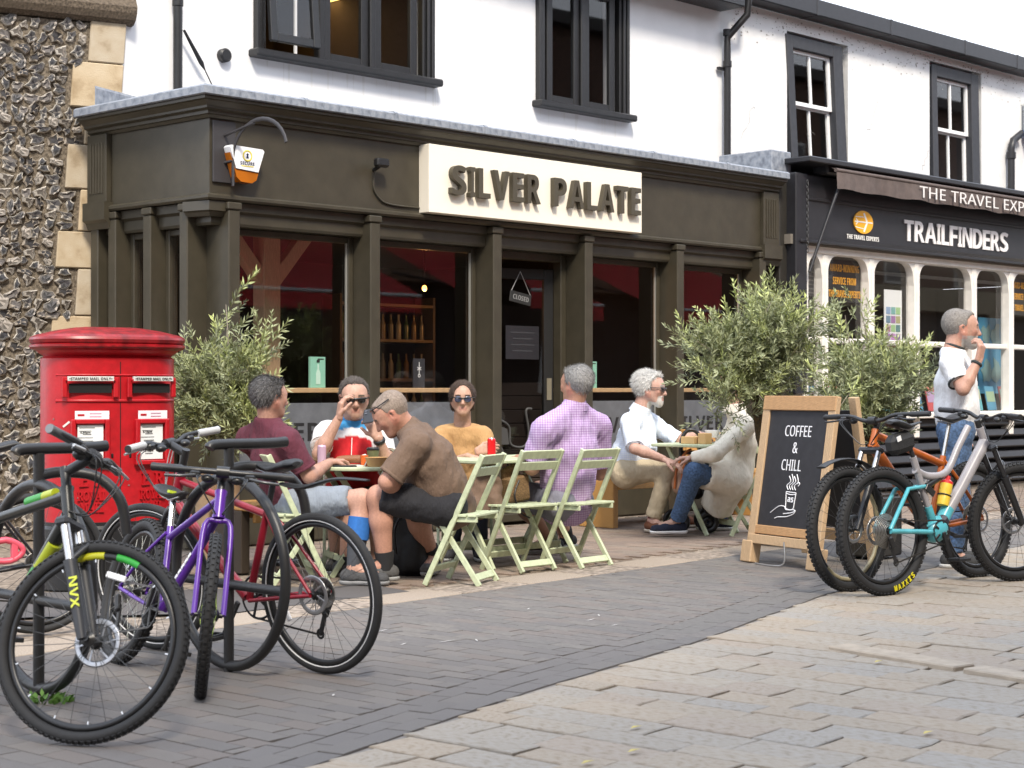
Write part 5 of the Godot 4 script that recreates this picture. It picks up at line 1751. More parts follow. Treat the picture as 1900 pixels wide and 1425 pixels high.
# ---------------------------------------------------------------- chalk board
func build_signboard() -> void:
	var wood := nmat(Color(0.5, 0.29, 0.135), "soft", 0.3, 0.6, 0.1, "fine", Vector3(1, 6, 6))
	var pale := nmat(Color(0.57, 0.39, 0.225), "soft", 0.3, 0.65, 0.15, "fine", Vector3(6, 1, 6))
	var o := Vector3(1.606, 0, -11.661).lerp(Vector3(2.04, 0, -10.941), 0.5)
	o.y = 0
	var d := (Vector3(2.054, 0, -10.941) - Vector3(1.629, 0, -11.661)).normalized()
	var bas := Basis(d, Vector3.UP, d.cross(Vector3.UP))
	var r := thing("chalk_sign", "wooden A-frame blackboard chalked COFFEE & CHILL beside the parked mountain bikes", "sign board", o, "", bas)
	var w := 0.76
	var lean := deg_to_rad(-9.0)
	var lb := Basis(Vector3.RIGHT, lean)
	var fr := sub(r, "front_leaf", Vector3(0, 0.0, 0.0), lb)
	for s in [-1.0, 1.0]:
		part(fr, "leg", Mb.new().box(Vector3(s * (w / 2 - 0.04), 0.6, 0), Vector3(0.075, 1.12, 0.04), 0.004), pale)
		part(fr, "foot", Mb.new().box(Vector3(s * (w / 2 - 0.035), 0.075, 0.0), Vector3(0.11, 0.15, 0.09), 0.006), pale)
	part(fr, "top_rail", Mb.new().box(Vector3(0, 1.115, 0.003), Vector3(w - 0.01, 0.1, 0.045), 0.004), wood)
	part(fr, "bottom_rail", Mb.new().box(Vector3(0, 0.235, 0.003), Vector3(w - 0.152, 0.06, 0.036), 0.004), wood)
	part(fr, "base_rail", Mb.new().box(Vector3(0, 0.165, 0.014), Vector3(w - 0.08, 0.065, 0.05), 0.004), pale)
	part(fr, "blackboard", Mb.new().box(Vector3(0, 0.66, -0.002), Vector3(w - 0.145, 0.82, 0.014)), nmat(Color(0.026, 0.026, 0.03), "soft", 0.5, 0.6))
	var bk := sub(r, "back_leaf", Vector3(0, 0, -0.52), Basis(Vector3.RIGHT, -lean))
	for s in [-1.0, 1.0]:
		part(bk, "leg", Mb.new().box(Vector3(s * (w / 2 - 0.04), 0.6, 0), Vector3(0.075, 1.12, 0.04), 0.004), pale)
	part(bk, "panel", Mb.new().box(Vector3(0, 0.66, 0), Vector3(w - 0.145, 0.82, 0.02)), mat(Color(0.03, 0.03, 0.033)))
	part(bk, "bottom_rail", Mb.new().box(Vector3(0, 0.2, 0), Vector3(w - 0.15, 0.08, 0.036), 0.004), pale)
	var chalk := mat(Color(0.72, 0.72, 0.74), 0.9)
	var dark := mat(Color(0.026, 0.026, 0.03), 0.7)
	var yy := [0.925, 0.81, 0.69]
	for k in 3:
		var txt: String = ["COFFEE", "&", "CHILL"][k]
		var ww: float = [0.27, 0.05, 0.2][k]
		print_on(fr, "lettering", txt, ww, 0.075, Z(Vector3([0.01, 0.0, -0.02][k], yy[k], 0.006)), chalk, 0.003, "Droid Sans", false)
	var dr := Mb.new()
	var line := func(pts: Array, rad := 0.0036):
		var q := []
		for v in pts:
			q.append(Vector3(v.x * 0.85 + 0.01, 0.32 + (v.y - 0.31) * 0.72, v.z))
		dr.tube(curve(q, 4), rad, 5)
	var z := 0.007
	line.call([Vector3(-0.055, 0.57, z), Vector3(0.065, 0.565, z)])
	line.call([Vector3(-0.055, 0.57, z), Vector3(-0.04, 0.41, z)])
	line.call([Vector3(0.065, 0.565, z), Vector3(0.055, 0.42, z)])
	line.call([Vector3(-0.04, 0.41, z), Vector3(0.02, 0.4, z), Vector3(0.055, 0.42, z)])
	line.call([Vector3(-0.055, 0.555, z), Vector3(0.0, 0.545, z), Vector3(0.065, 0.55, z)])
	for k in 4:
		var x := -0.035 + k * 0.03
		line.call([Vector3(x, 0.59, z), Vector3(x - 0.02, 0.63, z), Vector3(x + 0.02, 0.67, z), Vector3(x - 0.005, 0.72 + 0.02 * (k % 2), z)])
	line.call([Vector3(0.08, 0.63, z), Vector3(0.095, 0.65, z), Vector3(0.085, 0.665, z), Vector3(0.07, 0.65, z)])
	line.call([Vector3(-0.22, 0.36, z), Vector3(-0.13, 0.425, z), Vector3(-0.06, 0.43, z), Vector3(-0.03, 0.4, z), Vector3(0.05, 0.405, z), Vector3(0.08, 0.395, z), Vector3(0.03, 0.375, z), Vector3(-0.06, 0.36, z)])
	line.call([Vector3(0.08, 0.395, z), Vector3(0.06, 0.365, z), Vector3(-0.02, 0.335, z), Vector3(-0.12, 0.325, z), Vector3(-0.16, 0.31, z)])
	part(fr, "cup_drawing", dr, chalk)
	print_on(fr, "cup_letters", "as", 0.06, 0.035, Z(Vector3(0.015, 0.455, z)), chalk)
	part(r, "chain", Mb.new().tube(curve([Vector3(0.05, 0.17, 0.02), Vector3(0.06, 0.03, 0.03), Vector3(-0.04, 0.006, 0.06), Vector3(-0.22, 0.006, 0.05)]), 0.006, 5), mat(Color(0.4, 0.4, 0.4), 0.4, 0.7))

# ---------------------------------------------------------------- olive trees
func olive(label: String, at: Vector3, trunk: Array, tr: float, blobs: Array, count: int, group: String, seedn: int) -> Node3D:
	var r := thing("olive_tree", label, "tree", at, group)
	var g := RandomNumberGenerator.new()
	g.seed = seedn
	var bark := nmat(Color(0.14, 0.11, 0.075), "moss", 0.25, 0.95, 0.6, "fine")
	var tk := Mb.new()
	var rads := []
	for i in trunk.size():
		rads.append(lerpf(tr, tr * 0.6, float(i) / (trunk.size() - 1)))
	var tp := curve(trunk, 4)
	var tr2 := []
	for i in tp.size():
		tr2.append(lerpf(tr, tr * 0.55, float(i) / (tp.size() - 1)) * (1.0 + 0.12 * sin(i * 2.3)))
	tk.tube(tp, tr2, 8)
	part(r, "trunk", tk, bark)
	# twig: a thin stem with pairs of narrow leaves
	var twigs := []
	for k in 3:
		var mb := Mb.new()
		mb.use_col = true
		mb.col = Color(0.8, 0.75, 0.6)
		var ln := 0.15
		mb.tube([Vector3.ZERO, Vector3(0.006 * k, ln * 0.5, 0.005), Vector3(0.014 * (k - 1), ln, 0.012)], [0.0022, 0.0016, 0.0008], 3, false)
		for i in 15:
			var f := (i + 1.0) / 15.5
			var st := Vector3(0.006 * k * f, ln * f, 0.008 * f)
			var az := i * 1.62 + g.randf_range(-0.4, 0.4)
			var el := lerpf(0.55, 1.15, f) + g.randf_range(-0.2, 0.2)
			var d := Vector3(cos(az) * cos(el), sin(el), sin(az) * cos(el))
			var ll := g.randf_range(0.04, 0.07) * (1.1 - 0.35 * f)
			var sd := d.cross(Vector3(-sin(az), 0.4, cos(az))).normalized()
			sd = d.cross(sd).normalized() if g.randf() < 0.5 else sd
			var wd := ll * 0.125
			var up := d.cross(sd).normalized()
			var shade := g.randf_range(0.75, 1.2)
			mb.col = Color(shade, shade, shade)
			var m := st + d * ll * 0.5 + up * ll * 0.05
			mb.face([st, m + sd * wd, st + d * ll], up)
			mb.face([st, st + d * ll, m - sd * wd], up)
		twigs.append(mb.mesh())
	var lm := StandardMaterial3D.new()
	lm.vertex_color_use_as_albedo = true
	lm.roughness = 0.5
	lm.backlight_enabled = true
	lm.backlight = Color(0.3, 0.34, 0.12)
	var wood := Mb.new()
	var per := [[], [], []]
	var tips := []
	# limbs from the trunk top to points in each blob, then twigs along boughs
	var start: Vector3 = trunk[trunk.size() - 1]
	var total := 0.0
	for b in blobs:
		total += b[1].x * b[1].y * b[1].z
	for b in blobs:
		var n: int = int(count * b[1].x * b[1].y * b[1].z / total)
		var limbs := maxi(2, n / 26)
		for i in limbs:
			var u := Vector3(g.randfn(), g.randfn(), g.randfn()).normalized() * pow(g.randf(), 0.33)
			var e: Vector3 = b[0] + u * b[1]
			var s: Vector3 = tp[int(lerpf(tp.size() * 0.5, tp.size() - 1, g.randf()))]
			var mid: Vector3 = s.lerp(e, 0.5) + Vector3(g.randf_range(-0.05, 0.05), g.randf_range(-0.02, 0.08), g.randf_range(-0.05, 0.05))
			var pts := curve([s, mid, e], 5)
			var rr := []
			for q in pts.size():
				rr.append(lerpf(0.0075, 0.002, float(q) / pts.size()))
			wood.tube(pts, rr, 4, false)
			tips.append(e)
			var m := n / limbs
			for q in m:
				var f := g.randf_range(0.35, 1.0)
				var p: Vector3 = pts[int(f * (pts.size() - 1))]
				var off := Vector3(g.randfn(), g.randfn() * 0.8, g.randfn()) * 0.075
				p += off
				var out: Vector3 = (p - b[0]) / b[1]
				var dir := (out * 0.9 + Vector3(0, 0.75, 0) + Vector3(g.randfn(), g.randfn(), g.randfn()) * 0.45).normalized()
				var bs := aim(dir, Vector3(g.randf_range(-1, 1), g.randf_range(-1, 1), g.randf_range(-1, 1))) * Basis.from_scale(Vector3.ONE * g.randf_range(0.75, 1.25))
				# young shoots at the top are yellow-green, old leaves grey-green
				var young := clampf(out.y * 0.8 + g.randfn() * 0.35, 0.0, 1.0)
				var c := Color(0.29, 0.315, 0.18).lerp(Color(0.45, 0.5, 0.19), young) * g.randf_range(0.6, 1.3)
				per[q % 3].append([Transform3D(bs, p), c])
	part(r, "limbs", wood, nmat(Color(0.3, 0.26, 0.2), "soft", 0.3, 0.9))
	for k in 3:
		var mm := MultiMesh.new()
		mm.transform_format = MultiMesh.TRANSFORM_3D
		mm.use_colors = true
		mm.mesh = twigs[k]
		mm.instance_count = per[k].size()
		for i in per[k].size():
			mm.set_instance_transform(i, per[k][i][0])
			mm.set_instance_color(i, per[k][i][1])
		var mi := MultiMeshInstance3D.new()
		mi.name = "crown"
		mi.multimesh = mm
		mi.material_override = lm
		r.add_child(mi, true)
		mi.set_meta("kind", "stuff")
	return r

func build_trees() -> void:
	var grp := "potted olive trees"
	# left, beside the post box
	var o := Vector3(-1.914, 0.187, -11.3)
	o.y = 0
	var q := func(px: float, py: float, dd: float) -> Vector3:
		return Vector3(px, py, dd)
	olive("shrubby olive tree in a tan pot between the post box and the man in maroon", o, [Vector3(-1.95, 0.332, -11.3) - o, Vector3(-1.914, 0.661, -11.3) - o, Vector3(-1.931, 0.99, -11.25) - o, Vector3(-1.961, 1.207, -11.3) - o], 0.022,
		[[Vector3(-1.95, 1.207, -11.3) - o, Vector3(0.36, 0.33, 0.3)], [Vector3(-2.078, 1.535, -11.3) - o, Vector3(0.15, 0.24, 0.15)], [Vector3(-2.014, 1.683, -11.35) - o, Vector3(0.1, 0.14, 0.1)], [Vector3(-1.713, 1.462, -11.3) - o, Vector3(0.13, 0.2, 0.14)], [Vector3(-2.168, 1.171, -11.2) - o, Vector3(0.17, 0.2, 0.2)], [Vector3(-1.843, 0.918, -11.2) - o, Vector3(0.32, 0.14, 0.2)], [Vector3(-2.271, 1.314, -11) - o, Vector3(0.06, 0.1, 0.06)]], 1050, grp, 5)
	# middle, behind the chalk board: round head on a clear stem
	o = Vector3(1.91, 0.477, -12.6)
	o.y = 0
	olive("round-headed olive tree behind the person in the beige coat", o, [Vector3(2.056, 0.341, -12.8) - o, Vector3(1.946, 0.635, -12.7) - o, Vector3(1.849, 1.046, -12.6) - o, Vector3(1.87, 1.33, -12.6) - o, Vector3(1.882, 1.533, -12.6) - o], 0.05,
		[[Vector3(1.809, 1.574, -12.6) - o, Vector3(0.46, 0.3, 0.42)], [Vector3(1.532, 1.45, -12.5) - o, Vector3(0.26, 0.27, 0.3)], [Vector3(2.053, 1.737, -12.6) - o, Vector3(0.3, 0.2, 0.3)], [Vector3(1.64, 1.108, -12.4) - o, Vector3(0.24, 0.17, 0.26)], [Vector3(2.13, 1.372, -12.7) - o, Vector3(0.22, 0.22, 0.25)], [Vector3(1.621, 1.079, -12.5) - o, Vector3(0.19, 0.13, 0.15)]], 1650, grp, 6)
	# right, loose open head
	o = Vector3(2.541, 0.517, -11.9)
	o.y = 0
	olive("loose open olive tree with a mossy trunk behind the orange bicycle", o, [Vector3(0, 0.3, 0), Vector3(2.545, 0.747, -11.9) - o, Vector3(2.541, 1.016, -11.9) - o, Vector3(2.503, 1.284, -11.9) - o], 0.045,
		[[Vector3(2.534, 1.284, -11.9) - o, Vector3(0.42, 0.3, 0.35)], [Vector3(2.438, 1.668, -11.9) - o, Vector3(0.1, 0.22, 0.12)], [Vector3(2.725, 1.476, -11.9) - o, Vector3(0.16, 0.22, 0.18)], [Vector3(2.912, 1.322, -11.8) - o, Vector3(0.16, 0.16, 0.16)], [Vector3(2.208, 1.095, -11.6) - o, Vector3(0.2, 0.13, 0.16)], [Vector3(2.474, 0.941, -11.8) - o, Vector3(0.35, 0.12, 0.2)]], 850, grp, 7)
	# pots
	var pot := thing("plant_pot", "tall tan clay pot under the shrubby olive tree", "plant pot", Vector3(Vector3(-1.994, 0.223, -11.3).x, 0, -11.3))
	part(pot, "pot", Mb.new().lathe([Vector2(0.0, 0.0), Vector2(0.12, 0.0), Vector2(0.135, 0.1), Vector2(0.15, 0.5), Vector2(0.165, 0.6), Vector2(0.165, 0.64), Vector2(0.14, 0.64), Vector2(0.13, 0.58), Vector2(0, 0.58)], 24), nmat(Color(0.36, 0.25, 0.15), "soft", 0.4, 0.85, 0.1))
	part(pot, "soil", Mb.new().lathe([Vector2(0.135, 0.6), Vector2(0, 0.605)], 16), mat(Color(0.03, 0.02, 0.015)))
	for k in 2:
		var pp := Vector3([Vector3(2.081, 0.462, -12.85), Vector3(2.541, 0.517, -11.9)][k])
		var pb := thing("planter", ["square dark planter under the round-headed olive tree", "square dark planter under the loose olive tree"][k], "planter", Vector3(pp.x, 0, pp.z), "square planters", FB.basis)
		part(pb, "box", Mb.new().box(Vector3(0, 0.23, 0), Vector3(0.34, 0.42, 0.34), 0.012), mat(Color(0.025, 0.023, 0.02), 0.6))
		part(pb, "soil", Mb.new().box(Vector3(0, 0.445, 0), Vector3(0.3, 0.02, 0.3)), mat(Color(0.03, 0.02, 0.015)))

# ---------------------------------------------------------------- bicycles: x forward, y up, z the bicycle's own right side
func wheel(par: Node3D, called: String, x: Transform3D, r: float, tw: float, o: Dictionary) -> Node3D:
	var w := sub(par, called)
	w.transform = x
	var rubber := nmat(Color(0.018, 0.018, 0.019), "soft", 0.2, 0.75, 0.05)
	var ty := Mb.new().torus(r - tw * 0.5, tw * 0.5, 72, 10)
	var kn: int = o.get("knobs", 0)
	if kn:
		for i in kn:
			var a := TAU * i / kn
			for row in 3:
				var lat := (row - 1) * tw * 0.36
				var aa := a + (TAU / kn * 0.5 if row == 1 else 0.0)
				var rr := r + 0.0015 - (0.0 if row == 1 else tw * 0.13)
				var b := Basis(Vector3(0, 0, 1), aa) * Basis(Vector3.UP, (row - 1) * -0.75)
				ty.box(Basis(Vector3(0, 0, 1), aa) * Vector3(rr, 0, lat), Vector3(o.get("knob", 0.007), TAU * r / kn * 0.55, tw * 0.23), 0, b)
	part(w, "tyre", ty, rubber)
	if o.get("stripe", false):
		for s in [-1.0, 1.0]:
			part(w, "reflective_stripe", Mb.new().at(Z(Vector3(0, 0, s * tw * 0.34))).torus(r - tw * 0.84, 0.0032, 64, 5), mat(Color(0.62, 0.62, 0.62), 0.4))
	var rr := r - tw - 0.011
	var rim := Mb.new().torus(rr, 0.0125, 64, 8, 0.85)
	part(w, "rim", rim, mat(o.get("rim", Color(0.02, 0.02, 0.021)), 0.35, 0.3))
	var sp := Mb.new()
	var n: int = o.get("spokes", 28)
	for i in n:
		var a := TAU * i / n
		var s := 1.0 if i % 2 else -1.0
		var a2 := a + (0.5 if (i / 2) % 2 else -0.5)
		sp.tube([Vector3(cos(a2) * 0.024, sin(a2) * 0.024, s * 0.03), Vector3(cos(a), sin(a), 0) * (rr - 0.008)], 0.0012, 4, false)
	part(w, "spokes", sp, mat(o.get("spoke", Color(0.08, 0.08, 0.08)), 0.35, 0.6))
	part(w, "hub", Mb.new().at(Transform3D(Basis(Vector3.RIGHT, PI / 2), Vector3.ZERO)).lathe([Vector2(0, -0.055), Vector2(0.01, -0.055), Vector2(0.01, -0.042), Vector2(0.026, -0.034), Vector2(0.018, -0.024), Vector2(0.018, 0.024), Vector2(0.026, 0.034), Vector2(0.01, 0.042), Vector2(0.01, 0.055), Vector2(0, 0.055)], 14), mat(Color(0.03, 0.03, 0.03), 0.35, 0.5))
	if o.has("rotor"):
		var side: float = o.rotor
		var ro := Mb.new().at(Z(Vector3(0, 0, side * 0.045)))
		ro.torus(0.074, 0.011, 48, 6, 0.1)
		for i in 6:
			var a := TAU * i / 6
			ro.bar(Vector3(cos(a), sin(a), 0) * 0.022, Vector3(cos(a + 0.35), sin(a + 0.35), 0) * 0.073, 0.007, 0.002)
		part(w, "brake_disc", ro, mat(Color(0.42, 0.42, 0.43), 0.35, 0.9))
	if o.has("cassette"):
		var cs := Mb.new()
		for i in 9:
			cs.at(Z(Vector3(0, 0, 0.02 + i * 0.004))).torus(float(o.cassette) * (1.0 - i * 0.085), 0.0045, 36, 5, 0.35)
		part(w, "cassette", cs, mat(Color(0.3, 0.29, 0.27), 0.35, 0.8))
	for q in o.get("reflectors", []):
		var b := Basis(Vector3(0, 0, 1), q)
		part(w, "reflector", Mb.new().box(b * Vector3(r * 0.66, 0, 0.0), Vector3(0.022, 0.075, 0.014), 0.003, b), mat(Color(0.75, 0.75, 0.76), 0.25))
	for q in o.get("rim_marks", []):
		part(w, "rim_mark", Mb.new().torus(rr + 0.001, 0.0138, 14, 8, 0.86, q[0], q[1]), mat(q[2], 0.4))
	for i in range(0, n, 2):
		if o.get("nipples", false):
			var a := TAU * i / n
			part(w, "spoke_nipple", Mb.new().box(Basis(Vector3(0, 0, 1), a) * Vector3(rr - 0.016, 0, 0), Vector3(0.012, 0.004, 0.004), 0, Basis(Vector3(0, 0, 1), a)), mat(Color(0.6, 0.6, 0.6), 0.3, 0.7))
	return w

func bike(c: Dictionary) -> Node3D:
	var fwd: Vector3 = c.fwd.normalized()
	var bas := Basis(fwd, Vector3.UP, fwd.cross(Vector3.UP))
	bas = bas * Basis(Vector3.RIGHT, deg_to_rad(c.get("lean", 0.0)))
	var b := thing("bicycle", c.label, "bicycle", c.at, c.get("group", "bicycles parked at the racks"), bas)
	var r: float = c.r
	var tw: float = c.tw
	var wb: float = c.wb
	var k: float = c.get("size", 1.0)
	var blk := mat(Color(0.014, 0.014, 0.015), 0.4)
	var satin := nmat(Color(0.02, 0.02, 0.022), "soft", 0.3, 0.5)
	var metal := mat(Color(0.45, 0.45, 0.46), 0.3, 0.9)
	var fm: Material = c.frame
	var hub_f := Vector3(wb, r, 0)
	var ha := deg_to_rad(c.get("head_angle", 69.0))
	var ax := Vector3(-cos(ha), sin(ha), 0)
	var perp := Vector3(sin(ha), cos(ha), 0)
	var fl: float = c.get("fork_len", 0.45)
	var root := hub_f - perp * 0.045
	var hb := root + ax * fl
	var ht: Vector3 = hb + ax * c.get("head_tube", 0.13)
	var bbk: Vector3 = c.get("bb", Vector3(0.43 * k, 0.285, 0))
	var sc: Vector3 = c.get("seat_cluster", bbk + Vector3(-0.16, 0.44, 0) * k)
	var sdir := (sc - bbk).normalized()
	var saddle: Vector3 = sc + sdir * c.get("post", 0.2)
	var steer := Transform3D(Basis(ax, deg_to_rad(c.get("steer", 0.0))), Vector3.ZERO)
	steer.origin = hb - steer.basis * hb
	var rear_o: Dictionary = c.get("rear", {})
	var front_o: Dictionary = c.get("front", {})
	wheel(b, "rear_wheel", Z(Vector3(0, r, 0)), r, tw, rear_o)
	wheel(b, "front_wheel", steer * Z(hub_f), r, tw, front_o)
	# frame
	var t: float = c.get("tube", 0.017)
	var tt: float = c.get("top_tube", t)
	var dt: float = c.get("down_tube", t * 1.25)
	if c.has("top_tube_path"):
		part(b, "top_tube", Mb.new().tube(curve(c.top_tube_path, 5), tt, 12, true, 0.9), fm)
	else:
		part(b, "top_tube", Mb.new().tube([ht - ax * 0.03, sc + sdir * -0.02], tt, 12), fm)
	part(b, "down_tube", Mb.new().tube([hb + ax * 0.02, hb.lerp(bbk, 0.5), bbk + Vector3(0.01, 0.01, 0)], [dt * 1.05, dt, dt * 1.15], 12), fm)
	part(b, "seat_tube", Mb.new().tube([bbk, sc + sdir * 0.03], t, 12), fm if not c.has("seat_tube") else c.seat_tube)
	part(b, "head_tube", Mb.new().tube([hb, hb + ax * 0.012, hb + ax * 0.02, ht - ax * 0.02, ht - ax * 0.012, ht], [0.027, 0.027, 0.023, 0.023, 0.026, 0.026], 14), fm)
	var sm: Material = c.get("stays", fm)
	var hr := Vector3(0, r, 0)
	var st := Mb.new()
	var st2 := Mb.new()
	for s in [-1.0, 1.0]:
		st.tube([hr + Vector3(0, 0, s * 0.062), hr.lerp(bbk, 0.55) + Vector3(0, 0, s * 0.055), bbk + Vector3(-0.03, 0, s * 0.03)], c.get("stay", 0.009), 8)
		st2.tube([hr + Vector3(0, 0.01, s * 0.062), hr.lerp(sc, 0.6) + Vector3(0, 0, s * 0.05), (c.get("stay_top", sc) as Vector3) + Vector3(0, 0, s * 0.016)], c.get("stay", 0.009) * 0.85, 8)
	part(b, "chain_stays", st, sm)
	part(b, "seat_stays", st2, sm)
	# seat post and saddle
	part(b, "seat_post", Mb.new().tube([sc, saddle], 0.0135, 10), c.get("post_mat", satin))
	var sd := Mb.new()
	var sp := []
	var sr := []
	for i in 13:
		var f := i / 12.0
		sp.append(saddle + Vector3(-0.13 + 0.27 * f, 0.035 + 0.012 * cos(f * 6.0), 0))
		sr.append(lerpf(0.07, 0.021, smoothstep(0.25, 0.85, f)) * sqrt(clampf(f * 9.0 + 0.15, 0, 1)) * sqrt(clampf((1 - f) * 6.0 + 0.3, 0, 1)))
	sd.tube(sp, sr, 14, true, 0.34, Vector3(0, 0, 1))
	part(b, "saddle", sd, nmat(Color(0.02, 0.02, 0.021), "soft", 0.15, 0.45, 0.03))
	part(b, "saddle_rails", Mb.new().tube([saddle + Vector3(-0.07, 0.015, 0.022), saddle + Vector3(0.0, 0.0, 0.022), saddle + Vector3(0.1, 0.02, 0.018)], 0.0035, 5).tube([saddle + Vector3(-0.07, 0.015, -0.022), saddle + Vector3(0.0, 0.0, -0.022), saddle + Vector3(0.1, 0.02, -0.018)], 0.0035, 5), metal)
	# fork
	var fk: Material = c.get("fork", blk)
	var fo := sub(b, "fork")
	fo.transform = steer
	var cl: float = c.get("lowers", 0.0)
	var gap: float = tw * 0.5 + 0.032
	if cl > 0.0:
		var top := hb - ax * 0.015
		part(fo, "crown", Mb.new().box(top, Vector3(0.05, 0.035, gap * 2 + 0.045), 0.01, Basis(perp, ax, Vector3(0, 0, 1))), fk)
		for s in [-1.0, 1.0]:
			var foot := hub_f + Vector3(0, 0, s * gap) - perp * 0.012
			var head := top + Vector3(0, 0, s * gap) + perp * 0.005
			part(fo, "stanchion", Mb.new().tube([head, head.lerp(foot, 0.5)], 0.0165, 12), c.get("stanchion", metal))
			var l0 := head.lerp(foot, cl)
			part(fo, "fork_leg", Mb.new().tube([l0, l0.lerp(foot, 0.06), l0.lerp(foot, 0.8), foot], [0.026, 0.0235, 0.021, 0.017], 12), fk)
		part(fo, "brace", Mb.new().tube(curve([top.lerp(hub_f, cl * 1.0) + Vector3(0, 0, -gap), top.lerp(hub_f, cl * 0.8) + perp * 0.05 + Vector3(0, 0.03, 0), top.lerp(hub_f, cl * 1.0) + Vector3(0, 0, gap)], 5), 0.011, 8), fk)
		if c.has("fork_letters"):
			var q := (hb - ax * 0.015).lerp(hub_f, 0.62) + Vector3(0, 0, gap + 0.022)
			print_on(fo, "lettering", c.fork_letters[0], 0.11, 0.03, Transform3D(Basis(-ax, perp, Vector3(0, 0, 1)), q), mat(c.fork_letters[1], 0.5), 0.004)
	else:
		for s in [-1.0, 1.0]:
			part(fo, "fork_leg", Mb.new().tube(curve([hb - ax * 0.01, hb - ax * 0.03 + Vector3(0, 0, s * gap * 0.9), hb.lerp(hub_f, 0.6) - perp * 0.01 + Vector3(0, 0, s * gap), hub_f + Vector3(0, 0, s * gap)], 4), 0.0115, 10), fk)
	# stem and bar
	var se: Vector3 = ht + ax * c.get("spacer", 0.045)
	var stem_len: float = c.get("stem", 0.08)
	var bar_c: Vector3 = se + perp * stem_len + ax * c.get("stem_rise", 0.01)
	var cockpit := sub(b, "cockpit")
	cockpit.transform = steer
	part(cockpit, "steerer", Mb.new().tube([ht, se + ax * 0.02], 0.0185, 12), blk)
	part(cockpit, "stem", Mb.new().tube([se, bar_c], 0.0185, 12), blk)
	part(cockpit, "stem_clamp", Mb.new().tube([bar_c + Vector3(0, 0, -0.026), bar_c + Vector3(0, 0, 0.026)], 0.024, 12), blk)
	var hw: float = c.get("bar", 0.62) / 2
	var rise: float = c.get("rise", 0.02)
	var bp := curve([bar_c + Vector3(-0.035, rise, -hw), bar_c + Vector3(0, rise, -hw * 0.45), bar_c + Vector3(0, 0, -0.06), bar_c + Vector3(0, 0, 0.06), bar_c + Vector3(0, rise, hw * 0.45), bar_c + Vector3(-0.035, rise, hw)], 4)
	part(cockpit, "handlebar", Mb.new().tube(bp, 0.0125, 10), blk)
	for s in [-1.0, 1.0]:
		var e: Vector3 = bar_c + Vector3(-0.036, rise, s * (hw + 0.002))
		var g: Vector3 = bar_c + Vector3(-0.018, rise, s * (hw - 0.12))
		part(cockpit, "grip", Mb.new().tube([g, g.lerp(e, 0.1), g.lerp(e, 0.9), e], [0.015, 0.0175, 0.0165, 0.018], 12), c.get("grip", satin))
		part(cockpit, "grip_end", Mb.new().tube([e, e + Vector3(-0.001, 0, s * 0.006)], 0.0165, 12), c.get("grip_end", satin))
		var lv: Vector3 = g + Vector3(0.0, -0.004, -s * 0.05)
		part(cockpit, "lever_body", Mb.new().box(lv + Vector3(0.016, -0.012, 0), Vector3(0.045, 0.03, 0.045), 0.008), blk)
		part(cockpit, "brake_lever", Mb.new().tube(curve([lv + Vector3(0.035, -0.016, 0), lv + Vector3(0.06, -0.024, s * 0.05), lv + Vector3(0.055, -0.028, s * 0.12)], 4), [0.007, 0.007, 0.007, 0.006, 0.006, 0.006, 0.006, 0.006, 0.006], 6), c.get("lever", blk))
		part(cockpit, "shifter", Mb.new().ball(lv + Vector3(-0.005, -0.026, -s * 0.05), Vector3(0.025, 0.018, 0.028), 10, 7), blk)
		for cc in 2:
			part(cockpit, "cable", Mb.new().tube(curve([lv + Vector3(0.03, -0.015, -s * (0.02 + cc * 0.03)), lv.lerp(hb, 0.3) + Vector3(0.11 - cc * 0.02, 0.02, s * 0.02), lv.lerp(hb, 0.75) + Vector3(0.07, -0.02, -s * 0.01), hb + Vector3(-0.0, 0.03, s * 0.025)], 5), 0.0028, 5), c.get("cable", blk))
	# cranks, chain, gears
	var cz := 0.05
	var ring_r: float = c.get("ring", 0.085)
	var dv := sub(b, "crankset")
	part(dv, "chainring", Mb.new().at(Z(bbk + Vector3(0, 0, cz))).torus(ring_r, 0.006, 36, 6, 0.3), blk)
	var ar := Mb.new()
	for i in 5:
		var a := TAU * i / 5
		ar.bar(bbk + Vector3(0, 0, cz), bbk + Vector3(cos(a) * ring_r, sin(a) * ring_r, cz), 0.016, 0.006)
	part(dv, "spider", ar, blk)
	var ca := deg_to_rad(c.get("crank", 30.0))
	for s in [-1.0, 1.0]:
		var d: Vector3 = Vector3(cos(ca), sin(ca), 0) * 0.17 * s
		var p0 := bbk + Vector3(0, 0, s * 0.065)
		part(dv, "crank_arm", Mb.new().bar(p0, p0 + d + Vector3(0, 0, s * 0.012), 0.026, 0.014, Vector3(0, 0, 1), 0.004), c.get("crank_mat", blk))
		var pc: Vector3 = p0 + d + Vector3(0, 0, s * 0.07)
		var pd := Mb.new()
		for e in [-1.0, 1.0]:
			pd.box(pc + Vector3(e * 0.045, 0, 0), Vector3(0.01, 0.018, 0.095), 0.002)
			pd.box(pc + Vector3(0, 0, e * 0.045), Vector3(0.09, 0.018, 0.01), 0.002)
		pd.tube([p0 + d, pc + Vector3(0, 0, s * 0.045)], 0.008, 8)
		part(dv, "pedal", pd, c.get("pedal", blk))
	var rc: float = rear_o.get("cassette", 0.05) * 0.6
	var chn := mat(Color(0.06, 0.055, 0.05), 0.4, 0.6)
	part(dv, "chain", Mb.new().bar(bbk + Vector3(0, ring_r, cz), hr + Vector3(0, rc, 0.045), 0.008, 0.005, Vector3(0, 0, 1), 0).bar(bbk + Vector3(0, -ring_r, cz), hr + Vector3(0.05, -0.19, 0.045), 0.008, 0.005, Vector3(0, 0, 1), 0), chn)
	var rd := Mb.new()
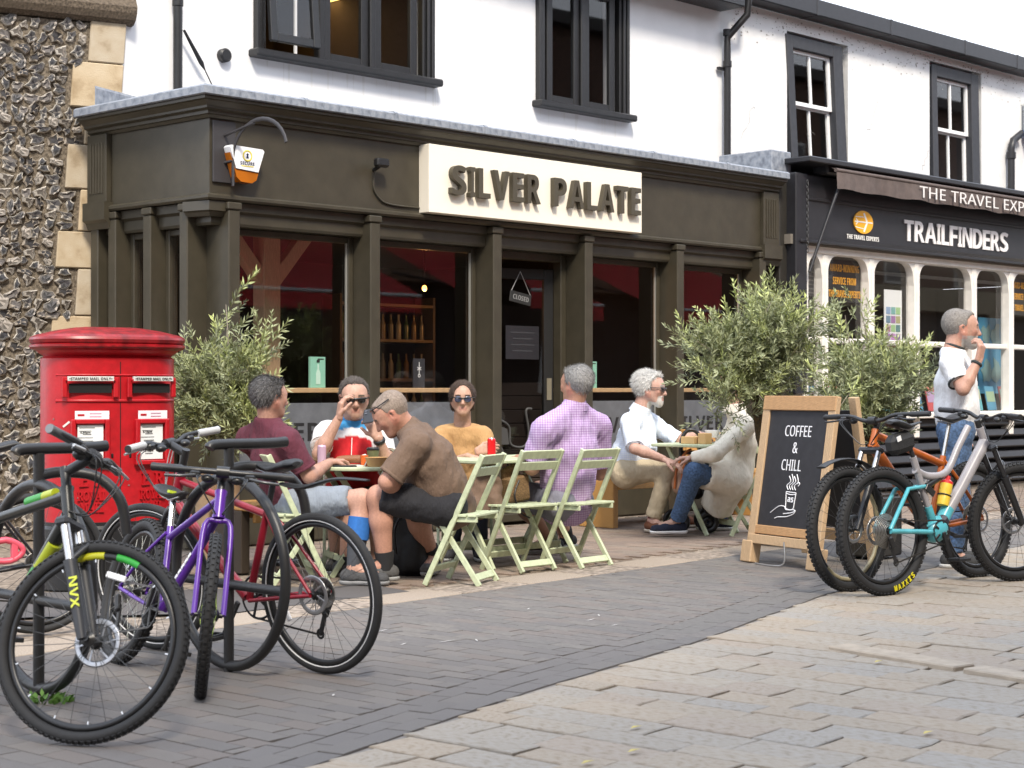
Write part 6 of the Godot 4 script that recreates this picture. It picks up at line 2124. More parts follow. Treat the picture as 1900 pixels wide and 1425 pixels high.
	rd.bar(hr + Vector3(-0.005, -0.03, 0.06), hr + Vector3(0.03, -0.1, 0.055), 0.03, 0.025, Vector3(0, 0, 1), 0.008)
	rd.bar(hr + Vector3(0.02, -0.09, 0.045), hr + Vector3(0.055, -0.19, 0.045), 0.022, 0.014, Vector3(0, 0, 1), 0.004)
	rd.at(Z(hr + Vector3(0.055, -0.185, 0.045))).torus(0.018, 0.006, 16, 6, 0.5)
	rd.at(Z(hr + Vector3(0.02, -0.09, 0.045))).torus(0.018, 0.006, 16, 6, 0.5)
	part(dv, "derailleur", rd, blk)
	if c.has("valve"):
		pass
	return b

func letters_round(w: Node3D, s: String, r: float, mid: float, h: float, z: float, m: Material, flip := 1.0) -> void:
	var step := h * 1.05 / r
	for i in s.length():
		var a := mid - flip * (i - (s.length() - 1) / 2.0) * step
		var up := Vector3(cos(a), sin(a), 0) * flip
		var b := Basis(up.cross(Vector3(0, 0, 1)) , up, Vector3(0, 0, 1))
		print_on(w, "letter", s[i], h * 0.7, h, Transform3D(b, Vector3(cos(a), sin(a), 0) * r + Vector3(0, 0, z)), m, 0.004)

func build_bikes() -> void:
	var n1 := FB.basis.z
	var gloss := func(col: Color) -> Material:
		return nmat(col, "soft", 0.6, 0.3)
	# green and black hybrid at the left edge; frame square to the rack, front wheel turned
	var fc := Vector3(-1.479, 0, -5.662)
	var wb := 1.06
	var green := mat(Color(0.02, 0.24, 0.03), 0.4)
	var lime := mat(Color(0.33, 0.38, 0.015), 0.4)
	var f1 := (n1 + Vector3(0.0, 0, 0.0)).normalized()
	var b1 := bike({"label": "black and green hybrid bicycle with a disc brake, cut off by the left picture edge", "at": fc - f1 * wb, "fwd": f1, "r": 0.348, "tw": 0.042, "wb": wb, "steer": 35.0, "lean": -7.0, "frame": gloss.call(Color(0.015, 0.017, 0.016)), "tube": 0.018, "top_tube": 0.02, "down_tube": 0.026,
		"fork": mat(Color(0.022, 0.023, 0.027), 0.5), "lowers": 0.34, "fork_len": 0.44, "head_tube": 0.125, "spacer": 0.055, "stem": 0.11, "stem_rise": 0.035, "bar": 0.56, "rise": 0.015, "grip": nmat(Color(0.11, 0.115, 0.12), "soft", 0.2, 0.6), "grip_end": mat(Color(0.16, 0.17, 0.18), 0.5), "crank": 5.0, "lever": mat(Color(0.5, 0.5, 0.5), 0.35, 0.6),
		"fork_letters": ["NVX", Color(0.55, 0.6, 0.05)], "rear": {"cassette": 0.06, "rotor": -1.0, "knobs": 70}, "front": {"rotor": -1.0, "knobs": 96, "knob": 0.0035, "nipples": true, "reflectors": [1.45], "rim_marks": [[1.22, 1.52, Color(0.02, 0.3, 0.03)], [1.68, 2.05, Color(0.42, 0.42, 0.015)]]}})
	# bright panels on its tubes
	var hbp := Vector3(wb, 0.348, 0) - Vector3(sin(deg_to_rad(69)), cos(deg_to_rad(69)), 0) * 0.045 + Vector3(-cos(deg_to_rad(69)), sin(deg_to_rad(69)), 0) * 0.44
	var bbp := Vector3(0.43, 0.285, 0)
	part(b1, "green_panel", Mb.new().tube([hbp.lerp(bbp, 0.18), hbp.lerp(bbp, 0.38)], 0.0275, 12), lime)
	part(b1, "green_panel", Mb.new().tube([hbp.lerp(bbp, 0.385), hbp.lerp(bbp, 0.55)], 0.0272, 12), green)
	var ttp := Vector3(hbp.x - 0.035, hbp.y + 0.105, 0)
	var scp := Vector3(0.27, 0.725, 0)
	part(b1, "green_panel", Mb.new().tube([ttp.lerp(scp, 0.14) + Vector3(0, 0.004, 0), ttp.lerp(scp, 0.27) + Vector3(0, 0.004, 0)], 0.0195, 12), lime)
	part(b1, "green_panel", Mb.new().tube([ttp.lerp(scp, 0.275) + Vector3(0, 0.004, 0), ttp.lerp(scp, 0.48) + Vector3(0, 0.004, 0)], 0.0195, 12), green)
	# purple bicycle in the middle of the racks
	var purple: Material = gloss.call(Color(0.1, 0.022, 0.3))
	fc = Vector3(-1.244, 0, -6.515)
	f1 = Vector3(0.52, 0, 0.85).normalized()
	wb = 0.96
	var b2 := bike({"label": "purple junior bicycle leaning at the rack with its knobbly front wheel towards us", "at": fc - f1 * wb, "fwd": f1, "r": 0.322, "tw": 0.05, "wb": wb, "steer": -24.0, "lean": -15.0, "frame": purple, "tube": 0.0145, "top_tube": 0.0155, "down_tube": 0.018, "fork": purple, "fork_len": 0.42, "head_tube": 0.12, "size": 0.92, "bb": Vector3(0.4, 0.28, 0), "seat_cluster": Vector3(0.27, 0.6, 0), "post": 0.15, "post_mat": mat(Color(0.5, 0.5, 0.5), 0.25, 0.9),
		"bar": 0.56, "rise": 0.0, "stem": 0.06, "spacer": 0.05, "crank": 70.0, "lever": mat(Color(0.08, 0.08, 0.08), 0.3, 0.5), "rear": {"cassette": 0.055, "knobs": 60, "spoke": Color(0.5, 0.5, 0.45)}, "front": {"knobs": 66, "knob": 0.005, "spoke": Color(0.35, 0.45, 0.1), "nipples": true}})
	var dash := mat(Color(0.75, 0.75, 0.78), 0.5)
	for k in 6:
		part(b2, "frame_mark", Mb.new().box(Vector3(0.5 + k * 0.022, 0.405 + k * 0.0245, 0.0205), Vector3(0.014, 0.024, 0.003), 0, Basis(Vector3(0, 0, 1), deg_to_rad(-42))), dash)
	part(b2, "saddle_badge", Mb.new().box(Vector3(0.25, 0.775, 0.03), Vector3(0.03, 0.012, 0.03)), mat(Color(0.4, 0.5, 0.02)))
	# red city bicycle, rear wheel towards us
	var red: Material = gloss.call(Color(0.27, 0.008, 0.022))
	var rc := Vector3(-0.791, 0, -7.045)
	f1 = (Vector3(-1.66, 0, -7.702) - rc).normalized()
	var b3 := bike({"label": "dark red city bicycle with silver grips, its rear wheel towards us", "at": rc, "fwd": f1, "r": 0.342, "tw": 0.038, "wb": 1.06, "lean": -4.0, "steer": 8.0, "frame": red, "tube": 0.017, "top_tube": 0.016, "down_tube": 0.023, "fork": blk_mat(), "fork_len": 0.38, "head_tube": 0.15, "spacer": 0.1, "stem": 0.1, "bar": 0.6, "rise": 0.02, "seat_cluster": Vector3(0.29, 0.68, 0), "post": 0.17, "grip": mat(Color(0.4, 0.41, 0.41), 0.5), "lever": mat(Color(0.35, 0.35, 0.35), 0.3, 0.7), "crank": 120.0, "ring": 0.095,
		"cable": mat(Color(0.2, 0.19, 0.19), 0.5), "rear": {"cassette": 0.062, "rotor": -1.0, "stripe": true, "reflectors": [-0.45]}, "front": {"stripe": true, "reflectors": [2.0]}})
	part(b3, "mudguard", Mb.new().tube(curve([Vector3(0.2, 0.8, 0), Vector3(0.06, 0.79, 0), Vector3(-0.12, 0.83, 0), Vector3(-0.3, 0.83, 0)], 5), [0.02, 0.025, 0.03, 0.034, 0.036, 0.036, 0.036, 0.034, 0.03, 0.027, 0.024, 0.022, 0.02, 0.018, 0.016, 0.014], 10, true, 0.28, Vector3(0, 0, 1)), mat(Color(0.014, 0.014, 0.015), 0.5))
	# black bicycle almost hidden at the left edge
	rc = Vector3(-2.328, 0.002, -8.2)
	rc.y = 0
	var b4 := bike({"label": "black bicycle with a pink bottle cage, mostly outside the left picture edge", "at": rc, "fwd": Vector3(-0.86, 0, 0.5), "r": 0.345, "tw": 0.038, "wb": 1.04, "lean": 3.0, "frame": gloss.call(Color(0.015, 0.015, 0.016)), "tube": 0.017, "rear": {"cassette": 0.05}, "front": {}, "post": 0.17, "crank": 60.0})
	part(b4, "bottle_cage", Mb.new().tube(curve([Vector3(0.28, 0.44, -0.12), Vector3(0.18, 0.47, -0.14), Vector3(0.1, 0.42, -0.14), Vector3(0.16, 0.37, -0.14), Vector3(0.28, 0.38, -0.12)], 4), 0.016, 6).box(Vector3(0.14, 0.42, -0.135), Vector3(0.03, 0.09, 0.04), 0.004), mat(Color(0.62, 0.08, 0.12), 0.45))
	# grey and turquoise electric mountain bike
	var grey: Material = gloss.call(Color(0.36, 0.34, 0.35))
	var teal: Material = gloss.call(Color(0.1, 0.46, 0.53))
	rc = Vector3(2.174, 0, -9.738)
	var b5 := bike({"label": "grey and turquoise electric mountain bike with a yellow bottle on its frame", "at": rc, "fwd": Vector3(0.815, 0, -0.58), "r": 0.372, "tw": 0.062, "wb": 1.22, "lean": -3.0, "steer": -14.0, "frame": grey, "seat_tube": grey, "stays": teal, "stay": 0.015, "stay_top": Vector3(0.37, 0.62, 0), "tube": 0.021, "top_tube": 0.023, "down_tube": 0.036, "bb": Vector3(0.46, 0.345, 0), "seat_cluster": Vector3(0.3, 0.77, 0), "post": 0.2, "top_tube_path": [Vector3(0.3, 0.72, 0), Vector3(0.42, 0.68, 0), Vector3(0.58, 0.7, 0), Vector3(0.7, 0.85, 0), Vector3(0.8, 0.97, 0)],
		"fork": mat(Color(0.014, 0.014, 0.016), 0.35), "stanchion": mat(Color(0.02, 0.02, 0.022), 0.2), "lowers": 0.38, "fork_len": 0.55, "head_angle": 66.0, "head_tube": 0.12, "stem": 0.05, "spacer": 0.03, "bar": 0.76, "rise": 0.03, "crank": -75.0, "ring": 0.07, "group": "mountain bikes parked by the chalk board",
		"rear": {"cassette": 0.098, "rotor": -1.0, "knobs": 76, "spokes": 28}, "front": {"rotor": -1.0, "knobs": 76, "nipples": true}})
	part(b5, "motor", Mb.new().ball(Vector3(0.47, 0.36, 0), Vector3(0.1, 0.075, 0.06), 14, 9, Basis(Vector3(0, 0, 1), 0.5)), teal)
	part(b5, "motor_guard", Mb.new().box(Vector3(0.5, 0.4, 0.0), Vector3(0.1, 0.07, 0.1), 0.02, Basis(Vector3(0, 0, 1), 0.6)), mat(Color(0.03, 0.03, 0.04), 0.4))
	part(b5, "lower_down_tube", Mb.new().tube([Vector3(0.5, 0.38, 0), Vector3(0.58, 0.48, 0)], 0.041, 12), teal)
	part(b5, "lower_seat_tube", Mb.new().tube([Vector3(0.445, 0.39, 0), Vector3(0.4, 0.5, 0)], 0.027, 12), teal)
	part(b5, "shock", Mb.new().tube([Vector3(0.4, 0.62, 0), Vector3(0.5, 0.66, 0), Vector3(0.56, 0.68, 0)], [0.02, 0.02, 0.012], 10), mat(Color(0.02, 0.02, 0.02), 0.3))
	part(b5, "linkage", Mb.new().bar(Vector3(0.36, 0.62, 0.03), Vector3(0.43, 0.57, 0.03), 0.04, 0.012).bar(Vector3(0.36, 0.62, -0.03), Vector3(0.43, 0.57, -0.03), 0.04, 0.012), mat(Color(0.02, 0.02, 0.02), 0.4))
	part(b5, "bottle", Mb.new().at(Transform3D(Basis(Vector3(0, 0, 1), -0.35), Vector3(0.535, 0.5, 0.0))).lathe([Vector2(0, 0), Vector2(0.036, 0.0), Vector2(0.038, 0.06), Vector2(0.034, 0.075), Vector2(0.038, 0.09), Vector2(0.036, 0.135), Vector2(0, 0.135)], 16, true), mat(Color(0.72, 0.5, 0.05), 0.35))
	part(b5, "bottle_cap", Mb.new().at(Transform3D(Basis(Vector3(0, 0, 1), -0.35), Vector3(0.535, 0.5, 0.0))).lathe([Vector2(0.036, 0.135), Vector2(0.036, 0.15), Vector2(0.015, 0.165), Vector2(0.015, 0.185), Vector2(0, 0.185)], 16), mat(Color(0.6, 0.03, 0.03), 0.35))
	part(b5, "bottle_cage", Mb.new().at(Transform3D(Basis(Vector3(0, 0, 1), -0.35) * Basis(Vector3.RIGHT, PI / 2), Vector3(0.555, 0.56, 0.0))).torus(0.04, 0.004, 20, 6), blk_mat())
	var sb := Vector3(0.3, 0.77, 0) + (Vector3(0.3, 0.77, 0) - Vector3(0.46, 0.345, 0)).normalized() * 0.2
	part(b5, "saddle_bag", Mb.new().box(sb + Vector3(-0.05, -0.075, 0), Vector3(0.2, 0.12, 0.11), 0.035, Basis(Vector3(0, 0, 1), 0.2)), nmat(Color(0.014, 0.014, 0.015), "soft", 0.2, 0.7, 0.1))
	part(b5, "bag_label", Mb.new().box(sb + Vector3(-0.12, -0.05, 0.058), Vector3(0.035, 0.03, 0.003), 0, Basis(Vector3(0, 0, 1), 0.3)), mat(Color(0.7, 0.7, 0.7)))
	var rw := b5.get_node("rear_wheel")
	letters_round(rw, "MAXXIS", 0.341, -1.15, 0.032, 0.0318, mat(Color(0.75, 0.65, 0.02), 0.5), -1.0)
	# orange mountain bike behind it, facing the other way
	var orange: Material = gloss.call(Color(0.42, 0.1, 0.012))
	fc = Vector3(2.01, 0, -9.92)
	f1 = Vector3(-0.79, 0, 0.613).normalized()
	wb = 1.22
	var b6 := bike({"label": "orange mountain bike with a black front mudguard behind the turquoise one", "at": fc - f1 * wb, "fwd": f1, "r": 0.37, "tw": 0.06, "wb": wb, "lean": 4.0, "steer": 4.0, "frame": orange, "tube": 0.02, "top_tube": 0.024, "down_tube": 0.034, "bb": Vector3(0.45, 0.335, 0), "seat_cluster": Vector3(0.29, 0.75, 0), "post": 0.25, "post_mat": mat(Color(0.45, 0.45, 0.45), 0.25, 0.9), "stay": 0.014, "fork": mat(Color(0.014, 0.014, 0.016), 0.35), "lowers": 0.36, "fork_len": 0.54, "head_angle": 66.0, "head_tube": 0.12, "stem": 0.05, "spacer": 0.03, "bar": 0.76, "rise": 0.03, "crank": 20.0, "group": "mountain bikes parked by the chalk board",
		"rear": {"cassette": 0.09, "rotor": -1.0, "knobs": 76}, "front": {"rotor": -1.0, "knobs": 76, "rim_marks": [[2.0, 5.5, Color(0.3, 0.26, 0.16)]]}})
	var mg := []
	var mr := []
	for i in 12:
		var a := lerpf(2.3, 1.1, i / 11.0)
		mg.append(Vector3(wb, 0.37, 0) + Vector3(cos(a), sin(a) * 0.93, 0) * 0.445)
		mr.append(0.045 - 0.015 * absf(i / 11.0 - 0.5))
	part(b6, "mudguard", Mb.new().tube(mg, mr, 10, true, 0.2, Vector3(0, 0, 1)), mat(Color(0.014, 0.014, 0.015), 0.5))
	part(b6, "frame_bottle", Mb.new().at(Transform3D(Basis(Vector3(0, 0, 1), 0.75), Vector3(0.6, 0.55, -0.05))).lathe([Vector2(0, -0.1), Vector2(0.032, -0.1), Vector2(0.032, 0.1), Vector2(0.02, 0.12), Vector2(0, 0.12)], 14), mat(Color(0.06, 0.06, 0.065), 0.4))

func blk_mat() -> StandardMaterial3D:
	return mat(Color(0.014, 0.014, 0.015), 0.4)

# ---------------------------------------------------------------- cafe furniture
var sage: Material

func face_basis(f: Vector3) -> Basis:
	var x := Vector3(f.x, 0, f.z).normalized()
	return Basis(x, Vector3.UP, x.cross(Vector3.UP))

func make_chair() -> Node3D:   # x is the way the sitter faces
	var c := thing("folding_chair", "", "chair", Vector3.ZERO, "pale green folding chairs")
	var side := Vector3(0, 0, 1)
	for s in [-1.0, 1.0]:
		part(c, "long_leg", Mb.new().bar(Vector3(-0.2, 0.8, s * 0.19), Vector3(0.18, 0.0, s * 0.19), 0.034, 0.021, side), sage)
		part(c, "rear_leg", Mb.new().bar(Vector3(0.11, 0.41, s * 0.155), Vector3(-0.165, 0.0, s * 0.155), 0.034, 0.021, side), sage)
		part(c, "seat_rail", Mb.new().box(Vector3(0.03, 0.405, s * 0.176), Vector3(0.38, 0.032, 0.018), 0.003), sage)
	for k in 6:
		part(c, "seat_slat", Mb.new().box(Vector3(-0.13 + k * 0.064, 0.43, 0), Vector3(0.054, 0.016, 0.40), 0.003), sage)
	var bs := Basis(Vector3(0, 0, 1), atan2(0.38, 0.8))
	part(c, "back_slat", Mb.new().box(Vector3(-0.19, 0.77, 0), Vector3(0.014, 0.06, 0.355), 0.003, bs), sage)
	part(c, "back_slat", Mb.new().box(Vector3(-0.155, 0.695, 0), Vector3(0.014, 0.06, 0.355), 0.003, bs), sage)
	part(c, "front_rail", Mb.new().box(Vector3(0.13, 0.1, 0), Vector3(0.016, 0.045, 0.36), 0.003, bs), sage)
	part(c, "rear_rail", Mb.new().box(Vector3(-0.135, 0.05, 0), Vector3(0.016, 0.045, 0.29), 0.003, Basis(Vector3(0, 0, 1), -0.6)), sage)
	return c

func build_furniture() -> void:
	sage = nmat(Color(0.55, 0.61, 0.4), "soft", 0.3, 0.45, 0.02)
	var spots := [
		[Vector3(-0.3, 0, -10.36), Vector3(-0.94, 0, -0.34), "pale green folding chair under the man bending over in brown"],
		[Vector3(0.06, 0, -11.13), Vector3(-0.72, 0, -0.69), "pale green folding chair with a coat and a paper bag on it"],
		[Vector3(0.45, 0, -11.37), Vector3(-0.75, 0, -0.66), "pale green folding chair under the man in the purple checked shirt"],
		[Vector3(-1.365, 0.603, -10.4), Vector3(0.93, 0, -0.37), "pale green folding chair under the man in maroon"],
		[Vector3(1.9, 0, -13.85), Vector3(-0.95, 0, 0.3), "pale green folding chair under the person in the beige coat"],
		[Vector3(-0.341, 0.395, -12), Vector3(0.05, 0, 1), "pale green folding chair under the woman in tan"],
		[Vector3(-1.071, 0.445, -11.25), Vector3(0.1, 0, 1), "pale green folding chair under the man in the red and white jersey"],
	]
	var ch := make_chair()
	for k in spots.size():
		var o: Node3D = ch if k == 0 else ch.duplicate()
		if k:
			o.name = "folding_chair_%03d" % k
			add_child(o)
		var at: Vector3 = spots[k][0]
		at.y = 0
		o.transform = Transform3D(face_basis(spots[k][1]), at)
		o.set_meta("label", spots[k][2])
	# round table of the left party
	var t := thing("cafe_table", "round pale green folding table with food in front of the man in red", "table", Vector3(Vector3(-0.992, 0.687, -10.9).x, 0, -10.9), "pale green folding tables", yaw(20))
	part(t, "top", Mb.new().lathe([Vector2(0, 0.68), Vector2(0.355, 0.68), Vector2(0.365, 0.686), Vector2(0.365, 0.7), Vector2(0.358, 0.706), Vector2(0, 0.706)], 40), sage)
	for s in [-1.0, 1.0]:
		part(t, "leg", Mb.new().bar(Vector3(-0.24, 0.0, s * 0.2), Vector3(0.2, 0.68, s * 0.2), 0.036, 0.022), sage)
		part(t, "leg", Mb.new().bar(Vector3(0.27, 0.0, s * 0.17), Vector3(-0.2, 0.68, s * 0.17), 0.036, 0.022), sage)
	part(t, "stretcher", Mb.new().box(Vector3(-0.18, 0.12, 0), Vector3(0.02, 0.04, 0.4), 0.003), sage)
	part(t, "stretcher", Mb.new().box(Vector3(0.2, 0.12, 0), Vector3(0.02, 0.04, 0.34), 0.003), sage)
	# square table of the middle party
	var t2 := thing("cafe_table", "square pale green folding table in front of the woman in tan", "table", Vector3(Vector3(-0.055, 0.75, -11.35).x, 0, -11.5), "pale green folding tables", FB.basis)
	part(t2, "top", Mb.new().box(Vector3(0, 0.718, 0), Vector3(0.95, 0.026, 0.6), 0.006), sage)
	for s in [-1.0, 1.0]:
		part(t2, "leg", Mb.new().bar(Vector3(s * 0.38, 0.0, -0.26), Vector3(s * 0.38, 0.7, 0.2), 0.036, 0.022, Vector3(1, 0, 0)), sage)
		part(t2, "leg", Mb.new().bar(Vector3(s * 0.35, 0.0, 0.26), Vector3(s * 0.35, 0.7, -0.2), 0.036, 0.022, Vector3(1, 0, 0)), sage)
	part(t2, "stretcher", Mb.new().box(Vector3(0, 0.13, 0.19), Vector3(0.72, 0.045, 0.02), 0.003), sage)
	part(t2, "stretcher", Mb.new().box(Vector3(0, 0.13, -0.19), Vector3(0.78, 0.045, 0.02), 0.003), sage)
	# table of the right party
	var t3 := thing("cafe_table", "small pale green folding table between the white-haired man and the beige coat", "table", Vector3(Vector3(1.583, 0.761, -13.9).x, 0, -13.95), "pale green folding tables", FB.basis)
	part(t3, "top", Mb.new().box(Vector3(0, 0.735, 0), Vector3(0.6, 0.026, 0.6), 0.006), sage)
	for s in [-1.0, 1.0]:
		part(t3, "leg", Mb.new().bar(Vector3(s * 0.22, 0.0, -0.22), Vector3(s * 0.22, 0.72, 0.2), 0.036, 0.022, Vector3(1, 0, 0)), sage)
		part(t3, "leg", Mb.new().bar(Vector3(s * 0.2, 0.0, 0.22), Vector3(s * 0.2, 0.72, -0.2), 0.036, 0.022, Vector3(1, 0, 0)), sage)
	# wooden benches
	var pine := nmat(Color(0.56, 0.3, 0.09), "soft", 0.35, 0.55, 0.1, "fine", Vector3(1, 9, 9))
	for k in 2:
		var bn: Node3D
		if k == 0:
			bn = thing("wooden_bench", "orange pine bench under the white-haired man against the cafe front", "bench", S(4.65, 0, 0.58), "pine benches", FB.basis)
		else:
			bn = thing("wooden_bench", "short pine bench end beside the tan pot, behind the man in maroon", "bench", Vector3(Vector3(-1.767, 0.391, -11).x + 0.12, 0, -11.15), "pine benches", FB.basis)
		var ln: float = [2.1, 0.6][k]
		for q in 3:
			part(bn, "seat_plank", Mb.new().box(Vector3(0, 0.43, -0.145 + q * 0.145), Vector3(ln, 0.04, 0.14), 0.006), pine)
		part(bn, "apron", Mb.new().box(Vector3(0, 0.37, 0.19), Vector3(ln - 0.14, 0.08, 0.03), 0.004), pine)
		part(bn, "apron", Mb.new().box(Vector3(0, 0.37, -0.19), Vector3(ln - 0.14, 0.08, 0.03), 0.004), pine)
		for s in [-1.0, 1.0]:
			part(bn, "end_board", Mb.new().box(Vector3(s * (ln / 2 - 0.035), 0.205, 0), Vector3(0.07, 0.41, [0.4, 0.3][k]), 0.006), [pine, mat(Color(0.03, 0.02, 0.012), 0.7)][k])
	# wooden crate wall behind the right table
	var cb := thing("wooden_crate", "low pine counter behind the small right table", "crate", S(5.45, 0, 0.35), "", FB.basis)
	for q in 4:
		part(cb, "plank", Mb.new().box(Vector3(0, 0.6 + q * 0.09 - 0.13, 0), Vector3(0.7, 0.084, 0.03), 0.004), pine)
	for s in [-1.0, 1.0]:
		part(cb, "post", Mb.new().box(Vector3(s * 0.33, 0.41, -0.04), Vector3(0.05, 0.82, 0.05), 0.004), pine)

func build_small_things() -> void:
	var blk := mat(Color(0.012, 0.012, 0.013), 0.35)
	# on the round table, top at 0.706
	var y := 0.706
	var tp := func(px: float, d: float, yy := 0.706) -> Vector3:
		return Vector3((px - 950.0) * d / 3100.0, yy, -d)
	var paper := mat(Color(0.75, 0.72, 0.68), 0.8)
	single("drink_can", "slim pale pink can standing on the round table", "can", Mb.new().lathe([Vector2(0, 0), Vector2(0.024, 0.0), Vector2(0.028, 0.006), Vector2(0.028, 0.125), Vector2(0.023, 0.134), Vector2(0.022, 0.131), Vector2(0, 0.131)], 18), mat(Color(0.6, 0.42, 0.55), 0.3, 0.2), Z(tp.call(597, 10.75)))
	var sg := thing("sunglasses", "sunglasses with amber mirrored lenses lying on the round table", "sunglasses", tp.call(617, 10.68))
	for s in [-1.0, 1.0]:
		part(sg, "lens", Mb.new().ball(Vector3(s * 0.033, 0.022, 0), Vector3(0.03, 0.021, 0.006), 12, 8), mat([Color(0.45, 0.25, 0.01), Color(0.12, 0.08, 0.02)][0 if s > 0 else 1], 0.08, 0.8))
		part(sg, "temple", Mb.new().tube([Vector3(s * 0.062, 0.026, 0), Vector3(s * 0.06, 0.012, -0.12)], 0.003, 5), blk)
	part(sg, "bridge", Mb.new().tube([Vector3(-0.062, 0.036, 0.003), Vector3(0.062, 0.036, 0.003)], 0.004, 6), blk)
	var fd := thing("food_tray", "paper tray with a long sausage roll on the round table", "food tray", tp.call(650, 10.75))
	part(fd, "tray", Mb.new().prism(PackedVector2Array([Vector2(-0.1, 0), Vector2(0.1, 0), Vector2(0.115, 0.035), Vector2(0.107, 0.035), Vector2(0.095, 0.006), Vector2(-0.095, 0.006), Vector2(-0.107, 0.035), Vector2(-0.115, 0.035)]), -0.06, 0.06), paper)
	part(fd, "roll", Mb.new().tube(curve([Vector3(-0.095, 0.035, 0), Vector3(-0.03, 0.042, 0), Vector3(0.05, 0.044, 0), Vector3(0.1, 0.04, 0)], 4), [0.012, 0.022, 0.025, 0.026, 0.026, 0.026, 0.026, 0.026, 0.026, 0.025, 0.024, 0.02, 0.01], 10), nmat(Color(0.42, 0.17, 0.07), "mottle", 0.05, 0.6))
	part(fd, "napkin", Mb.new().box(Vector3(0.06, 0.05, -0.03), Vector3(0.09, 0.03, 0.02), 0.006, Basis(Vector3(0, 0, 1), 0.3)), paper)
	single("phone", "black phone lying near the edge of the round table", "phone", Mb.new().box(Vector3(0, 0.005, 0), Vector3(0.15, 0.009, 0.072), 0.004, yaw(8)), blk, Z(tp.call(640, 10.62)), "mobile phones")
	var cup := thing("coffee_cup", "olive green takeaway cup with a black lid on the round table", "cup", tp.call(692, 10.8))
	part(cup, "cup", Mb.new().lathe([Vector2(0, 0), Vector2(0.03, 0), Vector2(0.041, 0.1), Vector2(0, 0.1)], 20), mat(Color(0.12, 0.13, 0.06), 0.5))
	part(cup, "lid", Mb.new().lathe([Vector2(0.043, 0.1), Vector2(0.044, 0.108), Vector2(0.038, 0.112), Vector2(0.036, 0.118), Vector2(0, 0.116)], 20), blk)
	single("cardboard_bowl", "round cardboard food bowl beside the green cup", "bowl", Mb.new().lathe([Vector2(0, 0), Vector2(0.055, 0), Vector2(0.075, 0.058), Vector2(0.078, 0.06), Vector2(0.072, 0.06), Vector2(0.053, 0.006), Vector2(0, 0.006)], 24), mat(Color(0.5, 0.3, 0.13), 0.8), Z(tp.call(699, 10.64)))
	single("orange_cup", "small orange cup behind the food tray", "cup", Mb.new().lathe([Vector2(0, 0), Vector2(0.022, 0), Vector2(0.026, 0.07), Vector2(0, 0.07)], 16), mat(Color(0.6, 0.12, 0.02), 0.4), Z(tp.call(676, 10.72)))
	# in hands
	var ph := thing("phone", "black phone held up by the man in red and white", "phone", Vector3(-0.925, 1.026, -10.78), "mobile phones", Basis(Vector3.RIGHT, -0.95) * yaw(-12))
	part(ph, "case", Mb.new().box(Vector3.ZERO, Vector3(0.074, 0.15, 0.01), 0.004), blk)
	for k in 2:
		part(ph, "camera_lens", Mb.new().at(Transform3D(Basis(Vector3.RIGHT, PI / 2), Vector3(-0.018, 0.05 - k * 0.026, 0.005))).lathe([Vector2(0.01, 0), Vector2(0.01, 0.003), Vector2(0, 0.003)], 12), mat(Color(0.05, 0.05, 0.06), 0.1))
	var rc := thing("red_can", "red drink can in the hand of the woman in tan", "can", Vector3(Vector3(-0.141, 0.725, -11.5).x, 0.731, -11.5))
	part(rc, "body", Mb.new().lathe([Vector2(0, 0), Vector2(0.025, 0.0), Vector2(0.029, 0.006), Vector2(0.029, 0.12), Vector2(0.024, 0.13), Vector2(0, 0.13)], 18), mat(Color(0.62, 0.012, 0.015), 0.25, 0.2))
	part(rc, "lid", Mb.new().lathe([Vector2(0.024, 0.13), Vector2(0.0225, 0.134), Vector2(0, 0.131)], 18), mat(Color(0.6, 0.6, 0.6), 0.25, 0.9))
	# on and beside the chairs
	var bp := thing("backpack", "black backpack standing under the table behind the bending man's legs", "backpack", Vector3(Vector3(-0.648, 0.063, -10.75).x, 0, -10.8))
	var bk := Mb.new()
	var bd := body_of(0.015, 7.0)
	bd.cap(Vector3(0, 0.1, 0), Vector3(0.0, 0.36, -0.02), 0.12, 0.1, 0.05, Vector3.RIGHT, 1.25)
	bd.cap(Vector3(0, 0.08, 0.09), Vector3(0, 0.2, 0.08), 0.06, 0.05, 0.03, Vector3.RIGHT, 1.5)
	bd.build(bk, 0.014)
	part(bp, "sack", bk, nmat(Color(0.01, 0.01, 0.011), "soft", 0.2, 0.7, 0.1))
	part(bp, "strap", Mb.new().tube(curve([Vector3(-0.06, 0.4, 0.06), Vector3(-0.1, 0.3, 0.14), Vector3(-0.09, 0.15, 0.14)], 5), 0.014, 6, true, 0.4), blk)
	part(bp, "badge", Mb.new().at(Z(Vector3(0.06, 0.36, 0.085))).torus(0.014, 0.004, 14, 6), mat(Color(0.6, 0.6, 0.6), 0.3))
	# a brown coat hung over the middle chair, with a paper bag on its seat
	var ct := thing("brown_coat", "brown coat hung over the back of the chair next to the bending man", "coat", Vector3(Vector3(-0.161, 0.563, -11.1).x, 0.43, -11.15))
	var cm := Mb.new()
	bd = body_of(0.02, 8.0)
	bd.cap(Vector3(-0.04, 0.17, 0.0), Vector3(-0.06, -0.03, 0.05), 0.06, 0.075, 0.04, Vector3(0.7, 0, -0.7), 1.5)
	bd.cap(Vector3(0.06, 0.15, 0.0), Vector3(0.05, 0.0, 0.03), 0.04, 0.05, 0.04, Vector3(0.7, 0, -0.7), 1.3)
	bd.build(cm, 0.012)
	part(ct, "cloth", cm, nmat(Color(0.17, 0.11, 0.075), "soft", 0.2, 0.9, 0.1))
	var pb := thing("paper_bag", "crumpled brown paper bag on the seat of the middle chair", "paper bag", Vector3(Vector3(0.018, 0.434, -11.15).x, 0.44, -11.25))
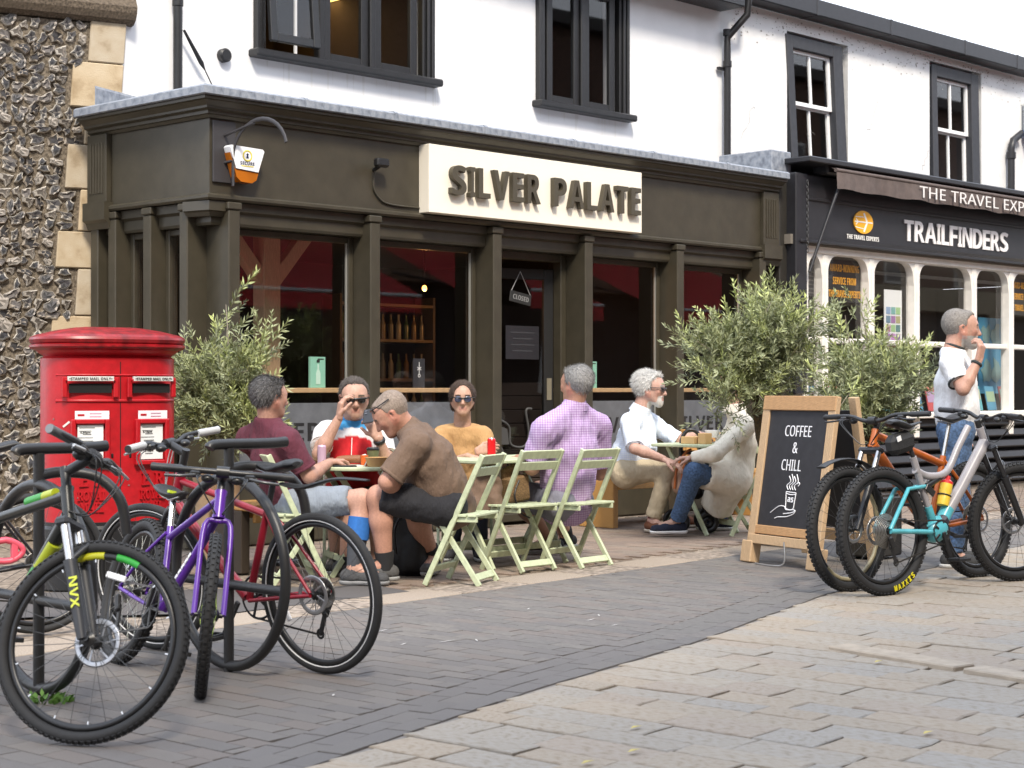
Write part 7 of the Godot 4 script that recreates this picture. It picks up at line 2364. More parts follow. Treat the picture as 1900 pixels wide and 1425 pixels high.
	cm = Mb.new()
	bd = body_of(0.012, 10.0)
	cm.box(Vector3(0, 0.09, 0), Vector3(0.19, 0.17, 0.11), 0.012, FB.basis * Basis(Vector3(0, 0, 1), 0.12))
	cm.box(Vector3(-0.03, 0.2, 0.0), Vector3(0.17, 0.1, 0.03), 0.01, FB.basis * Basis(Vector3(0, 0, 1), 0.3) * Basis(Vector3.RIGHT, 0.25))
	part(pb, "bag", cm, nmat(Color(0.33, 0.2, 0.09), "mottle", 0.15, 0.8, 0.2))
	part(pb, "cord", Mb.new().tube(curve([Vector3(0.03, 0.15, 0.05), Vector3(0.0, 0.05, 0.1), Vector3(0.04, -0.06, 0.11), Vector3(0.1, -0.1, 0.08)], 5), 0.006, 5), blk)
	# right party: boxes, bowl, wheeled trolley with its bag
	var yb := 0.748
	for k in 2:
		single("cardboard_box", ["flat cardboard food box on the small right table", "small upright cardboard box on the small right table"][k], "box", Mb.new().box(Vector3(0, [0.03, 0.045][k], 0), [Vector3(0.18, 0.06, 0.14), Vector3(0.09, 0.09, 0.08)][k], 0.004, FB.basis), mat(Color(0.52, 0.33, 0.15), 0.8), Z(tp.call([1288, 1308][k], [13.85, 13.75][k], yb)))
	single("white_bowl", "white bowl on the small right table beside the beige coat", "bowl", Mb.new().lathe([Vector2(0, 0), Vector2(0.05, 0), Vector2(0.065, 0.06), Vector2(0.06, 0.06), Vector2(0, 0.02)], 20), mat(Color(0.75, 0.75, 0.75), 0.4), Z(tp.call(1322, 13.9, yb + 0.05)))
	var tr := thing("wheeled_walker", "black wheeled walker with a tall looped handle between the two seated people", "walking frame", Vector3(Vector3(1.495, 0.396, -14).x, 0, -14.0))
	part(tr, "handle", Mb.new().tube(curve([Vector3(-0.08, 0.45, 0.05), Vector3(-0.08, 0.74, 0.03), Vector3(-0.05, 0.83, 0.02), Vector3(0.0, 0.86, 0.02), Vector3(0.06, 0.83, 0.02), Vector3(0.085, 0.74, 0.03), Vector3(0.085, 0.45, 0.05)], 5), 0.017, 8), blk)
	part(tr, "brace", Mb.new().bar(Vector3(-0.08, 0.67, 0.03), Vector3(0.085, 0.67, 0.03), 0.035, 0.03), blk)
	part(tr, "frame", Mb.new().tube([Vector3(-0.08, 0.5, 0.05), Vector3(-0.1, 0.1, 0.14)], 0.012, 6).tube([Vector3(0.085, 0.5, 0.05), Vector3(0.12, 0.1, 0.14)], 0.012, 6).tube([Vector3(-0.08, 0.45, 0.03), Vector3(-0.12, 0.1, -0.2)], 0.012, 6).tube([Vector3(0.085, 0.45, 0.03), Vector3(0.14, 0.1, -0.2)], 0.012, 6), blk)
	for q in [[-0.11, 0.14], [0.13, 0.14], [-0.12, -0.2], [0.14, -0.2]]:
		part(tr, "wheel", Mb.new().at(Z(Vector3(q[0], 0.095, q[1]))).torus(0.068, 0.025, 24, 8).torus(0.03, 0.02, 16, 6), blk)
	part(tr, "black_pouch", Mb.new().box(Vector3(0.02, 0.4, 0.0), Vector3(0.2, 0.24, 0.18), 0.05), nmat(Color(0.012, 0.012, 0.014), "soft", 0.2, 0.8))
	var hb := thing("handbag", "tan handbag with orange leather straps hanging on the walker", "handbag", Vector3(Vector3(1.412, 0.494, -13.85).x, 0.5, -13.85))
	cm = Mb.new()
	bd = body_of(0.008, 8.0)
	bd.cap(Vector3(0, -0.1, 0), Vector3(0.02, 0.1, 0), 0.075, 0.04, 0.03, Vector3.RIGHT, 1.2)
	bd.build(cm, 0.011)
	part(hb, "bag", cm, nmat(Color(0.5, 0.3, 0.2), "soft", 0.2, 0.6))
	part(hb, "strap", Mb.new().tube(curve([Vector3(-0.07, -0.12, 0.06), Vector3(-0.05, 0.06, 0.07), Vector3(0.02, 0.17, 0.05), Vector3(0.07, 0.2, 0.0)], 5), 0.011, 6).tube(curve([Vector3(-0.02, -0.1, 0.075), Vector3(0.0, 0.05, 0.075), Vector3(0.05, 0.16, 0.05)], 5), 0.009, 6), mat(Color(0.42, 0.12, 0.03), 0.5))

var fold_noise: FastNoiseLite

func body_of(amp: float, freq: float, stretch := Vector3.ONE) -> Body:
	if fold_noise == null:
		fold_noise = FastNoiseLite.new()
		fold_noise.seed = 9
		fold_noise.frequency = 1.0
		fold_noise.fractal_octaves = 2
	var b := Body.new()
	b.noise = fold_noise
	b.amp = amp
	b.freq = freq
	b.stretch = stretch
	return b

# ---------------------------------------------------------------- people
# a hand: wrist, the way the fingers point, the way the palm faces; bend per finger joint; thumb on the side "ts" (+1: along palm x dir)
func add_hand(mb: Mb, w: Vector3, dir: Vector3, palm: Vector3, ts: float, bend: float, skin: Color, k := 1.0, first_bend := -1.0) -> void:
	dir = dir.normalized()
	palm = (palm - dir * palm.dot(dir)).normalized()
	var lat := dir.cross(palm).normalized() * ts      # towards the thumb
	var b := body_of(0, 1)
	b.paint = func(_p: Vector3) -> Color: return skin
	for i in 4:
		var o := (1.5 - i) * 0.0195 * k
		b.cap(w + lat * o * 0.55, w + dir * 0.085 * k + lat * o, 0.0165 * k, 0.0125 * k, 0.012)
	for i in 4:
		var o := (1.5 - i) * 0.0205 * k
		var lens: Array = [[0.042, 0.025, 0.02], [0.047, 0.029, 0.021], [0.044, 0.027, 0.02], [0.034, 0.02, 0.018]][i]
		var p := w + dir * (0.088 - 0.004 * absf(i - 1)) * k + lat * o
		var a := bend if first_bend < 0 or i else first_bend
		var d := dir.rotated(dir.cross(palm).normalized(), a * 0.8)
		for j in 3:
			var q: Vector3 = p + d * lens[j] * k
			b.cap(p, q, (0.0098 - j * 0.0009) * k, (0.0092 - j * 0.001) * k, 0.004)
			p = q
			d = d.rotated(dir.cross(palm).normalized(), a)
	var tb := w + dir * 0.025 * k + lat * 0.024 * k
	var td := (dir * 0.75 + lat * 0.65 + palm * 0.45).normalized()
	var t1 := tb + td * 0.042 * k
	var td2 := (dir * 0.95 + lat * 0.1 + palm * (0.3 + bend * 0.5)).normalized()
	var t2 := t1 + td2 * 0.034 * k
	b.cap(w + lat * 0.012 * k, tb, 0.016 * k, 0.0135 * k, 0.012)
	b.cap(tb, t1, 0.0135 * k, 0.0115 * k, 0.008)
	b.cap(t1, t2, 0.0115 * k, 0.0095 * k, 0.004)
	b.cap(t2, t2 + (td2 + palm * 0.2).normalized() * 0.022 * k, 0.0097 * k, 0.008 * k, 0.004)
	b.build(mb, 0.0042)

func head_frame(c: Vector3, fwd: Vector3, up: Vector3, k: float) -> Transform3D:
	var z := fwd.normalized()
	var y := (up - z * up.dot(z)).normalized()
	return Transform3D(Basis(y.cross(z), y, z) * k, c)

func add_head(mb: Mb, h: Transform3D, neck: Vector3, skin: Color, o: Dictionary) -> void:
	var k := h.basis.x.length()
	var b := body_of(0, 1)
	var c := func(a: Vector3, e: Vector3, ra: float, rb: float, kk := 0.02, wide := Vector3.ZERO, wf := 1.0, sub := false):
		b.cap(h * a, h * e, ra * k, rb * k, kk * k, (h.basis * wide).normalized() if wide != Vector3.ZERO else wide, wf, 0, sub)
	c.call(Vector3(0, 0.036, 0.022), Vector3(0, 0.042, -0.032), 0.076, 0.08)
	c.call(Vector3(0, 0.0, 0.03), Vector3(0, 0.03, -0.01), 0.07, 0.074)
	c.call(Vector3(0, 0.02, 0.042), Vector3(0, -0.072, 0.058), 0.056, 0.036, 0.03)
	for s in [-1.0, 1.0]:
		c.call(Vector3(s * 0.052, -0.035, 0.012), Vector3(s * 0.014, -0.088, 0.068), 0.026, 0.021, 0.03)
		c.call(Vector3(s * 0.04, -0.012, 0.07), Vector3(s * 0.036, -0.02, 0.066), 0.022, 0.022, 0.02)
		c.call(Vector3(s * 0.074, 0.014, -0.006), Vector3(s * 0.074, -0.028, 0.004), 0.019, 0.012, 0.006, Vector3(0, 0.2, 1), 1.25)
		c.call(Vector3(s * 0.085, 0.01, 0.004), Vector3(s * 0.085, -0.012, 0.006), 0.008, 0.006, 0.004, Vector3.ZERO, 1.0, true)
		c.call(Vector3(s * 0.032, 0.004, 0.107), Vector3(s * 0.034, 0.004, 0.107), 0.013, 0.013, 0.014, Vector3.ZERO, 1.0, true)
		c.call(Vector3(s * 0.0315, 0.003, 0.083), Vector3(s * 0.0315, 0.003, 0.083), 0.0125, 0.0125, 0.003)
	c.call(Vector3(-0.036, 0.027, 0.083), Vector3(0.036, 0.027, 0.083), 0.0135, 0.0135, 0.015)
	c.call(Vector3(0, 0.01, 0.098), Vector3(0, -0.028, 0.117), 0.009, 0.0125, 0.012)
	for s in [-1.0, 1.0]:
		c.call(Vector3(s * 0.011, -0.031, 0.105), Vector3(s * 0.012, -0.031, 0.104), 0.0085, 0.0085, 0.006)
	c.call(Vector3(-0.018, -0.058, 0.091), Vector3(0.018, -0.058, 0.091), 0.0075, 0.0075, 0.006)
	c.call(Vector3(-0.015, -0.069, 0.0905), Vector3(0.015, -0.069, 0.0905), 0.0085, 0.0085, 0.006)
	c.call(Vector3(-0.024, -0.0635, 0.102), Vector3(0.024, -0.0635, 0.102), 0.0025, 0.0025, 0.003, Vector3.ZERO, 1.0, true)
	c.call(Vector3(0, -0.094, 0.078), Vector3(0, -0.092, 0.078), 0.019, 0.019, 0.015)
	if o.get("beard", false):
		c.call(Vector3(0, -0.08, 0.074), Vector3(0, -0.1, 0.078), 0.029, 0.024, 0.02)
		c.call(Vector3(-0.022, -0.048, 0.094), Vector3(0.022, -0.048, 0.094), 0.009, 0.009, 0.008)
	b.cap(h * Vector3(0, -0.03, -0.022), neck, 0.056 * k, 0.062 * k, 0.04)
	var inv := h.affine_inverse()
	var brow: Color = o.get("brow", Color(0.1, 0.08, 0.06))
	var beard: Color = o.get("beard_color", Color(0.5, 0.48, 0.45))
	var stubble: float = o.get("stubble", 0.0)
	var has_beard: bool = o.get("beard", false)
	b.paint = func(p: Vector3) -> Color:
		var q: Vector3 = inv * p
		var col := skin
		var ax := absf(q.x)
		if q.z > 0.06:
			if ax < 0.026 and q.y > -0.078 and q.y < -0.052 and q.z > 0.085:
				col = skin.lerp(Color(0.36, 0.11, 0.09), 0.42)
			if ax > 0.012 and ax < 0.052 and absf(q.y - 0.029 + (ax - 0.03) * (ax - 0.03) * 6.0) < 0.006:
				col = brow
			if ax > 0.018 and ax < 0.046 and absf(q.y - 0.003) < 0.006 and o.get("eyes", true):
				col = Color(0.04, 0.03, 0.025) if absf(ax - 0.032) < 0.0065 else Color(0.6, 0.56, 0.52)
			if ax < 0.02 and q.y < -0.02 and q.y > -0.04:
				col = col.lerp(Color(0.5, 0.17, 0.12), 0.1)
			if ax > 0.03 and q.y < 0.0 and q.y > -0.05:
				col = col.lerp(Color(0.52, 0.18, 0.13), 0.22)
		if q.y < -0.042 and q.z > 0.0 and (q.y < -0.08 or q.z > 0.0) and not (ax < 0.024 and q.y > -0.076 and q.y < -0.05 and q.z > 0.088):
			if has_beard:
				if ax < 0.045 or o.get("full", false):
					col = beard
			elif stubble > 0.0:
				col = col.lerp(Color(0.16, 0.14, 0.13), stubble)
		if ax > 0.066 and q.z < 0.03 and q.y < 0.03:
			col = col.lerp(Color(0.6, 0.2, 0.14), 0.35)
		return col
	b.build(mb, 0.0058)

func hair(par: Node3D, h: Transform3D, col: Color, o: Dictionary, at: Transform3D) -> void:
	var k := h.basis.x.length()
	var grow: float = o.get("hair", 0.008)
	var b := body_of(o.get("hair_rough", 0.006) * 0.7, 75.0)
	var c := func(a: Vector3, e: Vector3, ra: float, rb: float, kk := 0.02):
		b.cap(h * a, h * e, ra * k, rb * k, kk * k)
	c.call(Vector3(0, 0.037, 0.024), Vector3(0, 0.044, -0.034), 0.077 + grow, 0.081 + grow)
	c.call(Vector3(0, 0.0, 0.0), Vector3(0, 0.03, -0.02), 0.073 + grow * 0.7, 0.077 + grow)
	c.call(Vector3(0, -0.035, -0.03), Vector3(0, 0.02, -0.035), 0.05 + grow * 0.4, 0.07 + grow * 0.8)
	if o.get("long", false):
		c.call(Vector3(-0.06, 0.03, 0.0), Vector3(-0.055, -0.055, -0.02), 0.035, 0.03)
		c.call(Vector3(0.06, 0.03, 0.0), Vector3(0.055, -0.055, -0.02), 0.035, 0.03)
		c.call(Vector3(0.0, -0.03, -0.06), Vector3(0.0, -0.1, -0.06), 0.055, 0.03)
	var line: float = o.get("hairline", 0.0)
	b.soft = 0.03 * k
	b.ragged = 0.012 * k
	if o.get("long", false):
		c.call(Vector3(0, 0.02, 0.055), Vector3(0.0, 0.0, 0.0), 0.01, 0.01)
		b.cap(h * Vector3(0, 0.045, 0.13), h * Vector3(0, -0.08, 0.12), 0.078 * k, 0.075 * k, 0.01, Vector3.ZERO, 1.0, 0, true)
		b.cap(h * Vector3(0, 0.085, 0.12), h * Vector3(0, 0.085, 0.12), 0.055 * k, 0.055 * k, 0.01, Vector3.ZERO, 1.0, 0, true)
		b.ragged = 0.0
	else:
		b.cut(h * Vector3(0, 0.082 + line, 0.078), (h.basis * Vector3(0, -0.56, 0.83)))
		for s in [-1.0, 1.0]:
			b.cap(h * Vector3(s * 0.05, 0.085 + line, 0.085), h * Vector3(s * 0.075, 0.05, 0.06), 0.026 * k, 0.03 * k, 0.012, Vector3.ZERO, 1.0, 0, true)
	b.cut(h * Vector3(0, o.get("nape", -0.058), -0.06), (h.basis * Vector3(0, -1, 0.12)))
	var n := body_of(0, 1).noise
	var grey: Color = o.get("hair2", col * 1.5)
	b.paint = func(p: Vector3) -> Color:
		return col.lerp(grey, clampf(0.5 + n.get_noise_3dv(p * 90.0) * 1.3, 0, 1))
	var mb := Mb.new()
	mb.use_col = true
	b.build(mb, 0.0062)
	# loose strands break up the outline
	var g := RandomNumberGenerator.new()
	g.seed = 77
	var sl: float = o.get("strand", 0.016) * k
	var comb: Vector3 = h.basis * (o.get("comb", Vector3(0, -0.45, -0.9)) as Vector3)
	var inv := h.affine_inverse()
	var cnt := mb.v.size()
	for i in cnt:
		for rep in 2:
			var nn := mb.n[i]
			var q := inv * mb.v[i]
			var way := comb
			if q.y < 0.05 and q.z < 0.03:
				way = h.basis * Vector3(0, -1, -0.2)
			if absf(q.x) > 0.055:
				way = h.basis * Vector3(0, -0.8, -0.6)
			var d := (way.normalized() - nn * way.normalized().dot(nn) + nn * g.randf_range(0.1, o.get("lift", 0.4)) + Vector3(g.randfn(), g.randfn(), g.randfn()) * 0.28).normalized()
			var sd := d.cross(nn).normalized() * 0.0016 * k
			var p := mb.v[i] - nn * 0.002 + Vector3(g.randfn(), g.randfn(), g.randfn()) * 0.002
			var tip := p + d * sl * g.randf_range(0.5, 1.3)
			mb.col = col.lerp(grey, g.randf()) * g.randf_range(0.75, 1.25)
			mb.face([p - sd, p + sd, tip], nn)
	part(par, "hair", mb, vmat(0.75), at)

func shades(par: Node3D, h: Transform3D, lens: Color, round_lens: bool, at: Transform3D, shift := Vector3.ZERO) -> void:
	var x := at * h * Z(shift)
	var g := sub(par, "sunglasses")
	g.transform = x
	var lm := mat(lens, 0.06, 0.0, 0.8)
	var fr := mat(Color(0.012, 0.012, 0.013), 0.3)
	for s in [-1.0, 1.0]:
		part(g, "lens", Mb.new().ball(Vector3(s * 0.034, 0.002, 0.109), Vector3(0.026, 0.023 if round_lens else 0.0185, 0.006), 14, 8, yaw(s * 14)), lm)
		part(g, "temple", Mb.new().tube([Vector3(s * 0.062, 0.014, 0.1), Vector3(s * 0.083, 0.012, 0.06), Vector3(s * 0.087, 0.01, -0.01)], 0.0035, 5), fr)
	part(g, "bridge", Mb.new().tube([Vector3(-0.062, 0.014, 0.104), Vector3(-0.012, 0.011, 0.119), Vector3(0.012, 0.011, 0.119), Vector3(0.062, 0.014, 0.104)], 0.0042 if round_lens else 0.0065, 6), fr)

func person(label: String, j: Dictionary, o: Dictionary) -> Node3D:
	var base: Vector3 = j.hip
	base.y = 0
	if o.has("move"):
		for key in ["hip", "neck", "head", "shL", "shR", "elL", "elR", "wrL", "wrR", "hpL", "hpR", "knL", "knR"]:
			if j.has(key):
				j[key] += o.move
	var r := thing("person", label, "person", base, "")
	var at := Z(-base)
	var k: float = o.get("build", 1.0)
	var skin: Color = o.get("skin", Color(0.5, 0.27, 0.185))
	var sL: Vector3 = j.shL
	var sR: Vector3 = j.shR
	var lat := (sR - sL).normalized()
	var hip: Vector3 = j.hip
	var neck: Vector3 = j.neck
	var hlat: Vector3 = (Vector3(j.hlat.x, 0, j.hlat.z)).normalized() if j.has("hlat") else Vector3(lat.x, 0, lat.z).normalized()
	var hL: Vector3 = j.get("hpL", hip - hlat * 0.09)
	var hR: Vector3 = j.get("hpR", hip + hlat * 0.09)
	var ms := (sL + sR) * 0.5
	var chest := ms.lerp(hip, 0.28)
	var waist := ms.lerp(hip, 0.68)
	# the body itself
	var mb := Mb.new()
	mb.use_col = true
	var b := body_of(0, 1)
	b.paint = func(_p: Vector3) -> Color: return skin
	b.cap(hip, chest, 0.1 * k, 0.1 * k, 0.05, lat, 1.25)
	b.cap(sL, sR, 0.05 * k, 0.05 * k, 0.05)
	b.cap(ms, neck.lerp(j.head, 0.25), 0.065, 0.052, 0.05)
	b.cap(hL, hR, 0.09 * k, 0.09 * k, 0.05)
	for s in ["L", "R"]:
		var sh: Vector3 = j["sh" + s]
		var el: Vector3 = j["el" + s]
		var wr: Vector3 = j["wr" + s]
		b.cap(sh, el, 0.053 * k, 0.042 * k, 0.03)
		b.cap(el, el.lerp(wr, 0.3), 0.041 * k, 0.043 * k, 0.02)
		b.cap(el.lerp(wr, 0.3), wr, 0.043 * k, 0.027 * k, 0.02)
		var hp: Vector3 = hL if s == "L" else hR
		var kn: Vector3 = j["kn" + s]
		var an: Vector3 = j["an" + s]
		b.cap(hp, kn, 0.082 * k, 0.058 * k, 0.04)
		b.cap(kn, kn.lerp(an, 0.35), 0.056 * k, 0.057 * k, 0.03)
		b.cap(kn.lerp(an, 0.35), an, 0.057 * k, 0.036 * k, 0.03)
		b.cap(an, an + (j["to" + s] as Vector3).normalized() * 0.14 - Vector3(0, 0.04, 0), 0.036, 0.03, 0.03)
	b.build(mb, 0.015)
	var hs: float = o.get("head_size", 1.04)
	var h := head_frame(j.head, j.hf, j.get("hu", Vector3.UP), hs)
	add_head(mb, h, neck, skin, o)
	for s in ["L", "R"]:
		if j.has("hd" + s):
			var q: Array = j["hd" + s]   # direction, palm, bend, first finger's own bend
			add_hand(mb, j["wr" + s], q[0], q[1], 1.0 if s == "L" else -1.0, q[2], skin, o.get("hand_size", 1.06), q[3] if q.size() > 3 else -1.0)
	part(r, "body", mb, vmat(0.55, "soft", 0.12), at)
	if o.get("hair_color") != null:
		hair(r, h, o.hair_color, o, at)
	if o.has("shades"):
		shades(r, h, o.shades, o.get("round", false), at, o.get("shade_shift", Vector3.ZERO))
	# shirt
	var fold: float = o.get("fold", 0.0095)
	var w := body_of(fold, o.get("fold_freq", 13.0), o.get("fold_dir", Vector3(1.2, 0.55, 1.2)))
	var belly: float = o.get("belly", 0.0)
	var fwd := Vector3.UP.cross(lat) * -1.0
	if fwd.dot(j.hf) < 0 and not o.get("look_back", false):
		fwd = -fwd
	var hem: float = o.get("hem", 0.06)
	var up := (ms - hip).normalized()
	w.cap(hip + up * hem, waist, 0.125 * k, 0.125 * k, 0.05, lat, 1.3)
	w.cap(waist, chest, 0.125 * k, 0.13 * k, 0.06, lat, 1.28)
	w.cap(chest, ms - up * 0.02, 0.128 * k, 0.08 * k, 0.05, lat, 1.35)
	if belly > 0.0:
		w.cap(waist + fwd * belly, waist + fwd * belly + up * 0.05, 0.12 * k, 0.11 * k, 0.07, lat, 1.2)
	w.cap(sL, sR, 0.066 * k, 0.066 * k, 0.05)
	w.cap(ms, neck + (neck - ms) * 0.1, 0.075, 0.064, 0.05)
	var nb: Vector3 = neck + (j.head - neck).normalized() * 0.015
	for sp in [sL, sR]:
		w.cap(nb, (sp as Vector3).lerp(nb, 0.25), 0.056, 0.06 * k, 0.06)
	var slv: float = o.get("sleeve", 0.72)
	for s in ["L", "R"]:
		var sh: Vector3 = j["sh" + s]
		var el: Vector3 = j["el" + s]
		var wr: Vector3 = j["wr" + s]
		if slv <= 1.0:
			w.cap(sh, sh.lerp(el, slv), 0.07 * k, 0.068 * k, 0.035, Vector3.ZERO, 1.0, 1)
		else:
			w.cap(sh, el, 0.07 * k, 0.058 * k, 0.035)
			w.cap(el, el.lerp(wr, slv - 1.0), 0.058 * k, 0.047 * k, 0.03, Vector3.ZERO, 1.0, 1)
	for q in o.get("skirt", []):
		w.cap(q[0], q[1], q[2], q[3], 0.05, q[4], q[5], 1)
	var hn: Vector3 = -up
	if o.get("hem_cut", true):
		w.cut(hip + up * (hem - 0.12), hn)
	w.cut(neck + (neck - ms).normalized() * o.get("neck_cut", 0.045), (h.origin - ms).normalized())
	if o.has("shirt_paint"):
		w.paint = o.shirt_paint
	var wm := Mb.new()
	wm.use_col = o.has("shirt_paint")
	w.build(wm, 0.0125)
	part(r, o.get("top_name", "shirt"), wm, o.shirt, at)
	var clothm: Material = o.shirt if not o.has("shirt_paint") else mat(Color(0.76, 0.76, 0.77), 0.9)
	if slv <= 1.0:
		for s in ["L", "R"]:
			var sh: Vector3 = j["sh" + s]
			var el: Vector3 = j["el" + s]
			part(r, "sleeve_hem", Mb.new().at(Transform3D(aim(el - sh) * Basis(Vector3.RIGHT, PI / 2), sh.lerp(el, slv - 0.03))).torus(0.0675 * k, 0.0045, 26, 6, 2.4), clothm, at)
	if o.get("crew", false):
		var cn := (h.origin - neck).normalized()
		part(r, "neck_band", Mb.new().at(Transform3D(aim(cn) * Basis(Vector3.RIGHT, PI / 2), neck + cn * 0.022)).torus(0.066, 0.0065, 26, 6, 1.7), clothm, at)
	if o.has("collar"):
		var cx := (h.origin - neck).normalized()
		var cs: float = o.collar
		part(r, "collar", Mb.new().at(Transform3D(aim(cx, j.hf), neck + (neck - ms).normalized() * 0.02)).lathe([Vector2(0.088, -0.03), Vector2(0.092, -0.026), Vector2(0.076, 0.034), Vector2(0.071, 0.038), Vector2(0.067, 0.03), Vector2(0.068, -0.02)], 22, false, Vector3(cs, 1, cs)), o.shirt if not o.has("shirt_paint") else mat(Color(0.05, 0.3, 0.62), 0.9), at)
	# trousers or shorts
	var t := body_of(fold, 9.0)
	var tl: float = o.get("trouser", 1.95)
	var pk: float = o.get("pants_build", 1.0) * k
	t.cap(hL, hR, 0.115 * pk, 0.115 * pk, 0.05)
	t.cap(hip, hip + up * 0.09, 0.11 * pk, 0.108 * pk, 0.05, hlat, 1.25)
	for s in ["L", "R"]:
		var hp: Vector3 = hL if s == "L" else hR
		var kn: Vector3 = j["kn" + s]
		var an: Vector3 = j["an" + s]
		if tl <= 1.0:
			t.cap(hp, hp.lerp(kn, tl), 0.1 * k, 0.083 * k, 0.04, Vector3.ZERO, 1.0, 1)
		else:
			t.cap(hp, kn, 0.1 * pk, 0.076 * k, 0.04)
			t.cap(kn, kn.lerp(an, tl - 1.0), 0.074 * k, 0.06 * k, 0.03, Vector3.ZERO, 1.0, 1)
	var tm := Mb.new()
	t.build(tm, 0.0125)
	part(r, "shorts" if tl <= 1.0 else "trousers", tm, o.pants, at)
	# socks and shoes
	for s in ["L", "R"]:
		var kn: Vector3 = j["kn" + s]
		var an: Vector3 = j["an" + s]
		var d: Vector3 = (j["to" + s] as Vector3)
		d.y = 0
		d = d.normalized()
		if o.has("sock" + s) or o.has("sock"):
			var sk: Array = o.get("sock" + s, o.get("sock"))   # [how far up, material]
			var so := Mb.new()
			so.tube([an - Vector3(0, 0.03, 0), an.lerp(kn, 0.06), an.lerp(kn, sk[0] * 0.5), an.lerp(kn, sk[0])], [0.042 * k, 0.042 * k, lerpf(0.042, 0.06, minf(1.0, sk[0])) * k, lerpf(0.046, 0.064, minf(1.0, sk[0] * 1.3)) * k], 14)
			part(r, "sock", so, sk[1], at)
		var shoe := body_of(0, 1)
		var f := Vector3(an.x, 0.0, an.z)
		var lift: float = maxf(0.0, an.y - 0.1)
		f.y = lift
		shoe.cap(f - d * 0.04 + Vector3(0, 0.055, 0), f + d * 0.1 + Vector3(0, 0.05, 0), 0.046, 0.042, 0.02)
		shoe.cap(f + d * 0.1 + Vector3(0, 0.045, 0), f + d * 0.185 + Vector3(0, 0.04, 0), 0.046, 0.036, 0.02, d.cross(Vector3.UP), 1.1)
		shoe.cap(f + Vector3(0, 0.06, 0), f + Vector3(0, 0.1, 0), 0.046, 0.042, 0.02)
		shoe.cut(f + Vector3(0, 0.028, 0), Vector3.DOWN)
		shoe.cut(f + Vector3(0, 0.105, 0), Vector3.UP)
		var sm := Mb.new()
		shoe.build(sm, 0.009)
		part(r, "shoe", sm, o.shoe, at)
		var sole := body_of(0, 1)
		sole.cap(f - d * 0.045 + Vector3(0, 0.03, 0), f + d * 0.1 + Vector3(0, 0.03, 0), 0.047, 0.044, 0.02)
		sole.cap(f + d * 0.1 + Vector3(0, 0.03, 0), f + d * 0.19 + Vector3(0, 0.03, 0), 0.049, 0.038, 0.02)
		sole.cut(f + Vector3(0, 0.002, 0), Vector3.DOWN)
		sole.cut(f + Vector3(0, 0.03, 0), Vector3.UP)
		var slm := Mb.new()
		sole.build(slm, 0.009)
		part(r, "sole", slm, o.get("sole", mat(Color(0.5, 0.5, 0.48), 0.7)), at)
	return r

func cloth(c: Color) -> StandardMaterial3D:
	return nmat(c, "faint", 0.5, 0.92, 0.5, "bump", Vector3(1.6, 0.7, 1.6))

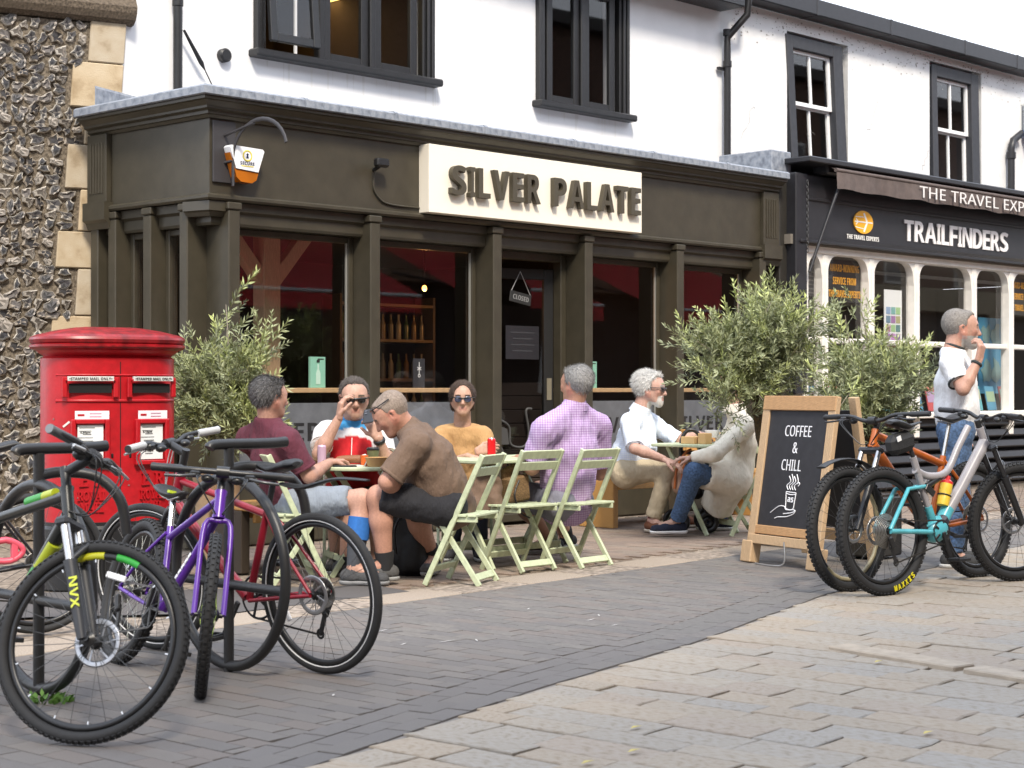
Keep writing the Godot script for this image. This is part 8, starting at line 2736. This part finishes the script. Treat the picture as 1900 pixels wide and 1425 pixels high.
func build_people() -> void:
	var X := Vector3.RIGHT
	var denim := nmat(Color(0.11, 0.2, 0.38), "mottle", 0.25, 0.9, 0.1)
	var black_sock := mat(Color(0.012, 0.012, 0.013), 0.9)
	# man in maroon, back to us
	var p := person("man in maroon T-shirt and grey shorts seen from behind, blue tape on his calf", {
		"hip": Vector3(-1.355, 0.492, -10.45), "neck": Vector3(-1.527, 0.984, -10.45), "head": Vector3(-1.514, 1.143, -10.43), "hf": Vector3(0.8, -0.04, -0.62), "shL": Vector3(-1.683, 0.88, -10.65), "shR": Vector3(-1.373, 0.875, -10.28), "elL": Vector3(-1.498, 0.65, -10.8), "elR": Vector3(-1.249, 0.662, -10.3), "wrL": Vector3(-1.272, 0.73, -10.95), "wrR": Vector3(-1.158, 0.734, -10.62),
		"hpL": Vector3(-1.378, 0.485, -10.55), "hpR": Vector3(-1.315, 0.486, -10.35), "knL": Vector3(-1.013, 0.485, -10.65), "knR": Vector3(-0.919, 0.525, -10.25), "anL": Vector3(-1.07, 0.075, -10.7), "anR": Vector3(-0.967, 0.104, -10.2), "toL": X, "toR": Vector3(1, 0, 0.12), "hlat": Vector3(0.5, 0, 0.8), "hdR": [Vector3(0.6, 0.1, -0.8), Vector3(0, -1, 0), 0.5], "hdL": [Vector3(1, 0.1, -0.2), Vector3(0, -1, 0), 0.5]},
		{"skin": Color(0.500, 0.281, 0.207), "hair_color": Color(0.055, 0.052, 0.052), "hair2": Color(0.19, 0.185, 0.185), "hair": 0.01, "hair_rough": 0.008, "strand": 0.024, "lift": 0.9, "shirt": cloth(Color(0.105, 0.022, 0.038)), "pants": cloth(Color(0.22, 0.25, 0.29)), "trouser": 0.82, "sleeve": 0.8, "shoe": cloth(Color(0.06, 0.06, 0.062)), "sole": mat(Color(0.2, 0.2, 0.2)), "sockR": [0.68, nmat(Color(0.05, 0.055, 0.065), "soft", 0.2, 0.8)], "sockL": [0.15, black_sock], "build": 1.08, "eyes": false, "crew": true})
	var k0 := Vector3(-0.919, 0.525, -10.25)
	var a0 := Vector3(-0.967, 0.104, -10.2)
	part(p, "blue_tape", Mb.new().tube([k0.lerp(a0, 0.26), k0.lerp(a0, 0.4), k0.lerp(a0, 0.58)], [0.069, 0.071, 0.069], 16), nmat(Color(0.02, 0.14, 0.45), "soft", 0.2, 0.8), Z(-p.position))
	# man in red and white jersey
	var jc := Vector3(-1.056, 0.813, -11.1)
	var shirt_p := func(q: Vector3) -> Color:
		var dx := absf(q.x - jc.x)
		var hy := q.y - jc.y
		if hy > 0.135 - dx * 0.2 and dx < 0.1:
			return Color(0.05, 0.3, 0.62)
		if dx > 0.135 - hy * 0.2 or hy > 0.085 - dx * 0.25:
			return Color(0.78, 0.78, 0.79)
		return Color(0.62, 0.012, 0.022)
	p = person("man in a red and white zip jersey lifting his sunglasses and holding a phone", {
		"hip": Vector3(-1.068, 0.447, -11.22), "neck": Vector3(-1.058, 0.967, -11.12), "head": Vector3(-1.044, 1.136, -11.05), "hf": Vector3(0.2, -0.1, 1), "shL": Vector3(-0.872, 0.899, -11.12), "shR": Vector3(-1.24, 0.9, -11.08), "elL": Vector3(-0.805, 0.684, -10.95), "elR": Vector3(-1.25, 0.781, -10.82), "wrL": Vector3(-0.867, 0.885, -10.84), "wrR": Vector3(-1.12, 1.015, -10.82),
		"knL": Vector3(-0.875, 0.49, -10.85), "knR": Vector3(-1.148, 0.49, -10.85), "anL": Vector3(-0.883, 0.059, -10.95), "anR": Vector3(-1.148, 0.059, -10.95), "toL": Vector3(0.2, 0, 1), "toR": Vector3(-0.1, 0, 1), "hlat": Vector3(-1, 0, 0), "hdR": [Vector3(0.12, 1, 0.0), Vector3(0.85, 0.1, -0.3), 0.62], "hdL": [Vector3(-0.42, 0.9, 0.05), Vector3(-0.5, 0.1, -0.8), 0.7]},
		{"skin": Color(0.530, 0.313, 0.230), "hair_color": Color(0.035, 0.026, 0.021), "hair2": Color(0.1, 0.085, 0.075), "hair": 0.005, "hairline": 0.02, "shirt": vmat(0.85, "soft", 0.25, 0.1), "shirt_paint": shirt_p, "pants": cloth(Color(0.015, 0.015, 0.018)), "trouser": 0.85, "sleeve": 0.6, "shoe": cloth(Color(0.05, 0.05, 0.05)), "head_size": 1.1, "build": 1.05, "shades": Color(0.008, 0.008, 0.009), "stubble": 0.15, "belly": 0.03, "collar": 0.95})
	part(p, "watch", Mb.new().at(Transform3D(aim(Vector3(-0.867, 0.885, -10.84) - Vector3(-0.805, 0.684, -10.95)) * Basis(Vector3.RIGHT, PI / 2), (Vector3(-0.867, 0.885, -10.84)).lerp(Vector3(-0.805, 0.684, -10.95), 0.1))).torus(0.033, 0.009, 20, 6, 1.6), blk_mat(), Z(-p.position))
	part(p, "zip", Mb.new().tube([Vector3(-1.048, 0.882, -10.94), Vector3(-1.051, 0.763, -10.93)], 0.003, 5), mat(Color(0.8, 0.8, 0.8)), Z(-p.position))
	# man in brown bending over
	p = person("man in brown T-shirt and black shorts bending forward, sunglasses pushed up on his head", {
		"hip": Vector3(-0.396, 0.509, -10.4), "neck": Vector3(-0.638, 0.954, -10.3), "head": Vector3(-0.738, 1.048, -10.26), "hf": Vector3(-0.78, -0.6, 0.05), "hu": Vector3(-0.6, 0.78, 0.1), "shL": Vector3(-0.58, 0.861, -10.1), "shR": Vector3(-0.569, 0.895, -10.5), "elL": Vector3(-0.753, 0.642, -10.06), "elR": Vector3(-0.711, 0.626, -10.6), "wrL": Vector3(-0.691, 0.582, -10.3), "wrR": Vector3(-0.815, 0.635, -10.75),
		"hpL": Vector3(-0.405, 0.477, -10.28), "hpR": Vector3(-0.387, 0.46, -10.52), "knL": Vector3(-0.816, 0.542, -10.2), "knR": Vector3(-0.633, 0.455, -10.6), "anL": Vector3(-0.777, 0.122, -10.25), "anR": Vector3(-0.512, 0.11, -10.8), "toL": Vector3(-1, 0, 0.25), "toR": Vector3(-0.2, 0, 1), "hlat": Vector3(0.1, 0, -1)},
		{"skin": Color(0.500, 0.259, 0.184), "hair_color": Color(0.2, 0.155, 0.12), "hair2": Color(0.3, 0.24, 0.2), "hair": 0.004, "hair_rough": 0.002, "strand": 0.007, "shirt": cloth(Color(0.15, 0.098, 0.068)), "pants": cloth(Color(0.018, 0.018, 0.022)), "trouser": 0.98, "sleeve": 0.86, "shoe": cloth(Color(0.08, 0.078, 0.075)), "sole": mat(Color(0.25, 0.25, 0.24)), "sock": [0.2, black_sock], "build": 1.22, "head_size": 1.06, "belly": 0.05, "pants_build": 0.86, "shades": Color(0.01, 0.01, 0.012), "shade_shift": Vector3(0, 0.075, -0.03), "eyes": false, "hem": -0.05, "crew": true})
	# woman in tan
	p = person("woman in a tan jumper and round sunglasses, dark hair tied back, holding a red can", {
		"hip": Vector3(-0.342, 0.391, -12.05), "neck": Vector3(-0.354, 0.958, -11.92), "head": Vector3(-0.352, 1.131, -11.85), "hf": Vector3(0.06, -0.04, 1), "shL": Vector3(-0.2, 0.858, -11.92), "shR": Vector3(-0.508, 0.858, -11.92), "elL": Vector3(-0.16, 0.644, -11.8), "elR": Vector3(-0.5, 0.654, -11.75), "wrL": Vector3(-0.238, 0.769, -11.53), "wrR": Vector3(-0.304, 0.74, -11.5),
		"knL": Vector3(-0.233, 0.418, -11.65), "knR": Vector3(-0.406, 0.418, -11.65), "anL": Vector3(-0.227, 0.033, -11.75), "anR": Vector3(-0.417, 0.033, -11.75), "toL": Vector3(0.1, 0, 1), "toR": Vector3(-0.1, 0, 1), "hlat": Vector3(-1, 0, 0), "hdL": [Vector3(0.8, 0.25, 0.15), Vector3(0.15, -0.2, -0.9), 0.5], "hdR": [Vector3(0.9, -0.15, 0.2), Vector3(0, -1, 0), 0.35]},
		{"skin": Color(0.500, 0.292, 0.207), "hair_color": Color(0.028, 0.016, 0.011), "hair2": Color(0.07, 0.04, 0.025), "hair": 0.006, "hair_rough": 0.001, "long": true, "nape": -0.12, "hairline": 0.006, "strand": 0.02, "lift": 0.15, "shirt": cloth(Color(0.46, 0.27, 0.115)), "pants": cloth(Color(0.03, 0.035, 0.06)), "sleeve": 1.55, "shoe": cloth(Color(0.04, 0.04, 0.045)), "build": 0.9, "head_size": 1.0, "shades": Color(0.03, 0.035, 0.07), "round": true, "neck_cut": -0.012, "hand_size": 0.95, "brow": Color(0.05, 0.03, 0.02)})
	# man in the purple check
	p = person("grey-haired man in a purple checked shirt seated with his back to us", {
		"hip": Vector3(0.414, 0.447, -11.45), "neck": Vector3(0.466, 1.072, -11.38), "head": Vector3(0.48, 1.229, -11.36), "hf": Vector3(-0.76, -0.04, -0.62), "shL": Vector3(0.259, 0.927, -11.15), "shR": Vector3(0.643, 0.935, -11.58), "elL": Vector3(0.173, 0.673, -11.2), "elR": Vector3(0.657, 0.611, -11.7), "wrL": Vector3(0.082, 0.716, -11.55), "wrR": Vector3(0.424, 0.668, -11.95),
		"hpL": Vector3(0.348, 0.424, -11.34), "hpR": Vector3(0.479, 0.407, -11.6), "knL": Vector3(0.057, 0.457, -11.75), "knR": Vector3(0.241, 0.461, -12.05), "anL": Vector3(0.299, 0.106, -12.2), "anR": Vector3(0.408, 0.12, -12.4), "toL": Vector3(-0.4, 0, 0.2), "toR": Vector3(-0.4, 0, 0.3), "hlat": Vector3(0.65, 0, -0.75), "hdL": [Vector3(-0.6, 0, -0.8), Vector3(0, -1, 0), 0.4]},
		{"skin": Color(0.460, 0.248, 0.172), "hair_color": Color(0.2, 0.195, 0.19), "hair2": Color(0.38, 0.37, 0.36), "hair": 0.011, "hair_rough": 0.006, "shirt": check_cloth(), "pants": cloth(Color(0.2, 0.2, 0.25)), "trouser": 0.8, "sleeve": 0.82, "shoe": cloth(Color(0.012, 0.012, 0.014)), "sole": mat(Color(0.3, 0.3, 0.3)), "sock": [0.12, black_sock], "build": 1.24, "head_size": 1.04, "eyes": false, "hem": -0.05, "fold": 0.012, "collar": 1.0, "strand": 0.02, "pants_build": 0.86, "move": Vector3(-0.04, 0, -0.035)})
	var hh := head_frame(Vector3(0.48, 1.229, -11.36), Vector3(-0.76, -0.04, -0.62), Vector3.UP, 1.04)
	part(p, "spectacles", Mb.new().tube([hh * Vector3(-0.087, 0.012, 0.0), hh * Vector3(-0.08, 0.012, 0.1)], 0.003, 5), mat(Color(0.1, 0.09, 0.08), 0.3), Z(-p.position))
	var sx := X
	# white-haired man on the bench
	p = person("white-haired bearded man in a pale blue shirt and khaki trousers smiling on the pine bench", {
		"hip": Vector3(0.959, 0.534, -14.15), "neck": Vector3(1.083, 1.009, -14.1), "head": Vector3(1.158, 1.2, -14.08), "hf": Vector3(0.95, -0.06, 0.32), "shL": Vector3(1.209, 0.891, -14.3), "shR": Vector3(0.981, 0.912, -13.95), "elL": Vector3(1.416, 0.759, -14.25), "elR": Vector3(1.009, 0.713, -13.72), "wrL": Vector3(1.588, 0.817, -14.15), "wrR": Vector3(1.251, 0.623, -13.75),
		"hpL": Vector3(0.992, 0.49, -14.3), "hpR": Vector3(0.95, 0.494, -14.02), "knL": Vector3(1.408, 0.519, -14.45), "knR": Vector3(1.3, 0.536, -13.9), "anL": Vector3(1.441, 0.068, -14.5), "anR": Vector3(1.17, 0.102, -13.95), "toL": Vector3(1, 0, 0.1), "toR": Vector3(0.35, 0, 0.6), "hlat": Vector3(0.1, 0, 1), "hdR": [Vector3(0.8, -0.3, 0.2), Vector3(0, -1, -0.2), 0.35], "hdL": [Vector3(1, 0.0, 0.1), Vector3(0, -1, 0), 0.45]},
		{"skin": Color(0.560, 0.335, 0.265), "hair_color": Color(0.45, 0.44, 0.42), "hair2": Color(0.7, 0.69, 0.67), "hair": 0.013, "hair_rough": 0.006, "shirt": check_cloth(true), "pants": cloth(Color(0.46, 0.38, 0.26)), "trouser": 1.93, "sleeve": 0.95, "shoe": cloth(Color(0.16, 0.06, 0.03)), "sole": mat(Color(0.55, 0.5, 0.42)), "sock": [0.25, mat(Color(0.13, 0.02, 0.035), 0.9)], "build": 1.1, "head_size": 1.19, "beard": true, "collar": 1.0, "strand": 0.026, "beard_color": Color(0.6, 0.57, 0.54), "brow": Color(0.4, 0.37, 0.33), "shades": Color(0.025, 0.012, 0.01), "belly": 0.08, "hand_size": 1.1, "hem": 0.02})
	# person in the beige coat, head behind the olive tree
	var kc := Vector3(1.547, 0.391, -13.7)
	p = person("person in a beige coat and jeans whose head is hidden by the olive tree", {
		"hip": Vector3(1.831, 0.444, -13.78), "neck": Vector3(1.836, 1.023, -13.75), "head": Vector3(1.81, 1.235, -13.75), "hf": Vector3(-0.97, -0.1, 0.2), "shL": Vector3(1.897, 0.894, -13.55), "shR": Vector3(1.881, 0.912, -13.95), "elL": Vector3(1.619, 0.683, -13.35), "elR": Vector3(1.7, 0.629, -14.05), "wrL": Vector3(1.449, 0.645, -13.45), "wrR": Vector3(1.557, 0.642, -13.95),
		"hpL": Vector3(1.807, 0.433, -13.66), "hpR": Vector3(1.847, 0.429, -13.9), "knL": Vector3(1.463, 0.533, -13.42), "knR": Vector3(1.635, 0.464, -14), "anL": Vector3(1.342, 0.121, -13.6), "anR": Vector3(1.796, 0.087, -14.2), "toL": Vector3(-1, 0, 0.15), "toR": Vector3(-1, 0, 0.1), "hlat": Vector3(-0.1, 0, -1), "hdL": [Vector3(-1, 0.0, 0.1), Vector3(0, -1, 0), 0.5]},
		{"skin": Color(0.530, 0.313, 0.230), "hair_color": Color(0.3, 0.26, 0.22), "top_name": "coat", "shirt": cloth(Color(0.8, 0.73, 0.6)), "pants": denim, "pants_build": 0.85, "trouser": 1.95, "sleeve": 1.95, "shoe": cloth(Color(0.012, 0.016, 0.035)), "sole": mat(Color(0.72, 0.72, 0.72)), "build": 1.08, "hem": 0.0, "hem_cut": false, "skirt": [[Vector3(1.793, 0.481, -13.76), Vector3(1.704, 0.223, -13.9), 0.155, 0.14, Vector3(0, 0, 1), 1.45], [Vector3(1.807, 0.469, -13.66), Vector3(1.55, 0.512, -13.5), 0.15, 0.118, Vector3(0, 0, 1), 1.1], [Vector3(1.847, 0.456, -13.9), Vector3(1.676, 0.47, -13.97), 0.15, 0.12, Vector3(0, 0, 1), 1.1]], "collar": 1.15, "fold": 0.007})
	# standing man in white
	p = person("bearded man standing in a white T-shirt with dark trim, hand raised to his mouth", {
		"hip": Vector3(3.009, 0.933, -11.32), "neck": Vector3(2.978, 1.437, -11.3), "head": Vector3(3.036, 1.605, -11.3), "hf": Vector3(1, -0.03, 0.12), "shL": Vector3(3.079, 1.371, -11.5), "shR": Vector3(2.923, 1.365, -11.12), "elL": Vector3(3.115, 1.152, -11.55), "elR": Vector3(2.97, 1.2, -11), "wrL": Vector3(3.124, 0.955, -11.5), "wrR": Vector3(3.081, 1.392, -11.03),
		"hpL": Vector3(3.043, 0.913, -11.42), "hpR": Vector3(2.98, 0.917, -11.24), "knL": Vector3(3.05, 0.471, -11.42), "knR": Vector3(2.99, 0.483, -11.22), "anL": Vector3(3.028, 0.073, -11.42), "anR": Vector3(2.955, 0.087, -11.2), "toL": X, "toR": Vector3(1, 0, 0.1), "hlat": Vector3(0, 0, 1), "hdR": [Vector3(0.25, 1, 0.0), Vector3(-0.7, 0.2, -0.6), 0.85], "hdL": [Vector3(0, -1, 0), Vector3(0, 0, 1), 0.4]},
		{"skin": Color(0.500, 0.281, 0.207), "hair_color": Color(0.15, 0.135, 0.12), "hair2": Color(0.26, 0.24, 0.22), "hair": 0.006, "hair_rough": 0.003, "strand": 0.008, "shirt": cloth(Color(0.74, 0.74, 0.75)), "pants": denim, "sleeve": 0.68, "shoe": cloth(Color(0.05, 0.05, 0.05)), "build": 1.02, "head_size": 1.08, "beard": true, "full": true, "beard_color": Color(0.42, 0.39, 0.36), "hem": 0.05, "belly": 0.02})
	var e0 := Vector3(2.966, 1.2, -11)
	var w0 := Vector3(3.081, 1.392, -11.03)
	var s0 := Vector3(2.923, 1.343, -11.12)
	var trim := mat(Color(0.03, 0.035, 0.035), 0.9)
	part(p, "wristband", Mb.new().at(Transform3D(aim(w0 - e0) * Basis(Vector3.RIGHT, PI / 2), w0.lerp(e0, 0.12))).torus(0.032, 0.008, 20, 6, 1.3), trim, Z(-p.position))
	part(p, "sleeve_trim", Mb.new().at(Transform3D(aim(e0 - s0) * Basis(Vector3.RIGHT, PI / 2), s0.lerp(e0, 0.66))).torus(0.068, 0.006, 24, 6, 1.8), trim, Z(-p.position))
	var nk := Vector3(2.978, 1.437, -11.3)
	part(p, "collar_trim", Mb.new().at(Transform3D(aim(Vector3(3.036, 1.605, -11.3) - nk) * Basis(Vector3.RIGHT, PI / 2), nk + (Vector3(3.036, 1.605, -11.3) - nk) * 0.3)).torus(0.064, 0.006, 24, 6, 1.5), trim, Z(-p.position))

func check_cloth(blue := false) -> StandardMaterial3D:   # fine woven check
	var im := Image.create(64, 64, false, Image.FORMAT_RGB8)
	for i in 64:
		for j in 64:
			var a := (i % 16) < 7
			var c := (j % 16) < 7
			var k := (1 if a else 0) + (1 if c else 0)
			var col: Color = [Color(0.77, 0.7, 0.82), Color(0.66, 0.55, 0.72), Color(0.57, 0.44, 0.65)][k]
			if blue:
				col = [Color(0.9, 0.93, 0.97), Color(0.87, 0.9, 0.96), Color(0.82, 0.87, 0.95)][k]
			im.set_pixel(i, j, col)
	var m := StandardMaterial3D.new()
	m.albedo_texture = ImageTexture.create_from_image(im)
	m.uv1_triplanar = true
	m.uv1_scale = Vector3.ONE * 15.0
	m.roughness = 0.9
	m.heightmap_enabled = true
	m.heightmap_texture = noise_tex("bump")
	m.heightmap_scale = 0.3
	return m
